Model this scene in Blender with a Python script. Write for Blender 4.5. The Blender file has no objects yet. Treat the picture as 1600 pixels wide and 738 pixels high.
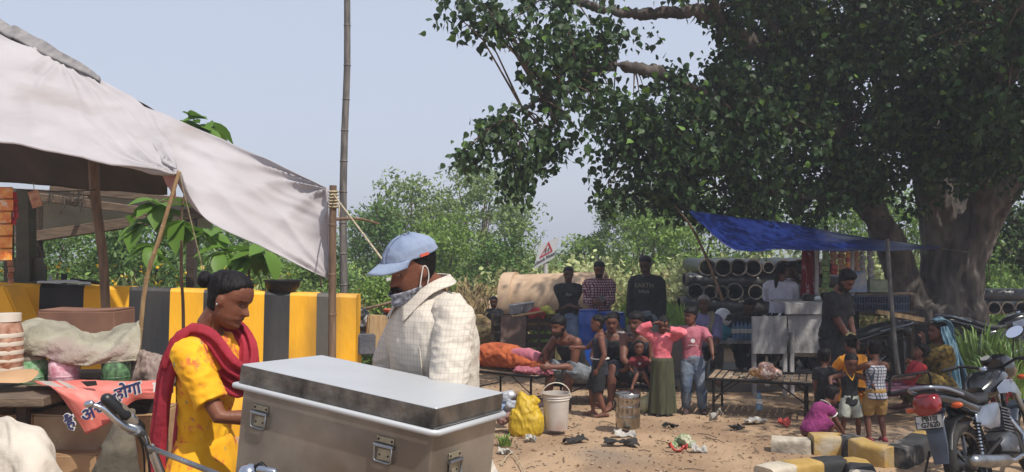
import bpy, bmesh, math, random
import numpy as np
from mathutils import Vector, Matrix, noise, Euler
random.seed(7); np.random.seed(7)
R = math.radians
sc = bpy.context.scene
col = sc.collection
# ------------------------------------------------------------------ camera
F = 1300.0; CAMZ = 1.62; PITCH = R(1.0136)
cam_d = bpy.data.cameras.new('camera'); cam = bpy.data.objects.new('camera', cam_d); col.objects.link(cam)
cam_d.sensor_width = 36; cam_d.lens = 36*F/1600; cam_d.clip_end = 3000; cam_d.clip_start = .05
cam.location = (0, 0, CAMZ); cam.rotation_euler = (R(90)+PITCH, 0, 0)
sc.camera = cam
# ------------------------------------------------------------------ light
SUN_AZ = 42.0      # degrees from straight behind the camera towards the right
SUN_EL = 56.0
sdir = Vector((math.sin(R(SUN_AZ))*math.cos(R(SUN_EL)), -math.cos(R(SUN_AZ))*math.cos(R(SUN_EL)), math.sin(R(SUN_EL))))
w = bpy.data.worlds.new('World'); sc.world = w; w.use_nodes = True
nt = w.node_tree; bg = nt.nodes['Background']
sky = nt.nodes.new('ShaderNodeTexSky'); sky.sky_type = 'NISHITA'; sky.sun_disc = False
sky.sun_elevation = R(SUN_EL); sky.sun_rotation = math.atan2(sdir.x, sdir.y)
sky.air_density = 1.0; sky.dust_density = 4.0; sky.ozone_density = 2.5; sky.altitude = 200
mixh = nt.nodes.new('ShaderNodeMix'); mixh.data_type = 'RGBA'; mixh.inputs[0].default_value = .72
mixh.inputs[7].default_value = (4.1, 4.35, 5.1, 1)          # even pale haze over the whole sky
nt.links.new(sky.outputs[0], mixh.inputs[6]); nt.links.new(mixh.outputs[2], bg.inputs[0])
bg.inputs[1].default_value = .132
sl = bpy.data.lights.new('sun', 'SUN'); so = bpy.data.objects.new('sun', sl); col.objects.link(so)
sl.energy = 3.9; sl.angle = R(.6); sl.color = (1, .94, .85)
so.rotation_euler = (-sdir).to_track_quat('-Z', 'Y').to_euler(); so.location = (5, -5, 15)
sc.view_settings.view_transform = 'Standard'; sc.view_settings.look = 'None'
sc.view_settings.exposure = 0.34; sc.view_settings.gamma = 1; sc.view_settings.use_curve_mapping = False
# ------------------------------------------------------------------ helpers
def at(px, py, d):
    """world point at depth Y=d seen at photo pixel (px,py)"""
    a = PITCH; u = (369-py)/F; r = (px-800)/F
    fy = math.cos(a)-math.sin(a)*u; fz = math.sin(a)+math.cos(a)*u
    t = d/fy
    return Vector((r*t, d, CAMZ+fz*t))
def gz(x, y):
    pts = [(0, 0), (4, -.04), (6, -.15), (8.5, -.2), (11, -.25), (200, -.3)]
    for (a, za), (b, zb) in zip(pts, pts[1:]):
        if y <= b:
            t = max(0, (y-a)/(b-a)); return za+(zb-za)*t
    return -.3
def gp(px, d, dz=0):
    x = (px-800)/F*d
    return Vector((x, d, gz(x, d)+dz))
OFF = {}
def off(p): return OFF.get(p.name, Vector((0, 0, 0))) if p else Vector((0, 0, 0))
def tag(o, label=None, cat=None, group=None, kind=None):
    if label: o['label'] = label
    if cat: o['category'] = cat
    if group: o['group'] = group
    if kind: o['kind'] = kind
    return o
def thing(name, loc, label, cat, group=None, rz=0, local=False, rot=None):
    o = bpy.data.objects.new(name, None); col.objects.link(o); o.empty_display_size = .1
    o.location = loc; o.rotation_euler = rot if rot else (0, 0, rz)
    OFF[o.name] = Vector((0, 0, 0)) if local else Vector(loc)
    return tag(o, label, cat, group)
class MB:
    def __init__(s): s.v = []; s.f = []; s.m = []
    def add(s, vs, fs, mi=0):
        n = len(s.v); s.v += [Vector(v) for v in vs]
        for f in fs: s.f.append([i+n for i in f]); s.m.append(mi)
        return s
    def box(s, c, size, rot=None, mi=0, top=1.0):
        c = Vector(c); hx, hy, hz = [q/2 for q in size]
        vs = []
        for z, k in ((-hz, 1), (hz, top)):
            for x, y in ((-hx, -hy), (hx, -hy), (hx, hy), (-hx, hy)): vs.append(Vector((x*k, y*k, z)))
        if rot is not None:
            M = rot.to_3x3() if isinstance(rot, (Matrix,)) else Euler(rot).to_matrix()
            vs = [M@v for v in vs]
        return s.add([v+c for v in vs], [(3, 2, 1, 0), (4, 5, 6, 7), (0, 1, 5, 4), (1, 2, 6, 5), (2, 3, 7, 6), (3, 0, 4, 7)], mi)
    def beam(s, a, b, wd, ht, mi=0, up=(0, 0, 1)):
        a = Vector(a); b = Vector(b); d = (b-a); L = d.length; d.normalize()
        upv = Vector(up)
        if abs(d.dot(upv)) > .95: upv = Vector((0, 1, 0))
        r = d.cross(upv).normalized(); u = r.cross(d)
        vs = []
        for p in (a, b):
            for x, z in ((-1, -1), (1, -1), (1, 1), (-1, 1)): vs.append(p+r*x*wd/2+u*z*ht/2)
        return s.add(vs, [(0, 1, 2, 3), (7, 6, 5, 4), (0, 4, 5, 1), (1, 5, 6, 2), (2, 6, 7, 3), (3, 7, 4, 0)], mi)
    def tube(s, pts, rad, seg=8, mi=0, caps='flat', sq=None, ref=None):
        """pts list, rad float/list; sq = list of squash factors along ref direction; caps flat/round"""
        pts = [Vector(p) for p in pts]; n = len(pts)
        rad = [rad]*n if not hasattr(rad, '__len__') else list(rad)
        sqs = [1]*n if sq is None else ([sq]*n if not hasattr(sq, '__len__') else list(sq))
        tan = []
        for i in range(n):
            t = pts[min(i+1, n-1)]-pts[max(i-1, 0)]
            tan.append(t.normalized() if t.length > 1e-9 else Vector((0, 0, 1)))
        if caps == 'round':
            a, b = [], []
            for k in (.98, .8, .45):
                c = math.sqrt(1-k*k)
                a.append((pts[0]-tan[0]*rad[0]*k, rad[0]*c, sqs[0], tan[0]))
                b.append((pts[-1]+tan[-1]*rad[-1]*k, rad[-1]*c, sqs[-1], tan[-1]))
            S = a+[(pts[i], rad[i], sqs[i], tan[i]) for i in range(n)]+b[::-1]
        else: S = [(pts[i], rad[i], sqs[i], tan[i]) for i in range(n)]
        r0 = Vector(ref) if ref is not None else (Vector((0, 0, 1)) if abs(tan[0].z) < .9 else Vector((0, 1, 0)))
        nrm = (r0-tan[0]*r0.dot(tan[0])).normalized()
        vs = []
        for p, r, q, t in S:
            rr = r0 if ref is not None else nrm
            n1 = rr-t*rr.dot(t)
            nrm = n1.normalized() if n1.length > 1e-6 else nrm
            bn = t.cross(nrm)
            for k in range(seg):
                a = 2*math.pi*k/seg
                vs.append(p+nrm*math.cos(a)*r*q+bn*math.sin(a)*r)
        fs = []
        m = len(S)
        for i in range(m-1):
            for k in range(seg):
                a = i*seg+k; b = i*seg+(k+1) % seg
                fs.append((a, b, b+seg, a+seg))
        fs.append(tuple(range(seg))[::-1]); fs.append(tuple((m-1)*seg+k for k in range(seg)))
        return s.add(vs, fs, mi)
    def ell(s, c, r, rot=None, seg=12, rings=8, mi=0):
        c = Vector(c); M = Euler(rot).to_matrix() if isinstance(rot, tuple) else (rot or Matrix.Identity(3))
        vs = [c+M@Vector((0, 0, -r[2]))]
        for i in range(1, rings):
            p = -math.pi/2+math.pi*i/rings
            for k in range(seg):
                a = 2*math.pi*k/seg
                vs.append(c+M@Vector((r[0]*math.cos(p)*math.cos(a), r[1]*math.cos(p)*math.sin(a), r[2]*math.sin(p))))
        vs.append(c+M@Vector((0, 0, r[2]))); fs = []
        for k in range(seg): fs.append((0, 1+(k+1) % seg, 1+k))
        for i in range(rings-2):
            for k in range(seg):
                a = 1+i*seg+k; b = 1+i*seg+(k+1) % seg; fs.append((a, b, b+seg, a+seg))
        t = len(vs)-1; o = 1+(rings-2)*seg
        for k in range(seg): fs.append((t, o+k, o+(k+1) % seg))
        return s.add(vs, fs, mi)
    def lathe(s, prof, c=(0, 0, 0), axis=(0, 0, 1), seg=20, mi=0, closed=False, wob=0):
        c = Vector(c); ax = Vector(axis).normalized()
        u = ax.orthogonal().normalized() if abs(ax.z) < .99 else Vector((1, 0, 0)); v = ax.cross(u)
        vs = []
        for r, z in prof:
            for k in range(seg):
                a = 2*math.pi*k/seg
                rr = r*(1+wob*noise.noise(Vector((math.cos(a)*2, math.sin(a)*2, z*6)))) if wob else r
                vs.append(c+ax*z+(u*math.cos(a)+v*math.sin(a))*rr)
        n = len(prof); fs = []
        for i in range(n-1+(1 if closed else 0)):
            for k in range(seg):
                a = i*seg+k; b = i*seg+(k+1) % seg; j = ((i+1) % n)*seg
                fs.append((a, b, j+(k+1) % seg, j+k))
        if not closed:
            if prof[0][0] > 1e-5: fs.append(tuple(range(seg))[::-1])
            if prof[-1][0] > 1e-5: fs.append(tuple((n-1)*seg+k for k in range(seg)))
        return s.add(vs, fs, mi)
    def loft(s, secs, seg=16, mi=0, pw=2.4):
        """secs: (centre, halfwidth vector, halfheight vector); superellipse sections, capped"""
        vs = []; fs = []
        for c, hw, hh in secs:
            c = Vector(c); hw = Vector(hw); hh = Vector(hh)
            for k in range(seg):
                a = 2*math.pi*k/seg; ca, sa = math.cos(a), math.sin(a)
                vs.append(c+hw*math.copysign(abs(ca)**(2/pw), ca)+hh*math.copysign(abs(sa)**(2/pw), sa))
        n = len(secs)
        for i in range(n-1):
            for k in range(seg):
                a = i*seg+k; b = i*seg+(k+1) % seg; fs.append((a, b, b+seg, a+seg))
        fs.append(tuple(range(seg))[::-1]); fs.append(tuple((n-1)*seg+k for k in range(seg)))
        return s.add(vs, fs, mi)
    def prism(s, poly, depth, M, mi=0):
        """poly 2-D outline in local XZ, extruded along local Y by depth (centred), moved by matrix M"""
        n = len(poly)
        vs = [M@Vector((x, -depth/2, z)) for x, z in poly]+[M@Vector((x, depth/2, z)) for x, z in poly]
        fs = [tuple(range(n)), tuple(range(2*n-1, n-1, -1))]
        for i in range(n): j = (i+1) % n; fs.append((i, i+n, j+n, j))
        return s.add(vs, fs, mi)
    def disp(s, amp, sc_, seed=0):
        o = Vector((seed*7.1, seed*3.3, seed))
        s.v = [v+Vector((noise.noise(v*sc_+o), noise.noise(v*sc_+o+Vector((9, 0, 0))), noise.noise(v*sc_+o+Vector((0, 9, 0)))))*amp for v in s.v]
        return s
    def build(s, name, mat, parent=None, smooth=False, bevel=0, label=None, recalc=True):
        vs = s.v; o_ = off(parent); loc = None
        if parent is None:
            xs = [v.x for v in vs]; ys = [v.y for v in vs]; zs = [v.z for v in vs]
            loc = Vector(((min(xs)+max(xs))/2, (min(ys)+max(ys))/2, min(zs))); o_ = loc
        me = bpy.data.meshes.new(name)
        me.from_pydata([v-o_ for v in vs], [], s.f)
        for m in (mat if isinstance(mat, (list, tuple)) else [mat]): me.materials.append(m)
        if any(s.m): me.polygons.foreach_set('material_index', s.m)
        if recalc or bevel:
            bm = bmesh.new(); bm.from_mesh(me)
            if bevel:
                bmesh.ops.remove_doubles(bm, verts=bm.verts, dist=1e-6)
                es = [e for e in bm.edges if len(e.link_faces) == 2 and e.calc_face_angle(0) > .6]
                bmesh.ops.bevel(bm, geom=es, offset=bevel, segments=1 if bevel < .01 else 2, affect='EDGES', clamp_overlap=True)
            bmesh.ops.recalc_face_normals(bm, faces=bm.faces); bm.to_mesh(me); bm.free()
        if smooth:
            me.polygons.foreach_set('use_smooth', [True]*len(me.polygons))
            try: me.set_sharp_from_angle(angle=R(50 if smooth is True else smooth))
            except Exception: pass
        o = bpy.data.objects.new(name, me); col.objects.link(o)
        if parent is not None:
            o.parent = parent; OFF[o.name] = o_
        else: o.location = loc; OFF[o.name] = loc
        if label: o['label'] = label
        return o
def one(mb, name, mat, label, cat, group=None, kind=None, smooth=False, bevel=0):
    return tag(mb.build(name, mat, None, smooth, bevel), label, cat, group, kind)
def kids(o): return [c for c in bpy.data.objects if c.parent == o]
def copy_tree(o, parent=None, label=None):
    c = o.copy(); col.objects.link(c)
    if parent: c.parent = parent
    if label: c['label'] = label
    OFF[c.name] = OFF.get(o.name, Vector((0, 0, 0)))
    for ch in kids(o): copy_tree(ch, c)
    return c
def cr(p0, p1, p2, p3, t):
    return .5*((2*p1)+(-p0+p2)*t+(2*p0-5*p1+4*p2-p3)*t*t+(-p0+3*p1-3*p2+p3)*t**3)
def curve(pts, n):
    pts = [Vector(p) for p in pts]; out = []; m = len(pts)-1
    for i in range(n+1):
        u = i/n*m; k = min(int(u), m-1); t = u-k
        P = [pts[max(0, min(m, k+j))] for j in (-1, 0, 1, 2)]
        out.append(cr(*P, t))
    return out
def lines(pts, n):
    out = []; pts = [Vector(p) for p in pts]; m = len(pts)-1
    for i in range(n+1):
        u = i/n*m; k = min(int(u), m-1); out.append(pts[k].lerp(pts[k+1], u-k))
    return out
def sheet(rows, nu, nv, wr=0, ws=(3, 3), seed=0, fold=None, lin=False, ties=()):
    """rows of control points -> smooth grid (MB) with wrinkles along the normal; fold=(amp,freq,skew) folds across u"""
    C = [(lines if lin else curve)(r, nu) for r in rows]
    G = [[None]*(nu+1) for _ in range(nv+1)]
    for i in range(nu+1):
        cc = (lines if lin else curve)([C[j][i] for j in range(len(C))], nv) if len(C) > 1 else C
        for j in range(nv+1): G[j][i] = cc[j]
    N = [[None]*(nu+1) for _ in range(nv+1)]
    for j in range(nv+1):
        for i in range(nu+1):
            a = G[j][min(i+1, nu)]-G[j][max(i-1, 0)]; b = G[min(j+1, nv)][i]-G[max(j-1, 0)][i]
            n = a.cross(b); N[j][i] = n.normalized() if n.length > 1e-9 else Vector((0, 0, 1))
    mb = MB(); vs = []
    for j in range(nv+1):
        for i in range(nu+1):
            u, v = i/nu, j/nv; d = 0
            if wr: d += wr*(noise.noise(Vector((u*ws[0]+seed, v*ws[1], seed*1.7)))+.5*noise.noise(Vector((u*ws[0]*2.3, v*ws[1]*2.3+seed, 3.1))))
            if fold: d += fold[0]*math.sin(fold[1]*(u+fold[2]*v)*6.283+2*noise.noise(Vector((u*3, v*3, seed))))*(.4+.6*abs(noise.noise(Vector((v*2, u*4, seed+5)))))
            for u0, v0, amp, nr in ties:
                th = math.atan2(v-v0, (u-u0)*1.3); r = math.hypot(v-v0, u-u0); d += amp*(abs(math.sin(th*nr+1.2*noise.noise(Vector((th*2, r*3, seed)))))-.5)*min(1, r*7)*math.exp(-r*2.2)
            vs.append(G[j][i]+N[j][i]*d)
    fs = [(j*(nu+1)+i, j*(nu+1)+i+1, (j+1)*(nu+1)+i+1, (j+1)*(nu+1)+i) for j in range(nv) for i in range(nu)]
    mb.add(vs, fs); mb.recalc = False
    return mb
def solid(o, t=.004, off_=0):
    m = o.modifiers.new('thick', 'SOLIDIFY'); m.thickness = t; m.offset = off_; return o
def text(body, size, mat, parent, M, name='lettering', depth=.0015, align='CENTER', bold=0):
    cu = bpy.data.curves.new('t', 'FONT'); cu.body = body; cu.size = size; cu.extrude = depth; cu.align_x = align; cu.align_y = 'CENTER'; cu.resolution_u = 3
    if bold: cu.offset = bold
    o = bpy.data.objects.new('t', cu); col.objects.link(o)
    dg = bpy.context.evaluated_depsgraph_get(); me = bpy.data.meshes.new_from_object(o.evaluated_get(dg))
    bpy.data.objects.remove(o); me.transform(M.to_4x4() if len(M) == 3 else M)
    if parent is not None:
        me.transform(Matrix.Translation(-off(parent)))
    me.materials.clear(); me.materials.append(mat)
    ob = bpy.data.objects.new(name, me); col.objects.link(ob)
    if parent is not None: ob.parent = parent
    return ob
def frame(origin, xdir, ydir):
    """matrix whose local X runs along xdir and local Y roughly along ydir (a sheet of text)"""
    x = Vector(xdir).normalized(); y = Vector(ydir); y = (y-x*y.dot(x)).normalized(); z = x.cross(y)
    M = Matrix((x, y, z)).transposed().to_4x4(); M.translation = Vector(origin); return M
# ------------------------------------------------------------------ materials
def lin(c):
    if isinstance(c, str):
        c = c.lstrip('#'); c = [int(c[i:i+2], 16)/255 for i in (0, 2, 4)]
        c = [(q/12.92 if q <= .04045 else ((q+.055)/1.055)**2.4) for q in c]
    return (c[0], c[1], c[2], 1)
def mat(name, c1, c2=None, sc_=6, rough=.75, metal=0, bump=0, bs=30, det=5, contrast=.5, island=0, trans=0, coat=0, spec=None, rn=0, coords='Object', alpha=1, stretch=None, c3=None):
    m = bpy.data.materials.new(name); m.use_nodes = True; nt = m.node_tree; N = nt.nodes; L = nt.links
    b = N['Principled BSDF']; b.inputs['Roughness'].default_value = rough; b.inputs['Metallic'].default_value = metal
    if coat: b.inputs['Coat Weight'].default_value = coat; b.inputs['Coat Roughness'].default_value = .08
    if spec is not None: b.inputs['Specular IOR Level'].default_value = spec
    c1 = lin(c1); tc = N.new('ShaderNodeTexCoord'); co = tc.outputs[coords]
    if stretch:
        mp = N.new('ShaderNodeMapping'); mp.inputs['Scale'].default_value = stretch; L.new(co, mp.inputs[0]); co = mp.outputs[0]
    outc = None
    if c2 is not None:
        c2 = lin(c2); nz = N.new('ShaderNodeTexNoise'); nz.inputs['Scale'].default_value = sc_; nz.inputs['Detail'].default_value = det; L.new(co, nz.inputs[0])
        rp = N.new('ShaderNodeValToRGB'); k = contrast/2
        rp.color_ramp.elements[0].position = .5-(.5-k)*.5; rp.color_ramp.elements[1].position = .5+(.5-k)*.5
        rp.color_ramp.elements[0].color = c1; rp.color_ramp.elements[1].color = c2
        L.new(nz.outputs[0], rp.inputs[0]); outc = rp.outputs[0]
        if c3 is not None:
            n3 = N.new('ShaderNodeTexNoise'); n3.inputs['Scale'].default_value = sc_*.35; n3.inputs['Detail'].default_value = 6; L.new(co, n3.inputs[0])
            r3 = N.new('ShaderNodeMapRange'); r3.inputs[1].default_value = .55; r3.inputs[2].default_value = .68; L.new(n3.outputs[0], r3.inputs[0])
            mx3 = N.new('ShaderNodeMix'); mx3.data_type = 'RGBA'; L.new(r3.outputs[0], mx3.inputs[0]); L.new(outc, mx3.inputs[6]); mx3.inputs[7].default_value = lin(c3); outc = mx3.outputs[2]
        if rn:
            mr = N.new('ShaderNodeMapRange'); mr.inputs[3].default_value = max(.02, rough-rn); mr.inputs[4].default_value = min(1, rough+rn)
            mr.inputs[1].default_value = .3; mr.inputs[2].default_value = .7
            L.new(nz.outputs[0], mr.inputs[0]); L.new(mr.outputs[0], b.inputs['Roughness'])
    if island:
        g = N.new('ShaderNodeNewGeometry'); hs = N.new('ShaderNodeHueSaturation')
        m1 = N.new('ShaderNodeMapRange'); m1.inputs[3].default_value = 1-island; m1.inputs[4].default_value = 1+island; L.new(g.outputs['Random Per Island'], m1.inputs[0])
        L.new(m1.outputs[0], hs.inputs['Value'])
        m2 = N.new('ShaderNodeMapRange'); m2.inputs[3].default_value = .5-.04*island; m2.inputs[4].default_value = .5+.02*island
        mm = N.new('ShaderNodeMath'); mm.operation = 'MULTIPLY'; mm.inputs[1].default_value = 17.3; L.new(g.outputs['Random Per Island'], mm.inputs[0])
        fr = N.new('ShaderNodeMath'); fr.operation = 'FRACT'; L.new(mm.outputs[0], fr.inputs[0]); L.new(fr.outputs[0], m2.inputs[0]); L.new(m2.outputs[0], hs.inputs['Hue'])
        if outc: L.new(outc, hs.inputs['Color'])
        else: hs.inputs['Color'].default_value = c1
        outc = hs.outputs[0]
    if outc: L.new(outc, b.inputs['Base Color'])
    else: b.inputs['Base Color'].default_value = c1
    if bump:
        n2 = N.new('ShaderNodeTexNoise'); n2.inputs['Scale'].default_value = bs; n2.inputs['Detail'].default_value = 6; L.new(co, n2.inputs[0])
        bp = N.new('ShaderNodeBump'); bp.inputs['Strength'].default_value = min(1, bump); bp.inputs['Distance'].default_value = .02; L.new(n2.outputs[0], bp.inputs['Height']); L.new(bp.outputs[0], b.inputs['Normal'])
    if trans:
        tr = N.new('ShaderNodeBsdfTranslucent'); ms = N.new('ShaderNodeMixShader'); ms.inputs[0].default_value = trans
        if outc: L.new(outc, tr.inputs[0])
        else: tr.inputs[0].default_value = c1
        L.new(b.outputs[0], ms.inputs[1]); L.new(tr.outputs[0], ms.inputs[2]); L.new(ms.outputs[0], N['Material Output'].inputs[0])
    if alpha < 1: b.inputs['Transmission Weight'].default_value = 1-alpha; b.inputs['IOR'].default_value = 1.2
    return m
def checks(name, base, line, px=40, lw=.12, line2=None, rough=.85, both=True, bump=.2):
    """woven checks: thin lines both ways on a base, in object space"""
    m = mat(name, base, rough=rough, bump=bump, bs=14); N = m.node_tree.nodes; L = m.node_tree.links; b = N['Principled BSDF']
    tc = N.new('ShaderNodeTexCoord'); sp = N.new('ShaderNodeSeparateXYZ'); L.new(tc.outputs['Object'], sp.inputs[0])
    def stripe(src, k):
        a = N.new('ShaderNodeMath'); a.operation = 'MULTIPLY'; a.inputs[1].default_value = k; L.new(src, a.inputs[0])
        f = N.new('ShaderNodeMath'); f.operation = 'FRACT'; L.new(a.outputs[0], f.inputs[0])
        l = N.new('ShaderNodeMath'); l.operation = 'LESS_THAN'; l.inputs[1].default_value = lw; L.new(f.outputs[0], l.inputs[0]); return l.outputs[0]
    ad = N.new('ShaderNodeMath'); ad.operation = 'ADD'; L.new(sp.outputs[0], ad.inputs[0]); L.new(sp.outputs[1], ad.inputs[1])
    s1 = stripe(ad.outputs[0], px); s2 = stripe(sp.outputs[2], px) if both else None
    mx = N.new('ShaderNodeMix'); mx.data_type = 'RGBA'; mx.inputs[6].default_value = lin(base); mx.inputs[7].default_value = lin(line); L.new(s1, mx.inputs[0]); o = mx.outputs[2]
    if both:
        m2 = N.new('ShaderNodeMix'); m2.data_type = 'RGBA'; L.new(o, m2.inputs[6]); m2.inputs[7].default_value = lin(line2 or line); L.new(s2, m2.inputs[0]); o = m2.outputs[2]
    L.new(o, b.inputs['Base Color']); return m
M = {}
def mm(k, *a, **kw): M[k] = mat(k, *a, **kw); return M[k]
# ------------------------------------------------------------------ shared materials
mm('dirt_cloth', '#7d7768', '#9a9484', 8, bump=.3)
mm('black_metal', '#15161a', '#2a2522', 14, .45, .6, bump=.1)
mm('black_plastic', '#111214', '#1c1d20', 20, .4)
mm('rubber', '#141414', '#242220', 12, .8, bump=.3, bs=60)
mm('chrome', '#c9ced6', '#9aa0a8', 9, .18, 1.0)
mm('steel', '#a9adb0', '#7e8082', 7, .35, 1.0, rn=.12)
mm('bamboo', '#5a4636', '#76604b', 5, .7, bump=.3, stretch=(6, 6, 1))
mm('bamboo_pale', '#8f7350', '#a88d66', 5, .7, bump=.3, stretch=(6, 6, 1))
mm('bamboo_grey', '#4c4a49', '#6d6863', 5, .75, bump=.3, stretch=(6, 6, 1))
mm('wood', '#54463a', '#726150', 6, .8, bump=.4, stretch=(1, 8, 8))
mm('wood_dark', '#2c221c', '#44362b', 6, .85, bump=.4, stretch=(1, 8, 8))
mm('wood_grey', '#7d7b7b', '#a09e9d', 4, .8, bump=.5, bs=20, c3='#4c4947', stretch=(3, 3, 1))
mm('rope', '#b9ad92', '#8c8168', 30, .9)
mm('rope_dark', '#2b2622', '#3c352f', 30, .9)
mm('white_plastic', '#c9c2b4', '#b4a998', 4, .4, c3='#9a8273')
mm('paper_white', '#c8c6c2', '#b5b0a8', 9, .8)
mm('blue_plastic', '#123a86', '#1b4a9c', 6, .35)
mm('hair', '#0a0809', '#141012', 40, .62, spec=.2, bump=.5, bs=60, stretch=(1, 1, .25))
mm('hair_grey', '#6f6a66', '#8f8a86', 40, .8, bump=.5, bs=80)
mm('ink_black', '#101010'); mm('ink_white', '#cfcfcf', rough=.6)
# ------------------------------------------------------------------ people
def skin_mat(name, c1, c2):
    m = mat(name, c1, c2, 9, .52, bump=.12, bs=90, spec=.35); N = m.node_tree.nodes; L = m.node_tree.links; b = N['Principled BSDF']
    b.inputs['Subsurface Weight'].default_value = 0
    at_ = N.new('ShaderNodeAttribute'); at_.attribute_name = 'pigment'
    mx = N.new('ShaderNodeMix'); mx.data_type = 'RGBA'; mx.blend_type = 'MIX'
    src = b.inputs['Base Color'].links[0].from_socket
    L.new(at_.outputs['Alpha'], mx.inputs[0]); L.new(src, mx.inputs[6]); L.new(at_.outputs['Color'], mx.inputs[7]); L.new(mx.outputs[2], b.inputs['Base Color'])
    return m
SK = {'mid': skin_mat('skin_brown', '#6b4030', '#7d4e3b'), 'dark': skin_mat('skin_dark', '#5a382c', '#6c4638'),
      'deep': skin_mat('skin_deep', '#412a22', '#52372c'), 'fore': skin_mat('skin_warm', '#623b2b', '#774a37')}
HP = [(0, .24, 0, .08), (.03, .34, -.06, .16), (.10, .375, -.16, .225), (.17, .355, -.24, .265), (.22, .37, -.28, .28), (.255, .385, -.30, .285), (.30, .365, -.32, .29),
      (.36, .362, -.35, .30), (.45, .362, -.40, .318), (.53, .35, -.43, .325), (.60, .385, -.46, .33), (.70, .385, -.475, .335),
      (.80, .345, -.45, .32), (.88, .27, -.39, .275), (.95, .15, -.27, .18), (.99, .03, -.14, .07)]
def head_pt(z, a, child=0):
    """head surface in head units; a=0 is the front"""
    z = max(0, min(.99, z))
    for (z0, *p), (z1, *q) in zip(HP, HP[1:]):
        if z <= z1:
            t = (z-z0)/(z1-z0); yf, yb, hw = [p[i]+(q[i]-p[i])*t for i in range(3)]; break
    if child: yf *= 1-.06*child; hw *= 1+.05*child
    cy = (yf+yb)/2; ry = (yf-yb)/2
    x = hw*math.copysign(abs(math.sin(a))**.92, math.sin(a)); y = cy+ry*math.cos(a)
    g = lambda cx, cz, sx, sz: math.exp(-((x-cx)/sx)**2-((z-cz)/sz)**2)
    if math.cos(a) > 0:
        nz = (1-child*.4)
        if z < .56 and z > .3:
            pr = max(0, min(1, (.57-z)/.19)); y += nz*.125*pr*math.exp(-(x/(.035+.03*pr))**2)*max(0, min(1, (z-.31)/.045))
        y += nz*.03*(g(.055, .365, .03, .03)+g(-.055, .365, .03, .03))
        y -= .04*(g(.14, .525, .07, .045)+g(-.14, .525, .07, .045))
        y += .02*(g(.14, .52, .04, .025)+g(-.14, .52, .04, .025))
        y += .022*(g(.13, .60, .09, .03)+g(-.13, .60, .09, .03))
        y += .025*(g(0, .275, .09, .018)+g(0, .235, .08, .02))
        y -= .012*g(0, .2, .09, .02); y += .02*g(0, .1, .08, .06)
        y += (.015+.03*child)*(g(.19, .36, .08, .08)+g(-.19, .36, .08, .08))
    return Vector((x, y, z))
def head_mesh(mb, T, child=0, seg=36, rings=36, fn=None):
    vs = []; fs = []
    for j in range(rings+1):
        z = .99*(j/rings)
        for k in range(seg):
            a = 2*math.pi*k/seg; p = head_pt(z, a, child)
            if fn: p = fn(p, z, a)
            vs.append(T@p)
    for j in range(rings):
        for k in range(seg):
            a = j*seg+k; b = j*seg+(k+1) % seg; fs.append((a, b, b+seg, a+seg))
    fs.append(tuple(range(seg))[::-1]); fs.append(tuple(rings*seg+k for k in range(seg)))
    mb.add(vs, fs)
def ik(a, target, l1, l2, pole):
    a = Vector(a); t = Vector(target); d = t-a; L = d.length; mx = (l1+l2)*.995
    if L > mx: d *= mx/L; L = mx; t = a+d
    L = max(L, abs(l1-l2)*1.02+1e-4)
    u = d.normalized(); p = Vector(pole); p = p-u*p.dot(u)
    p = p.normalized() if p.length > 1e-5 else u.orthogonal().normalized()
    c = (l1*l1+L*L-l2*l2)/(2*L); h = math.sqrt(max(0, l1*l1-c*c))
    return a+u*c+p*h, t
def remesh(mb, name, mat_, voxel, parent=None, smooth_it=3, wr=0, wsc=8, post=None, rough_=0, stretch=(1, 1, 1), keepclean=0):
    """union of all closed shapes in mb as one continuous surface"""
    me = bpy.data.meshes.new('tmp'); me.from_pydata(mb.v, [], mb.f)
    o = bpy.data.objects.new('tmp', me); col.objects.link(o)
    m = o.modifiers.new('r', 'REMESH'); m.mode = 'VOXEL'; m.voxel_size = voxel; m.use_smooth_shade = True
    if smooth_it: s = o.modifiers.new('s', 'SMOOTH'); s.factor = .5; s.iterations = smooth_it
    dg = bpy.context.evaluated_depsgraph_get(); out = bpy.data.meshes.new_from_object(o.evaluated_get(dg)); bpy.data.objects.remove(o)
    out.name = name; out.materials.clear(); out.materials.append(mat_)
    n = len(out.vertices)
    if wr:
        co = np.empty(n*3, 'f'); no = np.empty(n*3, 'f'); out.vertices.foreach_get('co', co); out.vertices.foreach_get('normal', no)
        co = co.reshape(-1, 3); no = no.reshape(-1, 3); sx, sy, sz = stretch
        d = np.array([noise.noise(Vector((c[0]*wsc*sx+c[2]*wsc*.35, c[1]*wsc*sy, c[2]*wsc*sz)))+.5*noise.noise(Vector((c[0]*wsc*2.3*sx, c[1]*wsc*2.3*sy, c[2]*wsc*2.3*sz))) for c in co.tolist()])
        d = 1-2*np.abs(d)-.45
        co += no*(d*wr)[:, None]; out.vertices.foreach_set('co', co.ravel())
    out.polygons.foreach_set('use_smooth', [True]*len(out.polygons)); out.update()
    ob = bpy.data.objects.new(name, out); col.objects.link(ob)
    if parent is not None: ob.parent = parent
    OFF[ob.name] = Vector((0, 0, 0))
    return ob
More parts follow.
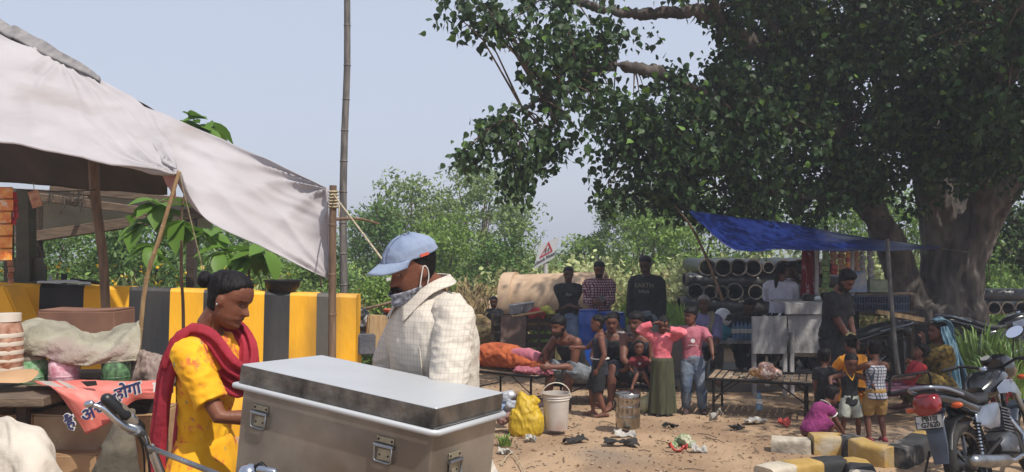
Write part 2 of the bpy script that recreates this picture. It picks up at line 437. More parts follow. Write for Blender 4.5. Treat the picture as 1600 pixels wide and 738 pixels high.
def person(loc, face, label, H=1.6, hs=.135, skin='dark', p=None, top=None, legs=None, skirt=None, shoes=None, hair='short', hmat=None, group=None,
           vox=.011, fat=1.0, lean=0, side=0, twist=0, headp=0, heady=0, headr=0, pelz=None, pelo=(0, 0), lh=None, rh=None, lp=None, rp=None, lf=None, rf=None, lk=None, rk=None,
           extra=None, beard=False, rot=None, z=None, neckl=1.0, arms=1.0):
    """builds one person: continuous body mesh (origin on the ground) with hair and clothing as children.
    offsets of hands / feet are in metres in the person's own frame (x right, y forward, z up)"""
    B = H*(1-hs)/.865; hh = H*hs*1.02; child = max(0, min(1, (hs-.14)/.06))
    pz = pelz if pelz is not None else .525*B
    pel = Vector((pelo[0], pelo[1], pz))
    Mt = Euler((R(-lean), R(side), 0)).to_matrix()
    up = Mt@Vector((0, 0, 1)); fw = Mt@Vector((0, 1, 0)); rt = Mt@Vector((1, 0, 0))
    Mw = Matrix.Rotation(R(twist), 3, up); rts = Mw@rt; fws = Mw@fw
    chest = pel+up*.19*B; neck = pel+up*.305*B-fws*.005*B
    if lean > 25: chest += -fw*.012*B*lean/30
    sw = .100*B*(1 if child < .5 else .93); f = fat*B; fn_ = B*(1+.4*(fat-1)); fa_ = fn_*arms
    # torso stations (centre, half width, half depth, right, forward)
    st = [(pel-up*.05*B, .070, .055), (pel-up*.015*B, .092, .066), (pel+up*.03*B, .088, .062), (pel+up*.09*B, .078, .056), (chest-up*.03*B, .088, .062),
          (chest+up*.035*B, .095, .066), (chest+up*.075*B, .084, .056), (neck-up*.004*B, .048, .042)]
    def tsec(e=0, a=0, b=8, cut=0):
        out = []
        for i, (c, hw, hd) in enumerate(st[a:b]):
            t = min(1, (i+a)/5); r_ = rt.lerp(rts, t).normalized(); f_ = fw.lerp(fws, t).normalized()
            belly = (fat-1)*.05*B if 1 < i+a < 5 else 0
            out.append((c+f_*belly*.5, r_*(hw*f+e), f_*(hd*f+e+belly)))
        return out
    shl = neck-up*.040*B-rts*sw; shr = neck-up*.040*B+rts*sw
    UA, FA, HA = .165*B, .148*B, .1*B
    def wrist(t, side_): 
        return Vector(t) if t is not None else (shl if side_ < 0 else shr)+Vector((side_*.03*B, .02*B, -(UA+FA)*.985))
    lh_, rh_ = wrist(lh, -1), wrist(rh, 1)
    le, lw = ik(shl, lh_, UA, FA, lp or (-.5, -.8, -.3)); re, rw = ik(shr, rh_, UA, FA, rp or (.5, -.8, -.3))
    hipl = pel-rt*.048*B-up*.03*B; hipr = pel+rt*.048*B-up*.03*B
    TH, SH = .232*B, .232*B; an = .045*B
    lf_ = Vector(lf) if lf else Vector((-.06*B, 0, 0)); rf_ = Vector(rf) if rf else Vector((.06*B, 0, 0))
    lkn, la = ik(hipl, lf_+Vector((0, 0, an)), TH, SH, lk or (-.15, 1, .1)); rkn, ra = ik(hipr, rf_+Vector((0, 0, an)), TH, SH, rk or (.15, 1, .1))
    # head frame
    Mh = Matrix.Rotation(R(-heady), 3, 'Z')@Euler((R(-headp), R(headr), 0)).to_matrix()
    if lean or side: Mh = (Matrix.Rotation(R(twist), 3, 'Z'))@Mh
    hbase = neck+up*.045*B*neckl+fws*.012*B
    S = Matrix.Diagonal((hh*1.0, hh*1.0, hh)).to_4x4(); piv = Vector((0, -.02*hh, .1*hh))
    Th = Matrix.Translation(hbase+Vector((0, 0, -.02*B)))@Mh.to_4x4()@Matrix.Translation(-Vector((0, -.08*hh, .0)))@S
    b = MB()
    b.loft(tsec(), 16, pw=2.3)
    b.tube([neck-up*.03*B, neck+up*.02*B, Th@Vector((0, -.08, .28))], [.038*fn_, .033*fn_, .034*fn_], 12)
    b.tube([shl+rts*.05*B+up*.008*B, shl], [.034*fn_, .031*fa_], 10, caps='round'); b.tube([shr-rts*.05*B+up*.008*B, shr], [.034*fn_, .031*fa_], 10, caps='round')
    arm_r = [.036, .033, .027, .0255, .0225, .0155]
    def limb(a, m, c, e=0, t0=0, t1=2, rr=arm_r, k=fa_):
        P = [a, a.lerp(m, .5), m, m.lerp(c, .3), m.lerp(c, .65), c]; T = [0, .5, 1, 1.3, 1.65, 2]; out = []; rad = []
        def s(t):
            for i in range(5):
                if t <= T[i+1]+1e-9:
                    u = (t-T[i])/(T[i+1]-T[i]); return P[i].lerp(P[i+1], u), rr[i]+(rr[i+1]-rr[i])*u
        ts = sorted(set([t0]+[t for t in T if t0 < t < t1]+[t1]))
        for t in ts: q, r_ = s(t); out.append(q); rad.append(r_*k+e)
        return out, rad
    leg_r = [.054, .047, .034, .035, .031, .0195]
    kl = B*(fat*.6+.4)
    for a, m_, c in ((shl, le, lw), (shr, re, rw)): q, r_ = limb(a, m_, c); b.tube(q, r_, 10, caps='round')
    for a, m_, c in ((hipl, lkn, la), (hipr, rkn, ra)): q, r_ = limb(a, m_, c, rr=leg_r, k=kl); b.tube(q, r_, 12, caps='round')
    for sd, e_, w_ in ((-1, le, lw), (1, re, rw)):          # hands: palm, four fingers, thumb from the side of the palm
        d = (w_-e_).normalized(); inw = Vector((-sd, .2, 0)); inw = (inw-d*inw.dot(d)); inw = inw.normalized() if inw.length > .1 else Vector((0, 1, 0)); s_ = d.cross(inw)
        if s_.y < 0: s_ = -s_
        hB = HA/.1
        b.tube([w_, w_+d*.025*hB, w_+d*.05*hB], [.016*hB, .021*hB, .021*hB], 10, caps='round', sq=.55, ref=inw)
        for i, (o_, ln) in enumerate(((-.0155, .036), (-.0052, .044), (.0052, .046), (.0155, .04))):
            r0 = w_+d*.05*hB+s_*o_*hB*1.15; b.tube([r0, r0+d*ln*.5*hB+inw*.003*hB, r0+d*ln*.85*hB+inw*.014*hB], [.0062*hB, .0058*hB, .0048*hB], 6, caps='round')
        t0 = w_+d*.018*hB+s_*.014*hB; b.tube([t0, t0+s_*.016*hB+d*.018*hB+inw*.006*hB, t0+s_*.02*hB+d*.036*hB+inw*.012*hB], [.0078*hB, .007*hB, .0055*hB], 6, caps='round')
    feet = []
    for sd, k_, a_ in ((-1, lkn, la), (1, rkn, ra)):
        fd = Vector((sd*.18, 1, 0)).normalized(); g = Vector((a_.x, a_.y, a_.z-an))
        pts = [g-fd*.028*B+Vector((0, 0, .022*B)), g+fd*.01*B+Vector((0, 0, .03*B)), g+fd*.06*B+Vector((0, 0, .02*B)), g+fd*.105*B+Vector((0, 0, .011*B))]
        feet.append((pts, fd)); b.tube(pts, [.022*B, .026*B, .026*B, .018*B], 10, caps='round', sq=[1, .95, .7, .55], ref=(0, 0, 1))
        b.tube([a_, g+fd*.005*B+Vector((0, 0, .03*B))], [.02*B, .023*B], 8, caps='round')
    head_mesh(b, Th, child)
    for sd in (-1, 1):
        c = Th@Vector((sd*.335, -.03, .47)); b.ell(c, (.035*hh, .07*hh, .11*hh), rot=Mh)
    body = remesh(b, 'person', SK[skin], vox, smooth_it=2)
    # pigment: brows, eyes, lips
    me = body.data; n = len(me.vertices); co = np.empty(n*3, 'f'); me.vertices.foreach_get('co', co); co = co.reshape(-1, 3)
    Ti = np.array(Th.inverted()); q = co@Ti[:3, :3].T+Ti[:3, 3]
    ca = np.zeros((n, 4), 'f')
    def paint(cx, cz, sx, sz, c_, a_):
        for sg in ((-1, 1) if cx else (1,)):
            mk = ((np.abs((q[:, 0]-sg*cx)/sx)**2+np.abs((q[:, 2]-cz)/sz)**2) < 1) & (q[:, 1] > .15) & (np.abs(q[:, 0]) < .4)
            ca[mk] = (*lin(c_)[:3], a_)
    vr = max(.6, vox/.006)
    paint(.14, .605, .1, .015*vr, '#0d0a0a', .75); paint(.14, .522, .055, .018*vr, '#a3958c' if vox < .008 else '#140e0d', .5 if vox < .008 else .85)
    if vox < .008: paint(.15, .524, .024, .017, '#120b0a', 1)
    paint(0, .255, .1, .028, '#4a2523', .6)
    if beard:
        mk = (q[:, 2] < .30) & (q[:, 2] > -.05) & (q[:, 1] > -.1) & (np.abs(q[:, 0]) < .36) & ~((np.abs(q[:, 0]) < .09) & (q[:, 2] > .235)) | ((np.abs(q[:, 2]-.315) < .02) & (np.abs(q[:, 0]) < .12) & (q[:, 1] > .2)) | ((q[:, 2] < .45) & (q[:, 2] > .2) & (np.abs(q[:, 0]) > .25) & (q[:, 1] > -.05) & (q[:, 1] < .15))
        ca[mk] = (*lin('#0d0a0a')[:3], .88)
    ly = me.color_attributes.new('pigment', 'FLOAT_COLOR', 'POINT'); ly.data.foreach_set('color', ca.ravel())
    # hair
    hm = hmat or M['hair']
    if hair and hair != 'bald':
        thick = {'short': .075, 'crew': .035, 'mop': .12, 'long': .085, 'bun': .07, 'girl': .085, 'tall': .14, 'capfit': .03}.get(hair, .08)
        def fn(pt, z_, a_):
            c = math.cos(a_); hl = float(np.interp(c, (-1, -.3, -.1, .1, .3, .55, .8, 1), (.2, .22, .42, .58, .66, .76, .81, .82)))
            if hair in ('long', 'bun', 'girl'): hl = float(np.interp(c, (-1, -.35, -.2, 0, .25, .5, .75, 1), (.16, .2, .38, .55, .66, .74, .81, .85)))
            if hair == 'mop': hl = float(np.interp(c, (-1, -.3, 0, .3, .6, 1), (.16, .2, .45, .6, .7, .73)))
            t = max(0, min(1, (z_-hl)/.07)); e = thick*(1+(.7 if hair == 'tall' and z_ > .75 else 0))
            e *= 1+.25*noise.noise(Vector((pt.x*6, pt.y*6, pt.z*6))); t *= 1
            cen = Vector((0, -.04, .5)); k = (1+e) if t > 0 else .9
            k = .94+(k-.94)*(t**.35)
            v = cen+(pt-cen)*k
            if hair == 'tall' and z_ > .8: v.z += .08
            return v
        hb = MB(); head_mesh(hb, Th, child, 40, 40, fn)
        X = lambda x, y, z_: Th@Vector((x, y, z_))
        if hair == 'bun': hb.ell(X(0, -.60, .62), (.17*hh, .15*hh, .17*hh)); hb.disp(.008*hh*3, 30)
        if hair == 'pony' or hair == 'long':
            hb.tube([X(0, -.5, .6), X(0, -.62, .4), X(.02, -.6, .0), X(.03, -.52, -.5), X(.03, -.47, -.95)], [.1*hh, .13*hh, .14*hh, .12*hh, .03*hh], 10, caps='round')
        if hair == 'girl':
            hb.ell(X(0, -.55, .78), (.15*hh, .15*hh, .15*hh)); hb.disp(.01, 25)
        if hair == 'pigtails' or hair == 'pig':
            for s_ in (-1, 1): hb.tube([X(.3*s_, -.3, .85), X(.46*s_, -.36, .9), X(.52*s_, -.38, .62), X(.5*s_, -.36, .5)], [.08*hh, .12*hh, .11*hh, .03*hh], 8, caps='round')
        remesh(hb, 'hair', hm, min(vox, .008), body, 2, wr=.0012*H, wsc=45, stretch=(1, 1, .3))
    # clothing
    ex = .011*B+.002
    if top:
        g = MB(); kind, tm, sl_ = top[:3]; hem = top[3] if len(top) > 3 else -.02
        ss = tsec(ex*(1.05 if kind == 'shirt' else .9), 0 if hem < -.03 else 1)
        c0, a0, b0 = ss[0]
        if hem < -.04: ss = [(c0+up*(hem+.05)*B, a0*1.42, b0*1.36)]+[(c0, a0*1.34, b0*1.28)]+ss[1:]
        if kind == 'tank': ss = ss[:-2]+[(ss[-2][0], ss[-2][1]*.86, ss[-2][2]), ]
        g.loft(ss, 20, pw=2.3)
        if kind == 'tank':
            for s_ in (-1, 1): g.tube([chest+rts*s_*.055*B+fws*.055*f, neck+rts*s_*.056*B-up*.012*B+fws*.01*B, chest+rts*s_*.055*B-fws*.055*f+up*.03*B], .02*B, 8)
        else:
            g.tube([shl+rts*.06*B+up*.012*B, shl+up*.0*B], [.036*fn_, .035*fa_+ex*.4], 12, caps='round'); g.tube([shr-rts*.06*B+up*.012*B, shr], [.036*fn_, .035*fa_+ex*.4], 12, caps='round')
            if sl_ > 0:
                for a, m_, c in ((shl, le, lw), (shr, re, rw)):
                    q, r_ = limb(a, m_, c, ex, 0, sl_)
                    r_ = [x+ex*.5*i/len(r_) for i, x in enumerate(r_)]
                    if vox < .008:
                        sg = MB(); q2 = lines([a+rts*(.03*B if a == shl else -.03*B)+up*.004*B]+q, 40); n0 = len(q2); rr2 = [float(np.interp(i/(n0-1)*len(r_), range(len(r_)+1), [r_[0]]+r_)) for i in range(n0)]
                        q2 = [p+Vector((noise.noise(p*9), noise.noise(p*9+Vector((3, 3, 3))), 0))*.006 for p in q2]
                        sg.tube(q2, rr2, 28); remesh(sg, 'sleeve', tm, .005, body, 3, wr=.004*H, wsc=11, stretch=(1, 1, 1.6))
                    else: g.tube(q, r_, 14)
        remesh(g, {'tank': 'vest', 'shirt': 'shirt', 'dress': 'dress'}.get(kind, 'tshirt'), tm, min(vox, .009), body, 3, wr=.0045*H if kind != 'tank' else .0025*H, wsc=9/H*1.6)
    if legs:
        g = MB(); kind, lm, ln = legs[:3]; e = .013*B
        g.loft([(c, x*1.0, y) for c, x, y in tsec(ex, 0, 4)][:3], 18, pw=2.3)
        for a, m_, c in ((hipl, lkn, la), (hipr, rkn, ra)):
            q, r_ = limb(a, m_, c, e, 0, ln, leg_r, kl)
            fl = 1.25 if kind == 'shorts' else 1.0
            r_ = [x*(1+(fl-1)*i/max(1, len(r_)-1))+(.006*B if i else 0) for i, x in enumerate(r_)]; g.tube(q, r_, 14)
        remesh(g, 'shorts' if kind == 'shorts' else 'trousers', lm, min(vox, .009), body, 3, wr=.0045*H, wsc=8/H*1.6)
    if skirt:
        sm, hemz, wd = skirt; g = MB(); vs = []; seg = 48; rg = 14
        for j in range(rg+1):
            t = j/rg; z_ = pz+.06*B+(hemz-pz-.06*B)*t; rx = (.088+ex)*B*(1+(wd-1)*t)*1.05; ry = (.082 if vox > .008 else .060)*B*(1+(wd*1.1-1)*t)*1.1
            for k in range(seg):
                a = 2*math.pi*k/seg; w_ = 1+.09*t**.6*math.sin(a*11+2*math.sin(a*3))
                w_ *= 1 if vox > .008 else .80+.2*min(1, t*4)
                vs.append(Vector((pel.x*(1-t)+rx*w_*math.cos(a), pel.y*(1-t)+ry*w_*math.sin(a), z_)))
        fs = [(j*seg+k, j*seg+(k+1) % seg, (j+1)*seg+(k+1) % seg, (j+1)*seg+k) for j in range(rg) for k in range(seg)]+[tuple(range(seg))]
        g.add(vs, fs); so_ = g.build('skirt', sm, body, smooth=180); 
    if shoes:
        for pts, fd in feet:
            g = MB(); g.tube(pts, [.027*B, .031*B, .031*B, .022*B], 12, caps='round', sq=[1, .9, .75, .7], ref=(0, 0, 1))
            g.build('shoe', shoes, body, smooth=True)
    J = dict(Th=Th, hh=hh, neck=neck, shl=shl, shr=shr, le=le, re=re, lw=lw, rw=rw, pel=pel, chest=chest, up=up, fw=fws, rt=rts, B=B, lkn=lkn, rkn=rkn, la=la, ra=ra, Mh=Mh, f=f, tsec=tsec)
    body.location = loc; 
    if rot: body.rotation_euler = rot
    else: body.rotation_euler = (0, 0, R(face))
    OFF[body.name] = Vector((0, 0, 0))
    tag(body, label, 'person', group)
    if extra: extra(body, J)
    return body, J
# ------------------------------------------------------------------ ground
def axis_pts(lo, hi, fine_lo, fine_hi, f, c):
    a = []; x = lo
    while x < hi: a.append(x); x += f if fine_lo <= x < fine_hi else c*(1+abs(x-(fine_lo+fine_hi)/2)/25)
    return a+[hi]
gx = axis_pts(-400, 400, -4, 10, .09, .6); gy = axis_pts(-30, 900, 5.5, 14, .09, .6)
def gh(x, y):
    z = gz(x, y); k = 1 if -5 < x < 11 and 4 < y < 15 else .3
    z += k*(.018*noise.noise(Vector((x*1.3, y*1.3, 0)))+.016*noise.noise(Vector((x*5, y*5, 2)))+.010*noise.noise(Vector((x*13, y*13, 4))))
    return z
vs = [Vector((x, y, gh(x, y))) for y in gy for x in gx]; nx = len(gx)
fs = [(j*nx+i, j*nx+i+1, (j+1)*nx+i+1, (j+1)*nx+i) for j in range(len(gy)-1) for i in range(nx-1)]
gm = mat('dirt', '#8a7158', '#a0866a', 1.1, .95, bump=.9, bs=26, det=12, contrast=.75, c3='#70665b')
N = gm.node_tree.nodes; L = gm.node_tree.links; b = N['Principled BSDF']; src = b.inputs['Base Color'].links[0].from_socket
tc = N.new('ShaderNodeTexCoord')
for scl, lo, hi, colr in ((9, .60, .72, '#5b4a3a'), (34, .62, .74, '#c7b497'), (70, .6, .75, '#4d3f33')):       # scattered trodden rubbish, chips and dark crumbs
    nz = N.new('ShaderNodeTexNoise'); nz.inputs['Scale'].default_value = scl; nz.inputs['Detail'].default_value = 8; nz.inputs['Roughness'].default_value = .7; L.new(tc.outputs['Object'], nz.inputs[0])
    mr = N.new('ShaderNodeMapRange'); mr.inputs[1].default_value = lo; mr.inputs[2].default_value = hi; L.new(nz.outputs[0], mr.inputs[0])
    ml = N.new('ShaderNodeMath'); ml.operation = 'MULTIPLY'; ml.inputs[1].default_value = .7; L.new(mr.outputs[0], ml.inputs[0])
    mx = N.new('ShaderNodeMix'); mx.data_type = 'RGBA'; L.new(ml.outputs[0], mx.inputs[0]); L.new(src, mx.inputs[6]); mx.inputs[7].default_value = lin(colr); src = mx.outputs[2]
# far and back of the lot turns to green scrub ground
sp = N.new('ShaderNodeSeparateXYZ'); L.new(tc.outputs['Object'], sp.inputs[0])
mr = N.new('ShaderNodeMapRange'); mr.inputs[1].default_value = 15.5; mr.inputs[2].default_value = 18; L.new(sp.outputs[1], mr.inputs[0])
mx = N.new('ShaderNodeMix'); mx.data_type = 'RGBA'; L.new(mr.outputs[0], mx.inputs[0]); L.new(src, mx.inputs[6]); mx.inputs[7].default_value = lin('#57603a'); L.new(mx.outputs[2], b.inputs['Base Color'])
g = MB(); g.add(vs, fs); o = g.build('ground', gm, None, smooth=180, recalc=False)
o.data.vertices.foreach_set('co', [c for v in vs for c in v]); o.location = (0, 0, 0); tag(o, None, None, None, 'structure')
# distant rise on the horizon
hb = MB(); ring = []
for i in range(81):
    a = R(-70+140*i/80); hgt = 3.5+3.5*(noise.noise(Vector((i*.3, 0, 0)))+.4*noise.noise(Vector((i*1.3, 4, 0))))
    for dd, z in ((240, -1), (290, max(.5, hgt)), (380, -1)): ring.append(Vector((math.sin(a)*dd, math.cos(a)*dd, z)))
hb.add(ring, [(i*3+k, i*3+3+k, i*3+4+k, i*3+1+k) for i in range(80) for k in range(2)])
o = hb.build('hills', mat('far_scrub', '#5e7058', '#74836a', .05, .95), None, smooth=180); tag(o, None, None, None, 'structure')
# ------------------------------------------------------------------ foliage toolkit
HEART = ([(0, 0, 0), (.30, .06, .07), (.44, .28, .1), (.36, .52, .07), (.12, .8, .02), (0, 1.15, -.04), (-.12, .8, .02), (-.36, .52, .07), (-.44, .28, .1), (-.30, .06, .07)], [(0, 1, 2, 3, 4, 5), (0, 5, 6, 7, 8, 9)])
OVAL = ([(0, 0, 0), (.26, .3, .06), (.24, .68, .06), (0, 1, -.05), (-.24, .68, .06), (-.26, .3, .06)], [(0, 1, 2, 3), (0, 3, 4, 5)])
NARROW = ([(0, 0, 0), (.11, .45, .02), (0, 1, -.06), (-.11, .45, .02)], [(0, 1, 2, 3)])
SPRIG = ([(0, 0, 0), (.16, .2, .02), (.1, .38, 0), (.24, .5, .03), (.12, .68, 0), (.0, 1, -.08), (-.13, .72, .0), (-.24, .55, .03), (-.09, .4, 0), (-.17, .24, .02)], [(0, 1, 2, 8, 9), (2, 3, 4, 6, 7, 8), (4, 5, 6)])
def rand_dirs(n): v = np.random.normal(size=(n, 3)); return v/np.linalg.norm(v, axis=1)[:, None]
def leafmesh(P, size, tmpl, dirv=(0, 0, -1), hang=.6, sv=.5):
    n = len(P); d = hang*np.array(dirv)+(1-hang)*rand_dirs(n)*1.2; d /= np.linalg.norm(d, axis=1)[:, None]
    r = rand_dirs(n); s = np.cross(d, r); s /= np.linalg.norm(s, axis=1)[:, None]; nn = np.cross(s, d)
    sc_ = size*(1+sv*np.random.uniform(-1, 1, n))
    T = np.array(tmpl[0]); V = P[:, None, :]+sc_[:, None, None]*(T[None, :, 0:1]*s[:, None, :]+T[None, :, 1:2]*d[:, None, :]+T[None, :, 2:3]*nn[:, None, :])
    return V, tmpl[1]
def mesh_np(name, V, faces, mat_, parent=None, kind=None, smooth=False):
    n, k, _ = V.shape; me = bpy.data.meshes.new(name); flat = V.reshape(-1, 3)
    o_ = np.array(off(parent)) if parent else np.zeros(3); 
    loops = []; tot = []
    for f in faces: tot.append(len(f))
    F0 = np.concatenate([np.array(f) for f in faces]); idx = (F0[None, :]+(np.arange(n)*k)[:, None]).ravel()
    me.vertices.add(n*k); me.vertices.foreach_set('co', (flat-o_).astype('f').ravel())
    me.loops.add(len(idx)); me.loops.foreach_set('vertex_index', idx.astype('i'))
    T = np.tile(np.array(tot), n); st = np.concatenate([[0], np.cumsum(T)[:-1]])
    me.polygons.add(len(T)); me.polygons.foreach_set('loop_start', st.astype('i')); me.polygons.foreach_set('loop_total', T.astype('i'))
    me.update(calc_edges=True); me.validate(); me.materials.append(mat_)
    o = bpy.data.objects.new(name, me); col.objects.link(o)
    if parent: o.parent = parent; OFF[o.name] = Vector(o_)
    else: OFF[o.name] = Vector((0, 0, 0))
    if kind: o['kind'] = kind
    return o
def ballpts(c, r, n, flat=1.0, shell=.35):
    d = rand_dirs(n); rr = (shell+(1-shell)*np.random.uniform(0, 1, n))**(1/2.)
    return np.array(c)+d*rr[:, None]*np.array([r, r, r*flat])
GL = lambda nm, c, isl=.35, tr=.25, rough=.5: mat(nm, c, rough=rough, island=isl, trans=tr, spec=.35)
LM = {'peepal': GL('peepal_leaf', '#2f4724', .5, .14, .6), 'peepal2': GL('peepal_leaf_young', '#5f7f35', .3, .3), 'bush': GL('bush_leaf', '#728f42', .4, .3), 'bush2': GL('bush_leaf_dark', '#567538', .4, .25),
      'acacia': GL('acacia_leaf', '#74894c', .4, .3), 'weed': GL('weed_leaf', '#6b8742', .4, .3), 'dry': GL('dry_weed', '#a3946a', .35, .15, .8), 'grass': GL('grass_blade', '#86a552', .35, .3),
      'teak': GL('teak_leaf', '#587f30', .3, .35), 'straw': GL('straw', '#8f7d58', .3, .1, .8), 'paleweed': GL('pale_weed', '#a6ae78', .3, .25)}
bark = mat('bark', '#3c3632', '#69615a', 3.2, .9, bump=1, bs=9, det=12, c3='#2a231f', stretch=(1.4, 1.4, .5))
twigm = mat('twig_bark', '#4a382c', '#64503f', 5, .9)
def limb_tubes(mb, pts, r0, r1, seg=8, n=8, wob=0):
    P = curve(pts, n)
    if wob: P = [p+Vector((noise.noise(p*1.5), noise.noise(p*1.5+Vector((5, 5, 5))), noise.noise(p*1.7+Vector((1, 8, 2)))))*wob for p in P]
    mb.tube(P, [r0+(r1-r0)*(i/n)**.8 for i in range(n+1)], seg, caps='round'); return P
# ------------------------------------------------------------------ the peepal tree
tb = gp(1478, 13.6)
tree = thing('peepal_tree', tb, 'huge old peepal tree with forked trunk and heart-shaped leaves shading the lot on the right', 'tree')
tr = MB(); skel = []
def L_(pts, r0, r1, seg=14, n=10, wob=.05, store=True):
    P = limb_tubes(tr, pts, r0, r1, seg, n, wob)
    if store: skel.extend(P)
A = at
L_([A(1485, 535, 13.6), A(1485, 480, 13.6), A(1500, 420, 13.6), A(1520, 370, 13.5), A(1545, 320, 13.3), A(1585, 270, 13), A(1640, 200, 12.6), A(1700, 90, 12)], .43, .2)
L_([A(1450, 535, 13.8), A(1462, 470, 13.8), A(1475, 400, 13.8), A(1462, 320, 13.7), A(1445, 230, 13.4), A(1430, 120, 13.1), A(1405, 0, 12.8), A(1370, -130, 12.6)], .40, .16)
L_([A(1425, 530, 13.7), A(1425, 480, 13.7), A(1408, 430, 13.6), A(1385, 370, 13.4), A(1345, 290, 13.0), A(1300, 210, 12.5), A(1230, 120, 12.0), A(1130, 35, 11.5), A(1080, 15, 11.2), A(990, 26, 10.8), A(890, -2, 10.4)], .34, .035, n=18)
L_([A(1520, 530, 13.5), A(1510, 460, 13.6), A(1512, 400, 13.6), A(1530, 340, 13.5)], .26, .2)
L_([A(1480, 400, 13.9), A(1500, 300, 14.2), A(1480, 180, 14.4), A(1500, 40, 14.4), A(1480, -100, 14.4)], .4, .14)
L_([A(1530, 350, 13.5), A(1540, 250, 12.6), A(1560, 150, 11.5), A(1600, 40, 10.5), A(1640, -60, 9.5), A(1690, -200, 8)], .2, .06)
L_([A(1300, 210, 12.5), A(1220, 190, 11.9), A(1120, 160, 11.3), A(1030, 112, 10.7), A(960, 100, 10.3), A(900, 120, 9.9), A(850, 150, 9.7), A(800, 190, 9.6)], .13, .014, n=14)
L_([A(1100, 160, 11.3), A(1050, 210, 11.0), A(990, 250, 10.8)], .04, .012, n=6)
L_([A(1230, 120, 12), A(1200, 20, 11.6), A(1150, -120, 11)], .12, .05, n=6)
L_([A(1130, 35, 11.5), A(1090, -60, 10.5), A(1000, -150, 9.5)], .08, .03, n=6)
L_([A(1420, 60, 12.9), A(1330, 0, 12), A(1230, -100, 10)], .14, .05, n=6)
L_([A(1350, 300, 13), A(1290, 310, 12.4), A(1200, 300, 11.9), A(1120, 290, 11.5)], .06, .02, n=6)
L_([A(1480, 220, 13.5), A(1540, 200, 12.5), A(1590, 230, 11.6)], .12, .05, n=6)
for i in range(9):      # buttress roots
    a = R(i*40+10); c = tb+Vector((math.cos(a)*.45, math.sin(a)*.25, .35)); e = tb+Vector((math.cos(a)*1.15, math.sin(a)*.75, -.05)); tr.tube([c+Vector((0, 0, .5)), c, e], [.2, .2, .1], 8, caps='round')
ev = Vector(tb)
tr.v = [v-ev for v in tr.v]
trunk = remesh(tr, 'trunk', bark, .038, tree, 1, wr=.055, wsc=4.2, stretch=(1.3, 1.3, .35)); OFF[trunk.name] = Vector(tb)
# crown: leaf clusters inside blobs
BL = [(735, 12, 9.6, 0.3, 4), (705, 2, 9.6, 0.18, 2), (775, 22, 9.6, 0.35, 5), (835, 25, 9.7, 0.42, 9), (870, 70, 9.7, 0.38, 9), (910, 40, 10, 0.45, 12), (858, 120, 9.6, 0.3, 6), (893, 160, 9.7, 0.36, 9), (882, 212, 9.7, 0.26, 4), (925, 130, 10, 0.36, 8), (955, 60, 10.2, 0.3, 5), (735, 228, 9.5, 0.14, 2), (765, 205, 9.5, 0.16, 2), (795, 182, 9.5, 0.15, 2), (812, 235, 9.6, 0.25, 4), (845, 230, 9.6, 0.2, 3), (818, 272, 9.6, 0.18, 3), (860, 180, 9.7, 0.25, 3), (930, 90, 10.1, 0.3, 4), (1045, 190, 10.9, 0.62, 36), (1000, 245, 10.8, 0.5, 25), (960, 205, 10.5, 0.28, 6), (950, 280, 10.6, 0.3, 5), (985, 170, 10.6, 0.3, 7), (1040, 270, 11, 0.45, 18), (1190, 30, 11.6, 0.7, 51), (1120, 200, 11.3, 0.8, 64), (1200, 200, 11.6, 0.95, 102), (1110, 285, 11.5, 0.5, 24), (1180, 290, 11.8, 0.5, 28), (1240, 100, 12, 1, 102), (1300, 30, 12, 1.1, 102), (1300, 170, 12.1, 0.95, 85), (1270, 275, 12.2, 0.6, 42), (1340, 270, 12.3, 0.55, 30), (1390, 110, 12.2, 1.1, 110), (1400, 230, 12.4, 0.7, 51), (1465, 60, 12, 1.1, 102), (1480, 190, 12, 0.9, 76), (1560, 60, 11.2, 1.1, 102), (1560, 190, 11.6, 0.8, 68), (1610, 120, 10.6, 1.1, 76), (1640, 290, 12.2, 0.4, 13), (1610, 380, 14.4, 0.5, 18), (1490, 270, 12.6, 0.35, 10), (1425, 300, 12.8, 0.3, 5), (1130, -50, 11, 0.7, 28), (1020, -70, 10.5, 0.6, 14), (890, -30, 10.2, 0.6, 9), (1300, -120, 11.5, 1.6, 93), (1500, -150, 11.5, 1.8, 102), (1330, 130, 14.5, 1.5, 85), (1180, 140, 13.6, 1.1, 51), (1450, 130, 15.5, 1.6, 76), (1560, 230, 15, 1.2, 42), (1060, 120, 11, 0.3, 6), (1400, 10, 15, 1.6, 76), (1240, 260, 13.6, 0.8, 34), (1560, 340, 14.5, 0.5, 11), (1160, 125, 11.4, 0.5, 26), (1035, 112, 10.8, 0.14, 2), (1005, 60, 10.6, 0.1, 1), (1190, 320, 12, 0.25, 6), (1120, 315, 11.6, 0.25, 6), (1050, 310, 11.2, 0.2, 4), (985, 300, 10.9, 0.15, 3), (1260, 320, 12.4, 0.25, 6)]
clusters = []
BL = [(a, b_, c, d, int(e*.72) if 1150 < a < 1480 and 60 < b_ < 300 else e) for a, b_, c, d, e in BL]
BL = [(a, b_, c, d, e+2 if a < 860 and b_ > 170 else e) for a, b_, c, d, e in BL]
for px, py, d, r, n in BL:
    c = A(px, py, d)
    for p in ballpts(c, r, n, .9): clusters.append((p, 1))
for c, r, n in (((9, 9, 6.6), 2.4, 170), ((6.3, 7.4, 5.9), 1.5, 110), ((7.8, 5.6, 5.6), 1.5, 90), ((5.4, 9.2, 7.2), 1.9, 120), ((3.4, 10.6, 6.9), 1.4, 60), ((10, 13, 7), 2.5, 110), ((11, 7, 6), 1.8, 60), ((5.6, 6.2, 5.0), .9, 30), ((8.6, 3.9, 5.4), 1.1, 34)):
    for p in ballpts(c, r, n, .6): clusters.append((p, 2))
pts = []; small = []
S = np.array([tuple(p) for p in skel])
tw = MB()
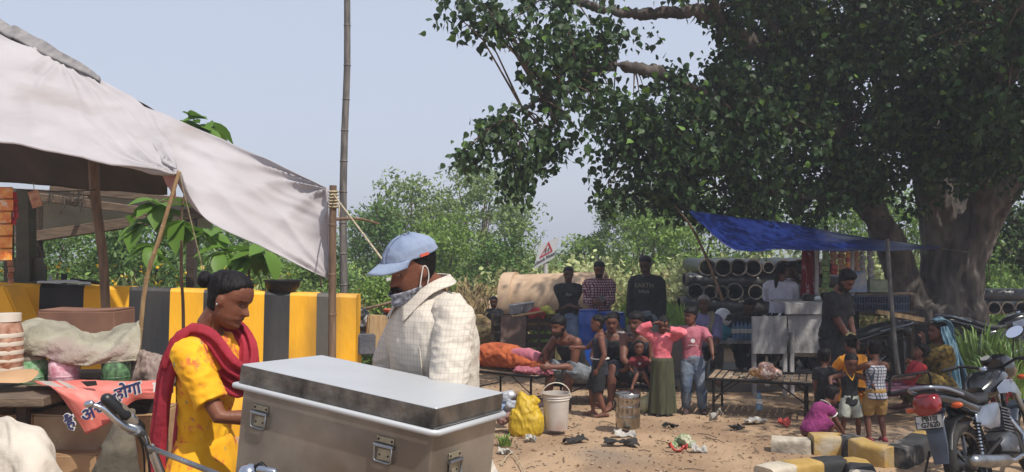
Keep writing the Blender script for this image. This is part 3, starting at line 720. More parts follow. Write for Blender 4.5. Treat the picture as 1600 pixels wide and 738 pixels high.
for (c, k) in clusters:
    c = np.array(c); q = S[np.argmin(((S-c)**2).sum(1))]
    if k == 1 and (random.random() < .45 or c[0] < 1.2) or (k == 2 and random.random() < .25):
        v = Vector(q); e = Vector(c); m_ = v.lerp(e, .5)+Vector((0, 0, .12*(e-v).length)); tw.tube([v, m_, e], [.014, .009, .003], 4)
    n = random.randint(23, 38) if k == 1 else 22
    o_ = rand_dirs(n)*np.random.uniform(.05, 1, n)[:, None]**.5*np.array([.24, .24, .26])*(1 if k == 1 else 1.9); o_[:, 2] -= .08
    pts.append(c+o_)
pts = np.concatenate(pts)
big = pts[:, 1] > 0
dist = np.linalg.norm(pts-np.array([0, 0, CAMZ]), axis=1)
sx = 800+F*pts[:, 0]/pts[:, 1]; sy = 392-F*(pts[:, 2]-CAMZ)/pts[:, 1]
vis = (sx > 690) & (sx < 1600) & (sy > 0) & (sy < 350)
order = np.argsort(np.where(vis, dist, 1e9))[:300]
rest = np.ones(len(pts), bool); rest[order] = False
P2 = pts[rest]
far2 = (P2[:, 2] > 4.6) & (np.random.rand(len(P2)) < .0)
V, f_ = leafmesh(P2, .080, HEART, hang=.55); crown = mesh_np('crown', V, f_, LM['peepal'], tree, 'stuff')
offs = P2[::19]+np.random.normal(size=P2[::19].shape)*.12
V, f_ = leafmesh(offs, .08, HEART, hang=.4); mesh_np('young_leaves', V, f_, LM['peepal2'], tree, 'stuff')
tw.build('twigs', twigm, tree, recalc=False)['kind'] = 'stuff'
lme = bpy.data.meshes.new('leaf'); lme.from_pydata([Vector((x, z, -y))*.082 for x, y, z in HEART[0]], [], HEART[1]); lme.materials.append(LM['peepal'])
for i in order:
    lo = bpy.data.objects.new('leaf', lme); col.objects.link(lo); lo.parent = tree; lo.location = Vector(pts[i])-tb
    lo.rotation_euler = (random.gauss(0, .5), random.gauss(0, .5), random.uniform(0, 6.28)); s = random.uniform(.75, 1.2); lo.scale = (s, s, s)
# ------------------------------------------------------------------ shrubs and trees behind
def shrub(name, label, cat, px, py_top, d, wpx, lm, n, leaf=.1, tm=SPRIG, group='bushes and trees behind the lot', hang=.1, dirv=(0, 0, 1), clump=.3, bottom=None, stems=5, air=1.0):
    base = gp(px, d); topz = at(px, py_top, d).z; h = topz-base.z; rx = wpx/F*d/2; z0 = bottom if bottom is not None else .12
    t = thing(name, base, label, cat, group)
    m = MB(); C = []
    for i in range(stems):
        a = random.uniform(0, 6.28); q = Vector((math.cos(a)*rx*.7*random.random(), math.sin(a)*rx*.5*random.random(), h*random.uniform(.6, .95)))
        limb_tubes(m, [base+Vector((q.x*.1, q.y*.1, -.05)), base+q*.45+Vector((0, 0, h*.08)), base+q], .02+h*.012, .008, 6, 5, .05)
    m.build('trunk', twigm, t, recalc=False, smooth=True)
    nc = max(6, int(n/55)); 
    for _ in range(nc):
        u = random.random(); zz = z0+(1-z0)*u**.75; prof = math.sqrt(max(0, 1-((zz-.45)/.62)**2)); a = random.uniform(0, 6.28); rr = random.random()**.5
        wob = 1+.35*noise.noise(Vector((math.cos(a)*1.5, math.sin(a)*1.5, zz*3+px)))
        C.append((base.x+math.cos(a)*rr*rx*prof*wob, base.y+math.sin(a)*rr*rx*.8*prof*wob, base.z+h*min(1, zz)*(.86+.14*random.random())))
    P = []
    for c in C:
        k = n//nc; dv = rand_dirs(k)*np.random.uniform(.1, 1, k)[:, None]**.6; P.append(np.array(c)+dv*np.array([clump, clump, clump*.7])*air*(.6+.8*random.random()))
    P = np.concatenate(P); V, f2 = leafmesh(P, leaf, tm, dirv, hang); cr_ = mesh_np('crown', V, f2, LM[lm], t, 'stuff')
    return t
SH = [('acacia_tree', 'feathery green tree behind the man in the cap, left of the gap', 'tree', 640, 268, 21, 190, 'acacia', 8500, .11),
      ('acacia_tree', 'tallest feathery tree of the clump behind the cap, its top near the hanging peepal leaves', 'tree', 745, 250, 22, 170, 'acacia', 8000, .11),
      ('green_bush', 'bright green leafy bush in front of the feathery trees', 'bush', 690, 335, 18.5, 170, 'bush', 6500, .09),
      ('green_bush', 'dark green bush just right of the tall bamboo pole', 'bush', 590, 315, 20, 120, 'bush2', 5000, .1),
      ('acacia_tree', 'thin leaning feathery tree above the road sign', 'tree', 805, 300, 20, 90, 'acacia', 3000, .1),
      ('green_bush', 'low green bush behind the concrete pipe left of the sign', 'bush', 780, 370, 18, 120, 'bush2', 4500, .09),
      ('green_bush', 'small round bush right of the road sign', 'bush', 915, 368, 24, 90, 'bush', 2600, .12),
      ('green_bush', 'pale green bush beneath the drooping peepal branch', 'bush', 990, 290, 24, 150, 'acacia', 5500, .12),
      ('green_bush', 'bright leafy bush behind the blue tarp corner', 'bush', 1085, 275, 23, 130, 'bush', 5000, .12),
      ('green_bush', 'bright leafy bush seen over the middle of the blue tarp', 'bush', 1190, 285, 23, 150, 'bush', 5500, .12),
      ('green_bush', 'leafy bush seen between the tarp and the forked trunk', 'bush', 1300, 290, 22, 150, 'bush', 5500, .12),
      ('green_bush', 'dense bush showing through the fork of the trunk', 'bush', 1410, 300, 22, 150, 'bush', 5000, .12),
      ('green_bush', 'bush right of the big trunk above the black pipes', 'bush', 1555, 360, 19, 170, 'bush', 6000, .1),
      ('green_bush', 'dark bush at the right edge of the picture behind the trunk', 'bush', 1640, 300, 20, 150, 'bush2', 4500, .12),
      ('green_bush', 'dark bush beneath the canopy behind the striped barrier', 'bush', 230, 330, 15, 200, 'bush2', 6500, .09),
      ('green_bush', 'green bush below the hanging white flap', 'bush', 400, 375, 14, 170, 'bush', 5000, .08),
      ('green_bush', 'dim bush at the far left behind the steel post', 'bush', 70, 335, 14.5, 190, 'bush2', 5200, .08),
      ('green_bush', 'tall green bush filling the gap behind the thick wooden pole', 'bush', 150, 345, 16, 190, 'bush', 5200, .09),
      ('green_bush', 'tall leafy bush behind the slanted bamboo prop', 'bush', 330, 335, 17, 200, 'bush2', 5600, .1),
      ('green_bush', 'sunlit bush behind the standing man in the sweatshirt', 'bush', 1020, 330, 21, 150, 'bush', 5000, .1),
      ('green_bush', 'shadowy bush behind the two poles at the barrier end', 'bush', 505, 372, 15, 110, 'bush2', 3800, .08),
      ('green_bush', 'low leafy bush right of the barrier end', 'bush', 600, 440, 12.5, 110, 'bush', 3600, .075)]
for a in SH: shrub(*a, clump=.34)
shrub('tall_acacia', 'wispy acacia top rising behind the far bushes left of the tarp', 'tree', 1030, 262, 27, 110, 'acacia', 2600, .13, clump=.4, bottom=.4)
# weedy banks (nobody could count these)
def weeds(name, x0, x1, y0, y1, n, h, lm, leaf, tm=NARROW, hang=.6, dirv=(0, 0, 1), tall=None, kindname=None, zb=0):
    x = np.random.uniform(x0, x1, n); y = np.random.uniform(y0, y1, n); 
    hh = h*(.55+.45*np.array([noise.noise(Vector((a*.9, b*.9, 3))) for a, b in zip(x, y)])+.25*np.random.rand(n))
    z = np.random.uniform(0, 1, n)**.8*hh+zb+np.array([gz(a, b) for a, b in zip(x, y)])
    V, f2 = leafmesh(np.stack([x, y, z], 1), leaf, tm, dirv, hang); o = mesh_np(name, V, f2, LM[lm], None, 'stuff'); return tag(o, kindname, 'plants')
weeds('weeds', -.8, 8.5, 16.5, 20, 26000, 1.95, 'paleweed', .12, OVAL, .3, kindname='bank of pale leafy weeds rising behind the pipes')
weeds('dry_weeds', -1.2, 8.5, 16.2, 19.6, 9000, 1.7, 'dry', .16, NARROW, .55, kindname='dry straw-coloured stalks among the weeds behind the pipes')
weeds('grass', 2.0, 3.4, 13.6, 15.5, 7000, .8, 'grass', .2, NARROW, .8, kindname='bright green grass between the standing man and the black pipes')
weeds('grass', .4, 2.2, 14.5, 16, 5000, .6, 'grass', .18, NARROW, .8, kindname='bright green grass behind the three standing men')
weeds('dry_weeds', -4.6, -.4, 13.6, 16.5, 12000, 1.35, 'straw', .17, NARROW, .6, kindname='brown dry brush behind the man in the cap')
weeds('weeds', -4.6, -.6, 12, 15.5, 8000, .75, 'bush', .07, OVAL, .3, kindname='low green weeds behind the man in the cap')
weeds('weeds', -9.5, -2.5, 9.8, 13.5, 26000, 1.65, 'weed', .08, OVAL, .3, kindname='tangled weeds behind the striped barrier')
weeds('dry_weeds', -9.5, -2.8, 9.8, 12.5, 5000, 1.6, 'paleweed', .15, NARROW, .7, kindname='pale grassy stems behind the striped barrier')
weeds('weeds', 7.5, 14, 16.5, 19, 9000, 1.5, 'weed', .1, OVAL, .3, kindname='weeds behind the black pipes right of the tree')
weeds('grass', -40, -6, 18, 60, 6000, 1.2, 'weed', .5, OVAL, .2, kindname='scrub stretching back on the left'); weeds('grass', -6, 50, 24, 70, 9000, 1.6, 'bush', .5, OVAL, .2, kindname='scrub stretching back behind the lot')
# yellow flowers in the weeds
LM['yellow'] = mat('yellow_petal', '#d9b021', rough=.6, island=.15, trans=.2)
P = np.stack([np.random.uniform(-8.5, -3, 260), np.random.uniform(9.6, 11.6, 260), np.random.uniform(.85, 1.45, 260)], 1)
V, f2 = leafmesh(P, .045, OVAL, (0, -1, .4), .3); V2, _ = leafmesh(P, .045, OVAL, (0, -.3, 1), .2)
tag(mesh_np('flowers', np.concatenate([V, V2]), f2, LM['yellow'], None, 'stuff'), 'small yellow flowers dotted among the weeds behind the barrier', 'flowers')
# teak saplings: every big leaf its own object
tk = []
for j in range(3):
    m = MB(); rr = [0, .17, .25, .27, .22, .12, 0]; n = len(rr)
    vs = []; bend = (.25, .5, .1)[j]
    for i, r_ in enumerate(rr):
        y = i/(n-1); zc = -bend*y*y*.6+.03*math.sin(y*5)
        for sx_ in (-1, 0, 1): vs.append(Vector((sx_*r_*(1+.08*math.sin(i*2)), y, zc+abs(sx_)*.07*r_*4)))
    fs = [(i*3+k, i*3+k+1, i*3+k+4, i*3+k+3) for i in range(n-1) for k in range(2)]
    me = bpy.data.meshes.new('leaf'); me.from_pydata(vs, [], fs); me.materials.append(LM['teak']); me.polygons.foreach_set('use_smooth', [True]*len(me.polygons)); tk.append(me)
def sapling(px, d, nodes, label, stem_r=.02, size=.3, pts=None):
    base = gp(px, d); t = thing('teak_sapling', base, label, 'young tree', 'broad-leaved saplings by the barrier')
    P = [base]+pts; m = MB(); limb_tubes(m, P, stem_r, .009, 7, 10, .02); m.build('stem', twigm, t, smooth=True)
    for c, k, s in nodes:
        for i in range(k):
            o = bpy.data.objects.new('leaf', tk[i % 3]); col.objects.link(o); o.parent = t; o.location = Vector(c)+Vector((random.gauss(0, .02), random.gauss(0, .02), random.gauss(0, .03)))-base
            o.rotation_euler = (random.uniform(-.85, .25), random.uniform(-.4, .4), i*2.4+random.uniform(-.4, .4)); q = s*random.uniform(.75, 1.15); o.scale = (q, q, q)
sapling(285, 9.2, [(A(322, 197, 9.2), 13, .36), (A(290, 186, 9.2), 8, .3), (A(250, 318, 9.2), 12, .38), (A(225, 345, 9.3), 9, .38), (A(285, 350, 9.2), 9, .36), (A(240, 385, 9.1), 8, .34)], 'tall broad-leaved sapling behind the canopy, its leafy top above the white sheet', pts=[A(284, 450, 9.2), A(283, 330, 9.2), A(300, 250, 9.2), A(312, 205, 9.2)])
sapling(390, 9.0, [(A(385, 400, 9), 12, .36), (A(352, 390, 9), 8, .34), (A(410, 392, 8.9), 8, .34), (A(330, 365, 9.2), 8, .32)], 'broad-leaved sapling showing under the hanging flap above the barrier', pts=[A(388, 440, 9), A(386, 400, 9)])
# aloe / grass clumps on the right
def tuft(name, px, d, n, h, lm, label, spread=.25, w_=.035, lean=.55):
    base = gp(px, d); t = thing(name, base, label, 'plant', 'leafy clumps by the right edge')
    m = MB()
    for i in range(n):
        a = random.uniform(0, 6.28); r0 = random.random()**.5*spread*.4; hh = h*random.uniform(.6, 1.1); ln = lean*random.uniform(.2, 1)
        o_ = Vector((math.cos(a), math.sin(a), 0)); s_ = Vector((-math.sin(a), math.cos(a), 0))*w_*random.uniform(.6, 1.2); b0 = base+o_*r0
        P = [b0, b0+o_*hh*ln*.3+Vector((0, 0, hh*.5)), b0+o_*hh*ln*.75+Vector((0, 0, hh*.85)), b0+o_*hh*ln*1.25+Vector((0, 0, hh*.92))]
        vs = []; 
        for k, q in enumerate(P): ww = (1, .9, .6, .08)[k]; vs += [q-s_*ww, q+s_*ww]
        m.add(vs, [(0, 1, 3, 2), (2, 3, 5, 4), (4, 5, 7, 6)])
    o = m.build('leaves', LM[lm], t, recalc=False, smooth=180); o['kind'] = 'stuff'
tuft('grass_clump', 1572, 9.6, 160, .62, 'grass', 'tall arching grass clump at the right edge beneath the black pipes', .5, .014)
tuft('grass_clump', 1530, 11.5, 200, .85, 'weed', 'leafy tall clump right of the big trunk', .8, .02)
tuft('grass_clump', 1600, 10.6, 180, .75, 'weed', 'dark green clump cut by the right edge of the picture', .8, .022)
tuft('grass_clump', 1448, 12.2, 70, .35, 'weed', 'small weed growing against the big trunk behind the seated woman', .5, .02)
tuft('weed_plant', 788, 7.7, 40, .12, 'bush', 'tiny green weed beside the yellow sack', .15, .012)
# ------------------------------------------------------------------ striped barrier wall
yel = mat('yellow_paint', '#e6ab16', '#d59a14', 3.5, .6, bump=.4, bs=14, det=10, contrast=.2, c3='#a87a1c', stretch=(1, 1, .35)); blk = mat('black_paint', '#1d1f23', '#302f30', 3.5, .65, bump=.4, bs=14, det=10, c3='#4c4943', stretch=(1, 1, .35))
conc = mat('concrete', '#8d877d', '#a39c90', 6, .9, bump=.5, bs=25)
edges = [(-60, 1), (62, 0), (131, 1), (202, 0), (266, 1), (318, 0), (367, 1), (413, 0), (453, 1), (495, 0), (523, 1), (557, None)]
def bd(px): return 7.7+(px/557)*.9
def btop(px): return at(px, 442+(px/557)*19, bd(px))
m = MB()
for (p0, c), (p1, _) in zip(edges, edges[1:]):
    n = max(1, int((p1-p0)/12))
    for i in range(n):
        a = p0+(p1-p0)*i/n; b_ = p0+(p1-p0)*(i+1)/n; vs = []
        for px in (a, b_):
            T = btop(px); gnd = gz(T.x, T.y)-.1; w_ = .012*noise.noise(Vector((px*.05, 1, 1)))
            prof = [(0, gnd), (0, gnd+.25), (.1, gnd+.55), (.15+w_, T.z-.03), (.17+w_, T.z), (.37, T.z), (.45, gnd+.5), (.55, gnd)]
            vs += [Vector((T.x, T.y-.15+dy, z)) for dy, z in prof]
        m.add(vs, [(k, k+8, k+9, k+1) for k in range(7)], 0 if c else 1)
a = edges[0][0]
for px, fl in ((-60, 1), (557, 0)):
    T = btop(px); gnd = gz(T.x, T.y)-.1
    m.add([Vector((T.x+(.002 if fl == 0 else -.002), T.y-.15+dy, z)) for dy, z in [(0, gnd), (0, gnd+.25), (.1, gnd+.55), (.15, T.z-.03), (.17, T.z), (.37, T.z), (.45, gnd+.5), (.55, gnd)]], [tuple(range(8))], 0)
o = m.build('barrier_wall', [yel, blk], None, recalc=True); tag(o, 'long concrete barrier painted in yellow and black stripes', 'barrier')
# jersey block end leaning in front at the far left
m = MB(); c = at(8, 470, 7.35); gnd = gz(c.x, c.y)-.05
T = at(28, 444, 7.4); Bm = [(-.85, T.z-.01), (.0, T.z-.01), (.22, T.z-.5), (.3, gnd), (-.9, gnd)]
m.prism([(x, z) for x, z in Bm], .3, Matrix.Translation((T.x, 7.35, 0)))
one(m, 'barrier_block', yel, 'yellow sloped concrete block at the left end of the striped barrier', 'barrier', bevel=.015)
# pot, dead leaf bundle, bits on the barrier
c = btop(436)+Vector((0, .12, 0)); m = MB(); m.lathe([(.05, 0), (.13, .0), (.17, .05), (.175, .1), (.19, .105), (.19, .12), (.16, .12), (.14, .04), (.0, .03)], c, seg=24)
one(m, 'cooking_pot', M['black_metal'], 'soot-black cooking pot standing on top of the striped barrier', 'pot', smooth=True)
m = MB(); m.beam(at(110, 437, 7.9), at(168, 444, 7.9), .03, .03); m.box(at(100, 436, 7.9), (.04, .04, .1)); one(m, 'tool', M['black_metal'], 'dark metal rod lying on the barrier behind the wooden pole', 'rod', bevel=.004)
m = sheet([[at(58, 440, 7.8), at(100, 438, 7.8), at(142, 441, 7.8)], [at(58, 443, 7.6), at(100, 442, 7.6), at(142, 444, 7.6)]], 10, 4, .01, (4, 2), 3); solid(one(m, 'cloth', M['paper_white'], 'folded pale cloth on the barrier top beside the steel post', 'cloth'))
# ------------------------------------------------------------------ canopy of the left stall
def pole(pts, r0, r1, mt, label, name='bamboo_pole', knots=0, group=None, cat='pole'):
    P = curve(pts, 14); m = MB(); rr = [r0+(r1-r0)*i/14*1.0 for i in range(15)]
    P = [p+Vector((noise.noise(p*1.2), noise.noise(p*1.2+Vector((4, 4, 4))), 0))*.012 for p in P]
    m.tube(P, rr, 10)
    if knots:
        L0 = (P[-1]-P[0]).length
        for k in range(1, knots):
            u = k/knots*14; i = min(int(u), 13); q = P[i].lerp(P[i+1], u-i); d = (P[i+1]-P[i]).normalized(); r = rr[i]
            m.tube([q-d*.012, q, q+d*.012], [r*1.0, r*1.16, r*1.0], 10)
    return one(m, name, M[mt], label, cat, group, smooth=True)
white_cloth = mat('white_canvas', '#b7b3b6', '#a8a3a5', 2.2, .85, bump=.7, bs=5, det=10, trans=.2, c3='#988f8b', contrast=.3)
grey_cloth = mat('grey_canvas', '#6b686a', '#83807f', 4, .9, bump=.4, bs=12, stretch=(3, 1, 1))
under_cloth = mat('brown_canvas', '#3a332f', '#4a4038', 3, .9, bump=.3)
front = sheet([[A(-170, -75, 8.2), A(0, 38, 7.7), A(75, 78, 7.5), A(150, 122, 7.35), A(210, 155, 7.2), A(250, 195, 6.95)],
               [A(-170, 30, 7.2), A(0, 100, 6.9), A(75, 135, 6.8), A(150, 172, 6.75), A(215, 205, 6.6), A(268, 229, 6.42)],
               [A(-170, 110, 6.3), A(0, 165, 6.3), A(75, 188, 6.25), A(150, 215, 6.2), A(215, 240, 6.15), A(276, 254, 6.1)],
               [A(-170, 196, 5.6), A(0, 222, 5.7), A(75, 236, 5.75), A(150, 251, 5.8), A(215, 262, 5.85), A(276, 272, 5.86)]], 110, 80, .014, (6, 3), 2, fold=(.005, 4, .9), ties=((1, 1, .085, 9), (.45, 0, .05, 7), (-.1, 0, .05, 8)))
root = thing('stall_canopy', gp(150, 7), 'white canvas canopy over the left stall with its grey ridge cloth', 'canopy')
solid(front.build('front_sheet', white_cloth, root, smooth=180, recalc=False), .004)
flap = sheet([[A(135, 118, 7.4), A(212, 158, 7.2), A(265, 181, 7.1), A(345, 218, 6.9), A(430, 256, 6.75), A(511, 294, 6.6)],
              [A(190, 172, 7.0), A(235, 205, 6.8), A(280, 228, 6.7), A(355, 262, 6.6), A(437, 297, 6.6), A(512, 330, 6.6)],
              [A(232, 222, 6.5), A(258, 242, 6.35), A(300, 275, 6.35), A(370, 310, 6.4), A(445, 348, 6.5), A(514, 378, 6.6)],
              [A(270, 265, 5.92), A(280, 280, 5.95), A(318, 338, 6.1), A(378, 374, 6.2), A(448, 407, 6.35), A(517, 438, 6.55)]], 100, 60, .022, (2.5, 5), 5, fold=(.007, .8, -2.8), ties=((0, 1, .085, 9), (1, 0, .10, 8), (1, 1, .05, 7)))
solid(flap.build('hanging_flap', white_cloth, root, smooth=180, recalc=False), .004)
ridge = sheet([[A(-170, -95, 8.3), A(0, 34, 7.75), A(30, 50, 7.7), A(90, 82, 7.55), A(158, 124, 7.35)], [A(-170, -60, 8.1), A(0, 52, 7.55), A(30, 68, 7.5), A(90, 100, 7.4), A(160, 132, 7.28)]], 40, 6, .02, (9, 2), 8)
ridge.v = [v+Vector((0, -.03, .025)) for v in ridge.v]; solid(ridge.build('ridge_cloth', grey_cloth, root, smooth=180, recalc=False), .02)
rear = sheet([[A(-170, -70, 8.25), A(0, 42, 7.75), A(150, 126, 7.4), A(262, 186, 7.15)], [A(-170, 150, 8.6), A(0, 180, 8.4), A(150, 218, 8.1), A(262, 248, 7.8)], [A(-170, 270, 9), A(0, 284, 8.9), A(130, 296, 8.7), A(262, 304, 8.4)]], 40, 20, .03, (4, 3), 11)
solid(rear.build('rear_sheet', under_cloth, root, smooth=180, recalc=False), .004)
m = sheet([[A(250, 268, 6.0), A(262, 270, 6.0), A(276, 272, 5.93)], [A(262, 292, 6.05), A(268, 300, 6.0), A(274, 312, 5.97)]], 8, 8, .01); solid(m.build('pink_hem', mat('pink_canvas', '#9a6a66', '#b58d88', 6, .9), root, smooth=180), .004)
sr = [flap.v[i*101+k] for k in (0,) for i in range(61)]
q_ = MB(); q_.tube([front.v[80*111+i]+Vector((0, -.004, 0)) for i in range(0, 111, 3)], .008, 6); q_.build('hem', white_cloth, root, smooth=True)
q_ = MB(); q_.tube([flap.v[i*101+100]+Vector((0, -.004, 0)) for i in range(0, 61, 3)], .010, 6); q_.build('hem', white_cloth, root, smooth=True)
q_ = MB(); q_.tube([flap.v[i*101+9]+Vector((0, -.006, .002)) for i in range(0, 58, 3)], .004, 6); q_.build('seam', white_cloth, root, smooth=True)
# far white sheet and timber frame behind
root = thing('rear_shelter', gp(200, 10.6), 'pale sheet on timber beams seen beneath the dark canopy', 'shelter')
m = sheet([[A(-60, 290, 10.4), A(60, 296, 10.4), A(180, 302, 10.5), A(330, 318, 10.6)], [A(-60, 330, 10.8), A(60, 334, 10.8), A(180, 338, 10.8), A(330, 346, 10.8)], [A(-60, 395, 11.1), A(60, 370, 11.1), A(180, 350, 11.1), A(330, 356, 11.1)]], 20, 12, .03, (3, 3), 4)
solid(m.build('sheet', white_cloth, root, smooth=180, recalc=False), .004)
for a_, b_, w_ in (((80, 295, 10.2), (330, 318, 10.2), .09), ((60, 308, 9.9), (240, 332, 9.9), .1), ((20, 375, 10.3), (330, 330, 10.3), .13), ((110, 313, 9.8), (150, 308, 10.4), .05)):
    mb_ = MB(); mb_.beam(A(*a_), A(*b_), w_, w_); mb_.build('beam', M['wood'], root, bevel=.008)
for px in (58, 300):
    mb_ = MB(); t_ = A(px, 318 if px < 100 else 330, 10.3); mb_.beam(t_, Vector((t_.x, t_.y, gz(0, 10))), .1, .1); mb_.build('post', M['wood_dark'], root)
green_steel = mat('olive_steel', '#3d3a2c', '#4c4836', 6, .6, bump=.15)
root = thing('steel_post', A(42, 442, 7.9), 'olive steel post with bolted base plate standing on the barrier at the left', 'post')
mb_ = MB(); c = A(42, 442, 7.95); t_ = A(40, 298, 7.95); mb_.beam(c, t_, .13, .13); mb_.build('post', green_steel, root, bevel=.006)
for s in (-1, 1):
    mb_ = MB(); mb_.prism([(0, 0), (.12, 0), (.12, .15), (.06, .24), (0, .24)], .02, Matrix.Translation(c+Vector((s*.065, 0, 0)))@Matrix.Rotation(0 if s > 0 else math.pi, 4, 'Z')); mb_.build('gusset', green_steel, root)
mb_ = MB(); mb_.box(c+Vector((.05, 0, .008)), (.5, .3, .016)); mb_.build('base_plate', green_steel, root)
for dx in (-.1, .28):
    mb_ = MB(); mb_.lathe([(.02, 0), (.02, .03), (.012, .03), (.012, .06), (0, .06)], c+Vector((dx, -.1, .017)), seg=6); mb_.build('bolt', M['steel'], root)
root = thing('steel_post', A(10, 442, 8.2), 'thin olive post half hidden behind the hanging orange packets', 'post'); mb_ = MB(); mb_.beam(A(14, 442, 8.2), A(14, 300, 8.2), .07, .07); mb_.build('post', green_steel, root, bevel=.005)
pole([A(166, 500, 6.6), A(160, 400, 6.6), A(151, 320, 6.6), A(147, 252, 6.6)], .034, .04, 'bamboo', 'thick brown wooden pole holding up the dark side of the canopy', 'wooden_pole')
pole([gp(205, 6.2), A(222, 480, 6.05), A(250, 370, 5.95), A(280, 268, 5.88)], .018, .013, 'bamboo_pale', 'thin slanted bamboo prop at the corner of the white canopy', knots=7)
pole([gp(286, 7.4), A(286, 500, 7.4), A(284, 440, 7.4), A(283, 376, 7.4)], .016, .011, 'bamboo', 'thin crooked stick standing against the barrier behind the woman', 'stick')
pole([gp(519, 6.5), A(519, 560, 6.5), A(519, 430, 6.5), A(521, 290, 6.5)], .032, .028, 'bamboo', 'brown bamboo pole at the tip of the white flap', knots=6)
pole([gp(537, 9.3), A(537, 470, 9.3), A(536, 300, 9.3), A(541, 130, 9.3), A(543, -60, 9.3)], .048, .034, 'bamboo_grey', 'very tall grey bamboo pole rising out of the picture', knots=14)
pole([A(519, 343, 6.9), A(560, 342, 7.1), A(593, 350, 7.3)], .016, .008, 'bamboo', 'short crooked stick tied across the two poles', 'stick')
m = MB(); c = A(521, 312, 6.5)
for i in range(6): m.lathe([(.035, -.008), (.045, 0), (.035, .008)], c+Vector((0, 0, -.06+i*.024)), seg=12)
m.tube([c, c+Vector((.05, -.02, -.05)), c+Vector((.05, -.02, -.13))], .006, 5); one(m, 'rope_binding', M['rope'], 'rope wound round the top of the brown bamboo pole', 'rope', smooth=True)
def rope(pts, r, label, mt='rope', n=16, sag=0):
    P = curve(pts, n) if len(pts) > 2 else [Vector(pts[0]).lerp(Vector(pts[1]), i/n)-Vector((0, 0, sag*math.sin(math.pi*i/n))) for i in range(n+1)]
    m = MB(); m.tube(P, r, 6); return one(m, 'rope', M[mt], label, 'rope', 'ropes and strings', smooth=True)
rope([A(522, 305, 6.5), A(602, 412, 4.4)], .006, 'pale guy rope running from the brown bamboo pole down behind the cap')
rope([A(281, 275, 5.9), A(318, 425, 6.3)], .004, 'thin string hanging from the canopy corner towards the woman')
rope([A(0, 293, 6.4), A(150, 297, 6.5)], .004, 'string under the canopy that the small card hangs from', 'rope_dark', sag=.02)
m = MB()
for i in range(26):
    c = A(98+random.uniform(-22, 34), 296+random.uniform(0, 6), 9.8); m.tube([c, c+Vector((random.uniform(-.05, .05), 0, -.1)), c+Vector((random.uniform(-.1, .1), 0, -random.uniform(.15, .3)))], .004, 4)
o = one(m, 'straw_tufts', M['rope_dark'], 'dry straw dangling from the timber beams under the canopy', 'straw', kind='stuff')
# dangling card and snack packets
m = MB(); Mx = Matrix.Translation(A(55, 311, 6.4))@Matrix.Rotation(R(-18), 4, 'Y'); m.prism([(-.04, -.065), (.04, -.065), (.04, .065), (-.04, .065)], .008, Mx)
root = thing('hanging_card', A(55, 325, 6.4), 'small red and cream card dangling from the string beside the steel post', 'card'); m.build('card', mat('card_red', '#9a4a3a', '#c9a480', 22, .6, det=2, contrast=.2), root)
m = MB(); m.tube([A(52, 285, 6.4), A(54, 302, 6.4)], .003, 5); m.build('string', M['rope'], root)
pk_m = [mat('packet_orange', '#c65a1c', '#e0a24a', 24, .35, det=2, contrast=.15, c3='#d8cdb8'), mat('packet_red', '#9c1f22', '#b8363a', 10, .35), mat('packet_green', '#3a6b2c', '#8fa45a', 20, .35, det=2, contrast=.2), mat('packet_silver', '#8d8f95', '#5c5560', 20, .3, .3, det=2, contrast=.2), mat('packet_brown', '#7a3a26', '#a9785a', 20, .35, det=2, contrast=.2)]
def packet(c, w_, h_, mt, parent, rz=0):
    C = [[Vector((x*w_/2, -(.018 if abs(x) < .9 and abs(z) < .9 else 0), z*h_/2)) for x in (-1, -.5, 0, .5, 1)] for z in (-1, -.85, 0, .85, 1)]
    m = MB(); vs = []
    for sgn in (1, -1):
        for j, r_ in enumerate(C):
            for i, v in enumerate(r_): vs.append(Matrix.Rotation(rz, 3, 'Z')@Vector((v.x, v.y*sgn*(1+.3*random.random()), v.z))+Vector(c))
    fs = [(s*25+j*5+i, s*25+j*5+i+1, s*25+j*5+i+6, s*25+j*5+i+5) for s in (0, 1) for j in range(4) for i in range(4)]
    m.add(vs, fs); return m.build('packet', mt, parent, smooth=True)
def strip(px, py0, py1, d, wpx, n, mi, label, rz=0):
    a, b_ = A(px, py0, d), A(px, py1, d); r_ = thing('packet_strip', b_, label, 'snack packets', 'hanging strips of packets'); h = (a.z-b_.z)/n
    for i in range(n): packet(a+Vector((random.uniform(-.01, .01), 0, -h*(i+.5))), wpx/F*d*random.uniform(.9, 1.05), h*.96, pk_m[mi if isinstance(mi, int) else random.choice(mi)], r_, rz+random.uniform(-.25, .25))
strip(8, 292, 408, 6.1, 26, 6, 0, 'orange snack packets hanging at the left edge of the picture')
strip(23, 300, 352, 6.2, 8, 5, 1, 'narrow string of red sachets beside the orange packets', .3); strip(17, 408, 444, 6.3, 8, 4, 4, 'short string of dark sachets below the orange packets')
# ------------------------------------------------------------------ stall table on the left
root = thing('stall_table', gp(100, 4.7), 'rough plank table of the left stall under sacks and jars', 'table')
tz = at(60, 609, 4.5).z
m = MB(); pa = at(-120, 612, 4.35); pb = at(86, 600, 4.5)
for k in range(5):
    mb_ = MB(); y = 4.35+k*.21; x1_ = (86-800)/F*4.35 if k < 2 else -2.02; mb_.box(((x1_-3.3)/2, y, tz-.025), (x1_+3.3, .19, .05)); mb_.build('plank', M['wood'], root, bevel=.006)
mb_ = MB(); mb_.box((-2.6, 4.9, tz-.06), (1.2, .06, .06)); mb_.build('rail', M['wood_dark'], root)
for x, y in ((-3.1, 4.35), (-2.55, 4.36), (-2.05, 4.9), (-2.1, 5.3), (-3.1, 5.3)):
    mb_ = MB(); mb_.beam((x, y, tz-.05), (x, y, gz(x, y)), .05, .05); mb_.build('leg', M['wood_dark'], root)
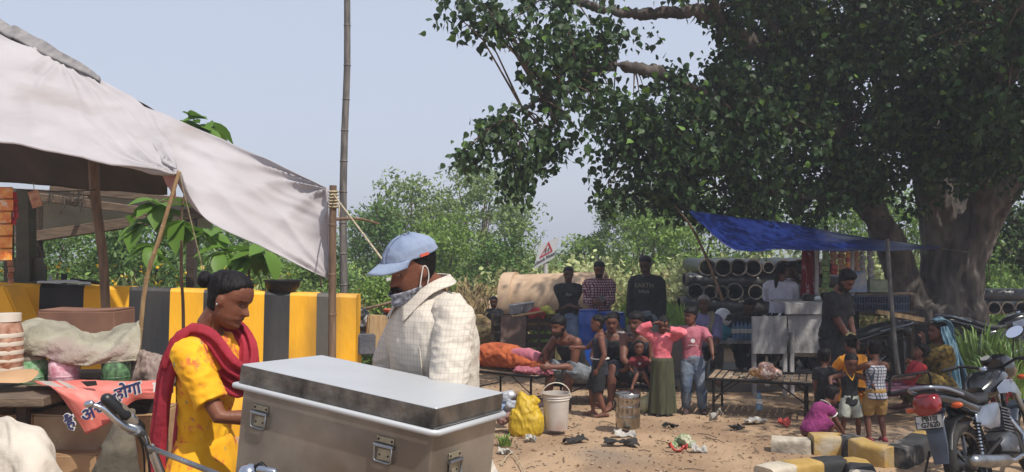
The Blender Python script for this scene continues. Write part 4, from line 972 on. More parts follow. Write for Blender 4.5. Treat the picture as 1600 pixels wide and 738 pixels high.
mb_ = MB(); mb_.box((-2.7, 5.15, tz-.045), (1.35, .5, .04)); mb_.build('plank', M['wood_dark'], root)
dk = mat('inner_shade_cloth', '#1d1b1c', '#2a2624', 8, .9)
m = sheet([[A(20, 612, 4.75), A(75, 612, 4.75), A(150, 610, 4.75), A(262, 610, 4.75)], [A(20, 652, 4.8), A(75, 655, 4.8), A(150, 655, 4.8), A(262, 660, 4.8)]], 20, 8, .02, (6, 2)); solid(one(m, 'table_shade', dk, 'dark sheet standing in for the shade beneath the plank table behind the pink banner', 'cloth'))  # shade below the table put in as a dark sheet
# cartons
card = mat('cardboard', '#8f6f50', '#a3835f', 5, .85, bump=.15, c3='#7c6048'); cardw = mat('cardboard_pale', '#b3a08a', '#a18a70', 5, .85, c3='#8b6f58')
def carton(name, px0, py0, px1, py1, d, dep, mt, label, rz=0, txt=None, cat='box'):
    a, b_ = A(px0, py0, d), A(px1, py1, d); w_ = b_.x-a.x; h = a.z-b_.z; c = Vector(((a.x+b_.x)/2, d+dep/2, b_.z))
    r_ = thing(name, c, label, cat, rz=rz, local=True); m = MB(); m.box((0, 0, h/2), (w_, dep, h)); m.build('case', mt, r_, bevel=.006)
    m = MB(); m.box((0, -dep/2-.001, h/2), (w_*.9, .003, .03)); 
    for s in (-1, 1): 
        q = MB(); q.box((s*w_*.25, 0, h+.003), (w_*.49, dep*.98, .006), rot=(0, s*R(-2), 0)); q.build('flap', mt, r_)
    if txt:
        for tx, ox, oz, sz, mk in txt: text(tx, sz, mk, r_, Matrix.Translation((ox*w_, -dep/2-.004, h*oz))@Matrix.Rotation(R(90), 4, 'X'))
    return r_
carton('carton', 58, 487, 178, 540, 5.35, .3, mat('cardboard_brown', '#6b4a3a', '#7d5a48', 5, .85), 'reddish brown carton behind the sack cloth on the table')
carton('carton', 52, 650, 150, 712, 4.5, .4, cardw, 'pale printed carton under the table beneath the banner', txt=[('••', -.1, .35, .06, M['rope']), ])
carton('carton', 150, 652, 235, 790, 4.7, .4, card, 'brown carton with white marks behind the bicycle grip', txt=[('8r', -.1, .82, .08, M['paper_white']), ('22', -.25, .62, .08, M['paper_white'])])
carton('carton', 60, 712, 150, 790, 4.4, .4, card, 'lower brown carton on the ground under the table')
carton('carton', -40, 650, 50, 790, 4.7, .4, card, 'brown carton at the left edge beneath the table')
# sack cloth over the jars
sackm = mat('sackcloth', '#7f7a6a', '#979280', 5, .95, bump=.5, bs=60, det=3, c3='#86706f')
sk = sheet([[A(8, 512, 5.1), A(60, 498, 5.15), A(110, 506, 5.15), A(150, 522, 5.15), A(190, 510, 5.15), A(216, 500, 5.1)],
            [A(12, 518, 4.85), A(50, 505, 4.85), A(105, 515, 4.85), A(150, 535, 4.85), A(190, 525, 4.85), A(219, 518, 4.9)],
            [A(26, 532, 4.70), A(60, 534, 4.68), A(105, 542, 4.68), A(145, 550, 4.68), A(185, 550, 4.72), A(218, 545, 4.8)],
            [A(28, 564, 4.66), A(62, 556, 4.66), A(90, 566, 4.66), A(128, 572, 4.66), A(160, 568, 4.68), A(212, 564, 4.74)]], 60, 30, .022, (7, 5), 21, fold=(.014, 4.5, .4))
solid(one(sk, 'sackcloth', sackm, 'grey-brown sackcloth thrown over the jars on the table', 'cloth', smooth=180), .008)
glass = mat('jar_plastic', '#c9ccc8', rough=.12, alpha=.15)
jar_c = [mat('green_sweets', '#2f7a3a', '#9fb098', 30, .5, det=2, contrast=.15), mat('pink_sweets', '#b06a80', '#d8b9c0', 34, .4, det=2, contrast=.15), mat('dark_sweets', '#243326', '#5f8a5c', 40, .45, det=2, contrast=.15), mat('amber_snacks', '#7d4a33', '#b5917a', 22, .4, det=4, contrast=.3)]
def jar(px, py0, py1, wpx, d, ci, label, cover=None):
    b_ = A(px, py1, d); t_ = A(px, py0, d); h = t_.z-b_.z; r = wpx/F*d/2; r_ = thing('jar', b_, label, 'jar', 'plastic jars on the stall')
    m = MB(); m.lathe([(r*.85, 0), (r, .02), (r, h*.72), (r*.82, h*.86), (r*.82, h*.9)], b_, seg=22, wob=.06); m.build('body', jar_c[ci], r_, smooth=True)
    m = MB(); m.lathe([(r*1.01, h*.25), (r*1.03, h*.27), (r*1.01, h*.29)], b_, seg=22); m.build('ring', jar_c[ci], r_, smooth=True)
    m = MB(); m.lathe([(r*.86, h*.88), (r*.86, h), (0, h)], b_, seg=22); m.build('lid', cover or M['dirt_cloth'], r_, smooth=True)
    if ci == 3:
        for k in range(5): q = MB(); q.lathe([(r*1.0, 0), (r*1.03, .012), (r*1.0, .024)], b_+Vector((0, 0, h*(.12+.13*k))), seg=22); q.build('ridge', M['white_plastic'], r_, smooth=True)
jar(50, 556, 600, 46, 4.74, 0, 'jar of green sweets, leftmost under the sackcloth'); jar(100, 553, 599, 44, 4.73, 1, 'jar of pink wrapped sweets with a ragged brown cover, middle of the three', M['wood']); jar(181, 556, 600, 42, 4.76, 2, 'jar of dark green wrapped packets, rightmost under the sackcloth')
jar(8, 490, 592, 50, 4.6, 3, 'tall ribbed plastic jar of brown snacks at the left edge', M['white_plastic'])
for px, lab in ((124, 'left'), (160, 'right')): pass
stripem = mat('striped_fabric', '#6a5850', '#8f8078', 60, .9, bump=.3, det=0, contrast=.1, stretch=(1, 1, .1))
m = MB(); m.loft([(A(210, 598, 4.9), (.06, 0, 0), (0, .08, .02)), (A(212, 580, 4.9), (.1, 0, 0), (0, .1, .03)), (A(228, 566, 4.9), (.1, 0, 0), (0, .1, .04)), (A(238, 560, 4.9), (.05, 0, 0), (0, .06, .02))], 16); m.tube([A(222, 560, 4.9), A(240, 575, 4.88), A(248, 600, 4.88), A(240, 640, 4.85)], [.05, .09, .08, .06], 14, caps='round')
r_ = remesh(m, 'cloth_bundle', stripem, .012, None, 3, wr=.012, wsc=14); tag(r_, 'brown striped cloth bundle at the right end of the table beside the woman', 'bundle')
m = MB(); m.loft([(A(-12, 594, 4.45), (.02, 0, 0), (0, .05, .02)), (A(10, 590, 4.45), (.1, .0, 0), (0, .09, .025)), (A(32, 588, 4.45), (.08, 0, .0), (0, .07, .03)), (A(44, 583, 4.45), (.02, 0, 0), (0, .03, .02))], 14); m.disp(.02, 8); one(m, 'cloth', mat('tan_cloth', '#a07e5c', '#b08d6a', 5, .9), 'small crumpled tan cloth on the plank below the tall jar', 'cloth', smooth=True)
# pink banner with Devanagari writing
ban = mat('pink_banner', '#c9665c', '#d27a6e', 3, .5, bump=.1, c3='#c07068')
bn = sheet([[A(40, 596, 4.62), A(90, 596, 4.6), A(140, 594, 4.6), A(190, 595, 4.6), A(262, 594, 4.6)],
            [A(64, 600, 4.35), A(92, 604, 4.33), A(142, 603, 4.36), A(192, 603, 4.38), A(262, 602, 4.4)],
            [A(90, 612, 4.3), A(118, 626, 4.28), A(160, 622, 4.32), A(205, 614, 4.35), A(262, 612, 4.38)],
            [A(134, 679, 4.3), A(150, 672, 4.3), A(178, 655, 4.33), A(212, 626, 4.36), A(262, 624, 4.38)]], 40, 26, .008, (5, 4), 31)
ban_o = thing('banner', A(134, 679, 4.3), 'faded pink banner with blue Devanagari lettering hanging off the table', 'banner')
solid(bn.build('sheet', ban, ban_o, smooth=180, recalc=False), .002)
navy = mat('navy_print', '#1d2350', rough=.5)
for s, a_, b_, d, sz in (('है', (108, 664), (126, 652), 4.24, .085), ('अच', (140, 648), (166, 634), 4.25, .095), ('ब', (176, 628), (192, 618), 4.28, .08), ('होगा', (190, 614), (222, 604), 4.29, .085)):
    p0, p1 = A(*a_, d), A(*b_, d); Mx = frame((p0+p1)/2+Vector((0, -.045, 0)), p1-p0, Vector((0, .2, 1)))
    text(s, sz*1.0, M['paper_white'], ban_o, Mx@Matrix.Translation((0, 0, -.004)), depth=.001, bold=.006); text(s, sz, navy, ban_o, Mx, depth=.001, bold=.0015)
p0, p1 = A(238, 605, 4.3), A(262, 603, 4.3); text('ान', .07, M['paper_white'], ban_o, frame((p0+p1)/2+Vector((0, -.02, 0)), p1-p0, Vector((0, .3, 1))), depth=.001, bold=.003)
for q, nm_ in ((((88, 596), (104, 600), (128, 613), (108, 609)), 'white_stripe'), (((60, 597), (80, 598), (100, 607), (78, 606)), 'white_stripe'), (((126, 598), (150, 597), (152, 604), (136, 606)), 'dark_stripe')):
    mb_ = MB(); mb_.add([A(x, y, 4.31)+Vector((0, 0, .006)) for x, y in q], [(0, 1, 2, 3)]); solid(mb_.build(nm_, M['paper_white'] if nm_[0] == 'w' else dk, ban_o), .002)
# draped white cloth bottom left, worn sack by the handlebar
dr = sheet([[A(-90, 655, 3.6), A(0, 652, 3.55), A(25, 655, 3.5), A(60, 672, 3.5), A(88, 700, 3.5), A(98, 745, 3.5)], [A(-90, 700, 3.4), A(0, 700, 3.35), A(22, 705, 3.3), A(55, 712, 3.3), A(86, 728, 3.35), A(106, 760, 3.4)], [A(-90, 800, 3.3), A(0, 800, 3.25), A(22, 800, 3.2), A(55, 800, 3.2), A(95, 800, 3.3), A(118, 810, 3.4)]], 40, 24, .02, (4, 4), 41, fold=(.015, 2.5, .2))
solid(one(dr, 'draped_cloth', mat('cream_canvas', '#b3aa9d', '#c2b9ac', 4, .9, bump=.3), 'cream canvas draped over goods in the bottom left corner', 'cloth', smooth=180), .006)
m = MB(); m.loft([(A(200, 640, 4.2), (.03, 0, 0), (0, .05, 0)), (A(192, 670, 4.15), (.05, 0, 0), (0, .05, 0)), (A(184, 700, 4.1), (.08, 0, 0), (0, .06, 0)), (A(178, 760, 4.1), (.12, 0, 0), (0, .09, 0)), (A(176, 850, 4.1), (.14, 0, 0), (0, .1, 0))], 18)
r_ = remesh(m, 'sack', mat('old_sack', '#4c463c', '#5f584b', 7, .95, bump=.4), .014, None, 3, wr=.014, wsc=12, stretch=(1, 1, .3)); tag(r_, 'worn grey sack slumped behind the bicycle handlebar', 'sack')
# ------------------------------------------------------------------ galvanised trunk
galv = mat('galvanised', '#9f9a92', '#746d64', 4, .42, .65, rn=.12, bump=.4, bs=3, det=8, contrast=.35, c3='#7a6f62', coords='Object')
galv_l = mat('galvanised_lid', '#b4b7ba', '#acafb2', 3, .5, .3, rn=.05, bump=.1, bs=6, det=6)
galv_d = mat('galvanised_stained', '#85827d', '#57534e', 14, .45, .85, rn=.15, bump=.25, bs=40, det=8, contrast=.3, c3='#2e2d2c')
kB = .75/.7; O_ = Vector((-.1943*kB, 2.1508*kB, 1.62+(1.2157-1.62)*kB))
Rb = Matrix.Rotation(-.503, 3, 'Z')@Matrix.Rotation(.096, 3, 'Y')@Matrix.Rotation(-.0335, 3, 'X')
Lx, Wy, hz = .75, .349*kB, .0585*kB
trunk_b = thing('metal_trunk', O_, 'large galvanised metal trunk with two label plates and lifting handles in the foreground', 'trunk', local=True, rot=Rb.to_euler())
def bx(name, x0, x1, y0, y1, z0, z1, mt, bevel=.003, par=trunk_b):
    m = MB(); m.box(((x0+x1)/2, (y0+y1)/2, (z0+z1)/2), (x1-x0, y1-y0, z1-z0)); return m.build(name, mt, par, bevel=bevel)
lid = MB(); lid.box((-Lx/2, Wy/2, -hz/2), (Lx, Wy, hz)); lid.build('lid', [galv_l], trunk_b, bevel=.003)
# stained lid skirt, proud of the lid
bx('lid_skirt', -Lx-.0015, .0015, -.0015, 0, -hz+.002, -.004, galv_d, 0); bx('lid_skirt', 0, .0015, 0, Wy, -hz+.002, -.004, galv_d, 0)
bx('case', -Lx+.008, -.008, .008, Wy-.008, -.40, -hz, galv, .003)
m = MB(); rz_ = -hz-.006
rim = [(-Lx-.012, -.012, rz_), (.0, -.012, rz_), (.012, 0, rz_), (.012, Wy, rz_), (0, Wy+.012, rz_), (-Lx, Wy+.012, rz_), (-Lx-.012, Wy, rz_), (-Lx-.012, -.012, rz_)]
m.tube(rim, .0095, 10); m.build('rolled_rim', galv_l, trunk_b, smooth=True)
m = MB(); m.tube([(.004, -.004, -hz+.006), (.004, Wy, -hz+.006)], .003, 6); m.build('seam', M['steel'], trunk_b)
brass = mat('aged_plate', '#8b8877', '#a39f8c', 30, .4, .6)
def latch(x, y, z, M0):
    r_ = bpy.data.objects.new('handle', None); col.objects.link(r_); r_.parent = trunk_b; r_.location = (x, y, z); r_.rotation_euler = (0, 0, M0); OFF[r_.name] = Vector((0, 0, 0))
    q = MB(); q.box((0, -.0015, .030), (.062, .003, .018)); q.build('upper_plate', brass, r_, bevel=.001)
    q = MB(); q.box((0, -.0015, -.012), (.05, .003, .035)); q.build('back_plate', brass, r_, bevel=.001)
    q = MB(); w_, h_ = .031, .027; P = [(-w_, .012), (w_, .012), (w_, -h_), (w_-.006, -h_-.006), (-w_+.006, -h_-.006), (-w_, -h_), (-w_, .012)]
    q.tube([(x_, -.009, z_) for x_, z_ in P], .0042, 8); q.build('bail', M['steel'], r_, smooth=True)
    for s in (-1, 1):
        q = MB(); q.ell((s*.024, -.004, .03), (.0035, .0025, .0035), seg=8, rings=5); q.build('rivet', M['black_metal'], r_)
        q = MB(); q.ell((s*.015, -.004, -.014), (.003, .0025, .003), seg=8, rings=5); q.build('rivet', M['black_metal'], r_)
    q = MB(); q.tube([(-w_-.004, -.007, .014), (w_+.004, -.007, .014)], .006, 8); q.build('hinge_tube', M['steel'], r_, smooth=True)
latch(-.655, .007, -.155, 0); latch(-.165, .007, -.155, 0); latch(-.007, .13, -.185, R(90))
cart = thing('handcart', Vector((-.5, 2.6, gz(0, 2.6))), 'wooden cart bed that the trunk stands on', 'cart')
for k in range(6): mb_ = MB(); mb_.box((-.55, 2.3+k*.15, .755), (1.5, .14, .03)); mb_.build('board', M['wood'], cart, bevel=.004)
for x in (-1.2, .1):
    for y in (2.35, 3.0): mb_ = MB(); mb_.beam((x, y, .74), (x, y, -.02), .06, .06); mb_.build('leg', M['wood_dark'], cart)
# wedge under the tilted trunk
m = MB(); m.box((-.62, 2.72, .775), (.2, .2, .01)); 
# ------------------------------------------------------------------ concrete pipes
cp = mat('pipe_concrete', '#a88d72', '#bda388', 2.5, .9, bump=.4, bs=12, det=8, c3='#8f7660')
def hollow(m, a, b_, r, t, seg=32):
    a = Vector(a); b_ = Vector(b_); ax = (b_-a); Ln = ax.length
    m.lathe([(r, 0), (r, Ln), (r-t, Ln), (r-t, 0)], a, ax, seg, closed=True)
D = 15.2
m = MB(); a, b_ = A(800, 470, D), A(948, 466, D-.5); ra = .47
hollow(m, a, b_, ra, .06); hollow(m, a-(b_-a).normalized()*.12, a+(b_-a).normalized()*.1, ra+.05, .09)
o = one(m, 'concrete_pipe', cp, 'big tan concrete pipe lying behind the crates below the road sign', 'pipe', 'large concrete pipes', smooth=True)
m = MB(); a, b_ = A(756, 500, 16.2), A(800, 496, 16.0); hollow(m, a, b_, .44, .06); one(m, 'concrete_pipe', cp, 'shorter rougher concrete pipe end left of the big tan pipe', 'pipe', 'large concrete pipes', smooth=True)
# ------------------------------------------------------------------ black water pipes
bp_ = mat('pipe_black', '#2d3036', '#3c3e43', 4, .42, bump=.1, c3='#5a554e'); bpi = mat('pipe_dusty_end', '#5c544b', '#786e63', 6, .9)
def hpipe(a, b_, r, label, ends=True):
    t = thing('water_pipe', (Vector(a)+Vector(b_))/2, label, 'pipe', 'black plastic water pipes')
    m = MB(); hollow(m, a, b_, r, r*.16, 26); m.build('tube', bp_, t, smooth=True)
    if ends:
        m = MB(); ax = (Vector(b_)-Vector(a)).normalized(); hollow(m, Vector(a)-ax*.004, Vector(a)+ax*.05, r*1.02, r*.15, 26); m.build('rim', bpi, t, smooth=True)
D = 15.6; s_ = F/D
pos = ['first', 'second', 'third', 'fourth', 'fifth', 'sixth', 'seventh', 'eighth', 'ninth', 'tenth']
for i, px in enumerate((1105, 1130, 1154, 1177, 1201, 1225, 1249, 1271, 1293)):
    r = (13.2 if i != 4 else 9)/s_; hpipe(A(px, 418+(i % 2)*.8, D), A(px+8, 418, D)+Vector((.25, 3.2, 0)), r, 'end of black pipe, %s from the left in the top row of the stack' % pos[i])
for i, px in enumerate((1087, 1110, 1128, 1148, 1181, 1201, 1222, 1244)):
    r = (12.8, 11, 11, 13.5, 11.5, 11, 11.5, 11)[i]/s_; hpipe(A(px, 456+(i % 3)*.8, D), A(px+8, 455, D)+Vector((.25, 3.2, 0)), r, 'end of black pipe, %s from the left in the lower row of the stack' % pos[i])
hpipe(A(1069, 437, D+.1), A(1310, 440, D+.3), 10.5/s_, 'long black pipe lying crosswise between the two rows of pipe ends')
hpipe(A(1061, 475, D+.1), A(1310, 480, D+.3), 11.5/s_, 'long black pipe lying crosswise under the lower row')
hpipe(A(1061, 500, D+.1), A(1310, 503, D+.3), 11.5/s_, 'lowest long black pipe of the stack, almost on the ground')
D = 14.8; s_ = F/D
hpipe(A(1690, 461, D), A(1525, 461, D+.2), 10/s_, 'long black pipe lying on top of the stack right of the tree', False)
for i, px in enumerate((1534, 1554, 1575, 1597)): hpipe(A(px, 482, D), A(px+6, 482, D)+Vector((.2, 3, 0)), 10/s_, 'end of black pipe, %s from the left in the row right of the tree' % pos[i])
# ------------------------------------------------------------------ road sign
root = thing('road_sign', gp(852, 17), 'tilted white warning sign with a red triangle and walking children', 'road sign')
D = 17
m = MB(); m.tube([gp(849, D, -.2), A(853, 398, D)], .045, 12); m.build('post', mat('white_post', '#b8b6b4', '#a8a5a2', 5, .6), root, smooth=True)
cs = [A(834, 421, D-.06), A(866, 403, D-.06), A(874, 370, D-.06), A(842, 384, D-.06)]
mb_ = MB(); mb_.add([c for c in cs]+[c+Vector((0, .02, 0)) for c in cs], [(0, 1, 2, 3), (7, 6, 5, 4), (0, 4, 5, 1), (1, 5, 6, 2), (2, 6, 7, 3), (3, 7, 4, 0)]); mb_.build('panel', mat('sign_white', '#bfc0c4', '#b2b3b8', 5, .5), root)
X, Y = cs[1]-cs[0], cs[3]-cs[0]; bil = lambda u, v, dy=.004: cs[0]+X*u+Y*v+Vector((0, -dy, 0))
red = mat('sign_red', '#a32032', rough=.5)
tri = [(.16, .36), (.84, .36), (.5, .93)]; tri2 = [(.27, .43), (.73, .43), (.5, .80)]
mb_ = MB(); mb_.add([bil(*p) for p in tri]+[bil(*p) for p in tri2], [(0, 1, 4, 3), (1, 2, 5, 4), (2, 0, 3, 5)]); solid(mb_.build('triangle', red, root), .003)
for cx, sc_ in ((.43, 1), (.57, .85)):
    mb_ = MB(); h = .24*sc_
    for k in range(8): pass
    P = lambda x, y: bil(cx+x*sc_, .45+y*sc_, .008)
    mb_.add([P(-.03, .08), P(.03, .08), P(.035, .18), P(-.025, .19)], [(0, 1, 2, 3)]); mb_.add([P(-.03, .09), P(-.06, 0), P(-.04, 0), P(-.005, .08)], [(0, 1, 2, 3)]); mb_.add([P(.03, .09), P(.05, 0), P(.03, 0), P(.0, .08)], [(0, 1, 2, 3)])
    mb_.add([P(.02+.02*math.cos(a_), .215+.025*math.sin(a_)) for a_ in [k*.785 for k in range(8)]], [tuple(range(8))]); mb_.add([P(.03, .17), P(.08, .12), P(.07, .11), P(.025, .14)], [(0, 1, 2, 3)])
    solid(mb_.build('child_pictogram', M['ink_black'], root), .002)
c = bil(.5, .22, .008); text('School Ahead', .095, M['ink_black'], root, frame(c, X, Y), depth=.001, bold=.001)
# ------------------------------------------------------------------ stacked slatted crates with things on top
D = 12.6; root = thing('wooden_crate', gp(818, D), 'dark slatted wooden crate with a brown board leaning on it', 'crate'); 
def slat(p, q, w_, h_, mt='wood_dark', nm='slat', par=None): mb_ = MB(); mb_.beam(p, q, w_, h_); return mb_.build(nm, M[mt], par or root, bevel=.003)
for k in range(5):
    y = 500+k*13; slat(A(820, y, D-.02), A(866, y, D), .02, .08); slat(A(770, y, D), A(782, y, D), .02, .08)
for px in (822, 842, 864): slat(A(px, 492, D-.05), A(px, 566, D-.05), .05, .03)
slat(A(770, 490, D-.04), A(770, 566, D-.04), .05, .03)
for k in range(5): slat(A(772, 500+k*13, D+.5), A(866, 500+k*13, D+.5), .02, .08)
for k in range(6): slat(A(768+k*17, 492, D-.05)+Vector((.07, 0, 0)), A(768+k*17, 492, D+.5)+Vector((.07, .0, 0)), .12, .02)
m = MB(); a, b_ = A(783, 494, D-.1), A(821, 560, D-.22); m.add([A(783, 494, D-.1), A(822, 493, D-.1), A(821, 562, D-.25), A(781, 562, D-.25)], [(0, 1, 2, 3)]); solid(m.build('board', mat('brown_board', '#4b3730', '#5a443a', 5, .7), root), .02)
root = thing('tin_box', A(816, 492, D+.1), 'small grey tin box perched at a tilt on the crate', 'box'); m = MB(); m.box(A(815, 482, D+.15), (.38, .3, .13), rot=(0, R(-8), 0)); m.build('case', M['wood_grey'], root, bevel=.008); m = MB(); m.box(A(815, 475, D+.15), (.4, .32, .015), rot=(0, R(-8), 0)); m.build('lid', M['wood_grey'], root); m = MB(); m.box(A(815, 482, D+.15)+Vector((0, -.155, 0)), (.02, .01, .05)); m.build('clasp', M['steel'], root)
def heap(name, pts, rads, mt, label, cat='cloth', vox=.015, wr=.015, wsc=12, flat=.8):
    m = MB()
    for p, r in zip(pts, rads): m.ell(p, (r, r*.85, r*flat), seg=12, rings=8)
    o = remesh(m, name, mt, vox, None, 3, wr=wr, wsc=wsc); tag(o, label, cat); return o
heap('red_cloth', [A(830, 492, D), A(838, 489, D), A(846, 493, D)], [.08, .1, .07], mat('red_cloth', '#8f1b22', '#a8262c', 8, .8), 'crumpled red cloth on top of the crate')
heap('yellow_cloth', [A(845, 488, D+.1), A(853, 486, D+.1), A(860, 491, D+.1)], [.08, .1, .08], mat('yellow_green_cloth', '#9a9a3a', '#b8b45a', 8, .8), 'yellow-green cloth bundle on the right end of the crate')
m = MB(); m.tube([A(800, 495, D-.1), A(848, 487, D-.1)], .018, 8); one(m, 'stick', M['bamboo_pale'], 'pale stick lying across the top of the crate', 'stick', smooth=True)
heap('sandbag_heap', [A(748, 508, 13.4), A(758, 516, 13.4), A(750, 524, 13.2), A(766, 522, 13.2)], [.2, .2, .2, .14], mat('straw_sacks', '#a38a58', '#8f7a5c', 5, .9, c3='#7d8a5a'), 'heap of straw-coloured sacks behind the man in the pale shirt', 'heap', wr=.03)
# ------------------------------------------------------------------ containers
def bucket(px, pyb, d, r, h, mt, label, name='bucket', taper=.85, rings=True, handle=True, cat='bucket', hm='white_plastic'):
    c = A(px, pyb, d); t = thing(name, c, label, cat); m = MB(); rb = r*taper
    prof = [(0, 0), (rb, 0), (rb+.3*(r-rb), h*.3), (rb+.8*(r-rb), h*.82)]
    if rings: prof += [(r*.985, h*.82), (r*1.03, h*.835), (r*.985, h*.85), (r*.985, h*.89), (r*1.035, h*.9), (r*.99, h*.915), (r*.99, h*.95)]
    prof += [(r*1.04, h*.97), (r*1.05, h), (r*.97, h), (r*.95, h*.9), (rb*.95, h*.04), (0, h*.04)]
    m.lathe(prof, c, seg=32); m.build('body', mt, t, smooth=True)
    if handle:
        m = MB(); m.tube([c+Vector((r*1.04*math.cos(a_), -.02*math.sin(a_), h*.93+r*.95*math.sin(a_))) for a_ in [math.pi*k/12 for k in range(13)]], .006, 6); m.build('handle', M[hm], t, smooth=True)
        for s in (-1, 1): m = MB(); m.box(c+Vector((s*r*1.05, 0, h*.92)), (.02, .04, .04)); m.build('lug', mt, t, bevel=.003)
    return t
Bd = 8.3
bucket(869, 670, Bd, .135, .355, mat('bucket_white', '#b5ada4', '#a89b90', 5, .5, c3='#94766a', bump=.1), 'white paint bucket with reddish stains and its handle up, on the bare ground')
bucket(879, 566, 11.5, .115, .24, mat('bucket_mustard', '#8f8a50', '#9b9470', 5, .6, c3='#b3aa90'), 'smaller dull yellow bucket behind the man in the black vest', handle=False)
steel_d = mat('steel_drum', '#b5afa8', '#8f8980', 5, .22, 1.0, bump=.15, bs=5, rn=.08)
c = A(981, 668, 8.35); t = thing('steel_canister', c, 'shiny steel canister with a lid standing beside the girl in the long skirt', 'canister')
m = MB(); r = .122; m.lathe([(0, 0), (r*.95, 0), (r, .015), (r*1.0, .1), (r*1.02, .11), (r, .12), (r, .20), (r*1.02, .21), (r, .22), (r, .285), (r*1.03, .295)], c, seg=36); m.build('drum', steel_d, t, smooth=True)
m = MB(); m.lathe([(r*1.05, .297), (r*1.05, .345), (r*.99, .355), (r*.5, .36), (0, .36)], c, seg=36); m.build('lid', steel_d, t, smooth=True)
for s in (-1, 1): m = MB(); m.tube([c+Vector((s*r, 0, .26)), c+Vector((s*(r+.02), 0, .25)), c+Vector((s*(r+.02), 0, .19)), c+Vector((s*r, 0, .18))], .004, 6); m.build('handle', M['steel'], t, smooth=True)
def barrel(px, py0, py1, d, wpx, label):
    b_ = A(px, py1, d); h = A(px, py0, d).z-b_.z; r = wpx/F*d/2; t = thing('plastic_barrel', b_, label, 'barrel', 'blue plastic barrels')
    m = MB(); m.lathe([(0, 0), (r*.9, 0), (r, .04), (r, h*.3), (r*1.03, h*.32), (r, h*.34), (r, h*.66), (r*1.03, h*.68), (r, h*.7), (r, h*.9), (r*.9, h*.97), (0, h*.97)], b_, seg=26); m.build('body', M['blue_plastic'], t, smooth=True)
    m = MB(); m.lathe([(r*.92, h*.95), (r*.95, h*.97), (r*.95, h), (0, h)], b_, seg=26); m.build('lid', M['blue_plastic'], t, smooth=True)
barrel(920, 484, 552, 11.9, 32, 'blue plastic barrel below the man in the checked shirt'); barrel(955, 488, 560, 12.0, 44, 'wide blue plastic barrel right of the checked-shirt man')
m = MB(); a_ = A(950, 556, 11.2); m.box(a_, (.7, .4, .24)); one(m, 'blue_box', M['blue_plastic'], 'dark blue plastic box behind the seated men', 'box', bevel=.02)
# yellow sack, bags
ys = mat('yellow_sack', '#a88a12', '#b99a1c', 5, .6, bump=.3, bs=14, c3='#7a6a2a')
m = MB(); c = gp(822, 8.25)
m.loft([(c+Vector((0, 0, z)), (x, 0, 0), (0, x*.8, 0)) for z, x in ((-.01, .14), (.03, .17), (.1, .178), (.18, .17), (.25, .14))], 18, pw=2.3); m.tube([c+Vector((0, 0, .24)), c+Vector((-.03, 0, .34)), c+Vector((-.055, -.01, .40))], [.13, .075, .035], 14, caps='round'); m.tube([c+Vector((.03, 0, .3)), c+Vector((.09, .0, .345)), c+Vector((.11, 0, .33))], [.08, .05, .03], 12, caps='round')
r_ = remesh(m, 'yellow_sack', ys, .008, None, 2, wr=.009, wsc=16, stretch=(1, 1, .45)); tag(r_, 'stuffed yellow plastic sack tied at the top beside the white bucket', 'sack')
heap('plastic_bag', [A(788, 622, 8.6), A(797, 618, 8.6), A(786, 640, 8.6), A(800, 634, 8.5)], [.08, .06, .09, .07], mat('bag_pale', '#a5a8ae', '#8b8f98', 7, .4, c3='#4a6f9a'), 'pale blue and white plastic bag slumped left of the yellow sack', 'bag', vox=.01)
heap('rag_pile', [A(784, 655, 8.3), A(793, 652, 8.3)], [.07, .06], mat('rag_brown', '#6a4a44', '#8a6a62', 9, .9), 'brown and pink rags at the foot of the yellow sack', 'rags', vox=.01)
c = gp(1011, 9.55); m = MB(); m.ell(c+Vector((0, 0, .08)), (.11, .09, .11), seg=16); m.tube([c+Vector((0, 0, .13)), c+Vector((.03, 0, .2))], [.06, .03], 12, caps='round'); r_ = remesh(m, 'jerrycan', mat('cream_bag', '#b5b089', '#a5a078', 7, .6), .01, None, 2, wr=.006); tag(r_, 'cream-coloured plastic can between the seated man and the long skirt', 'can')
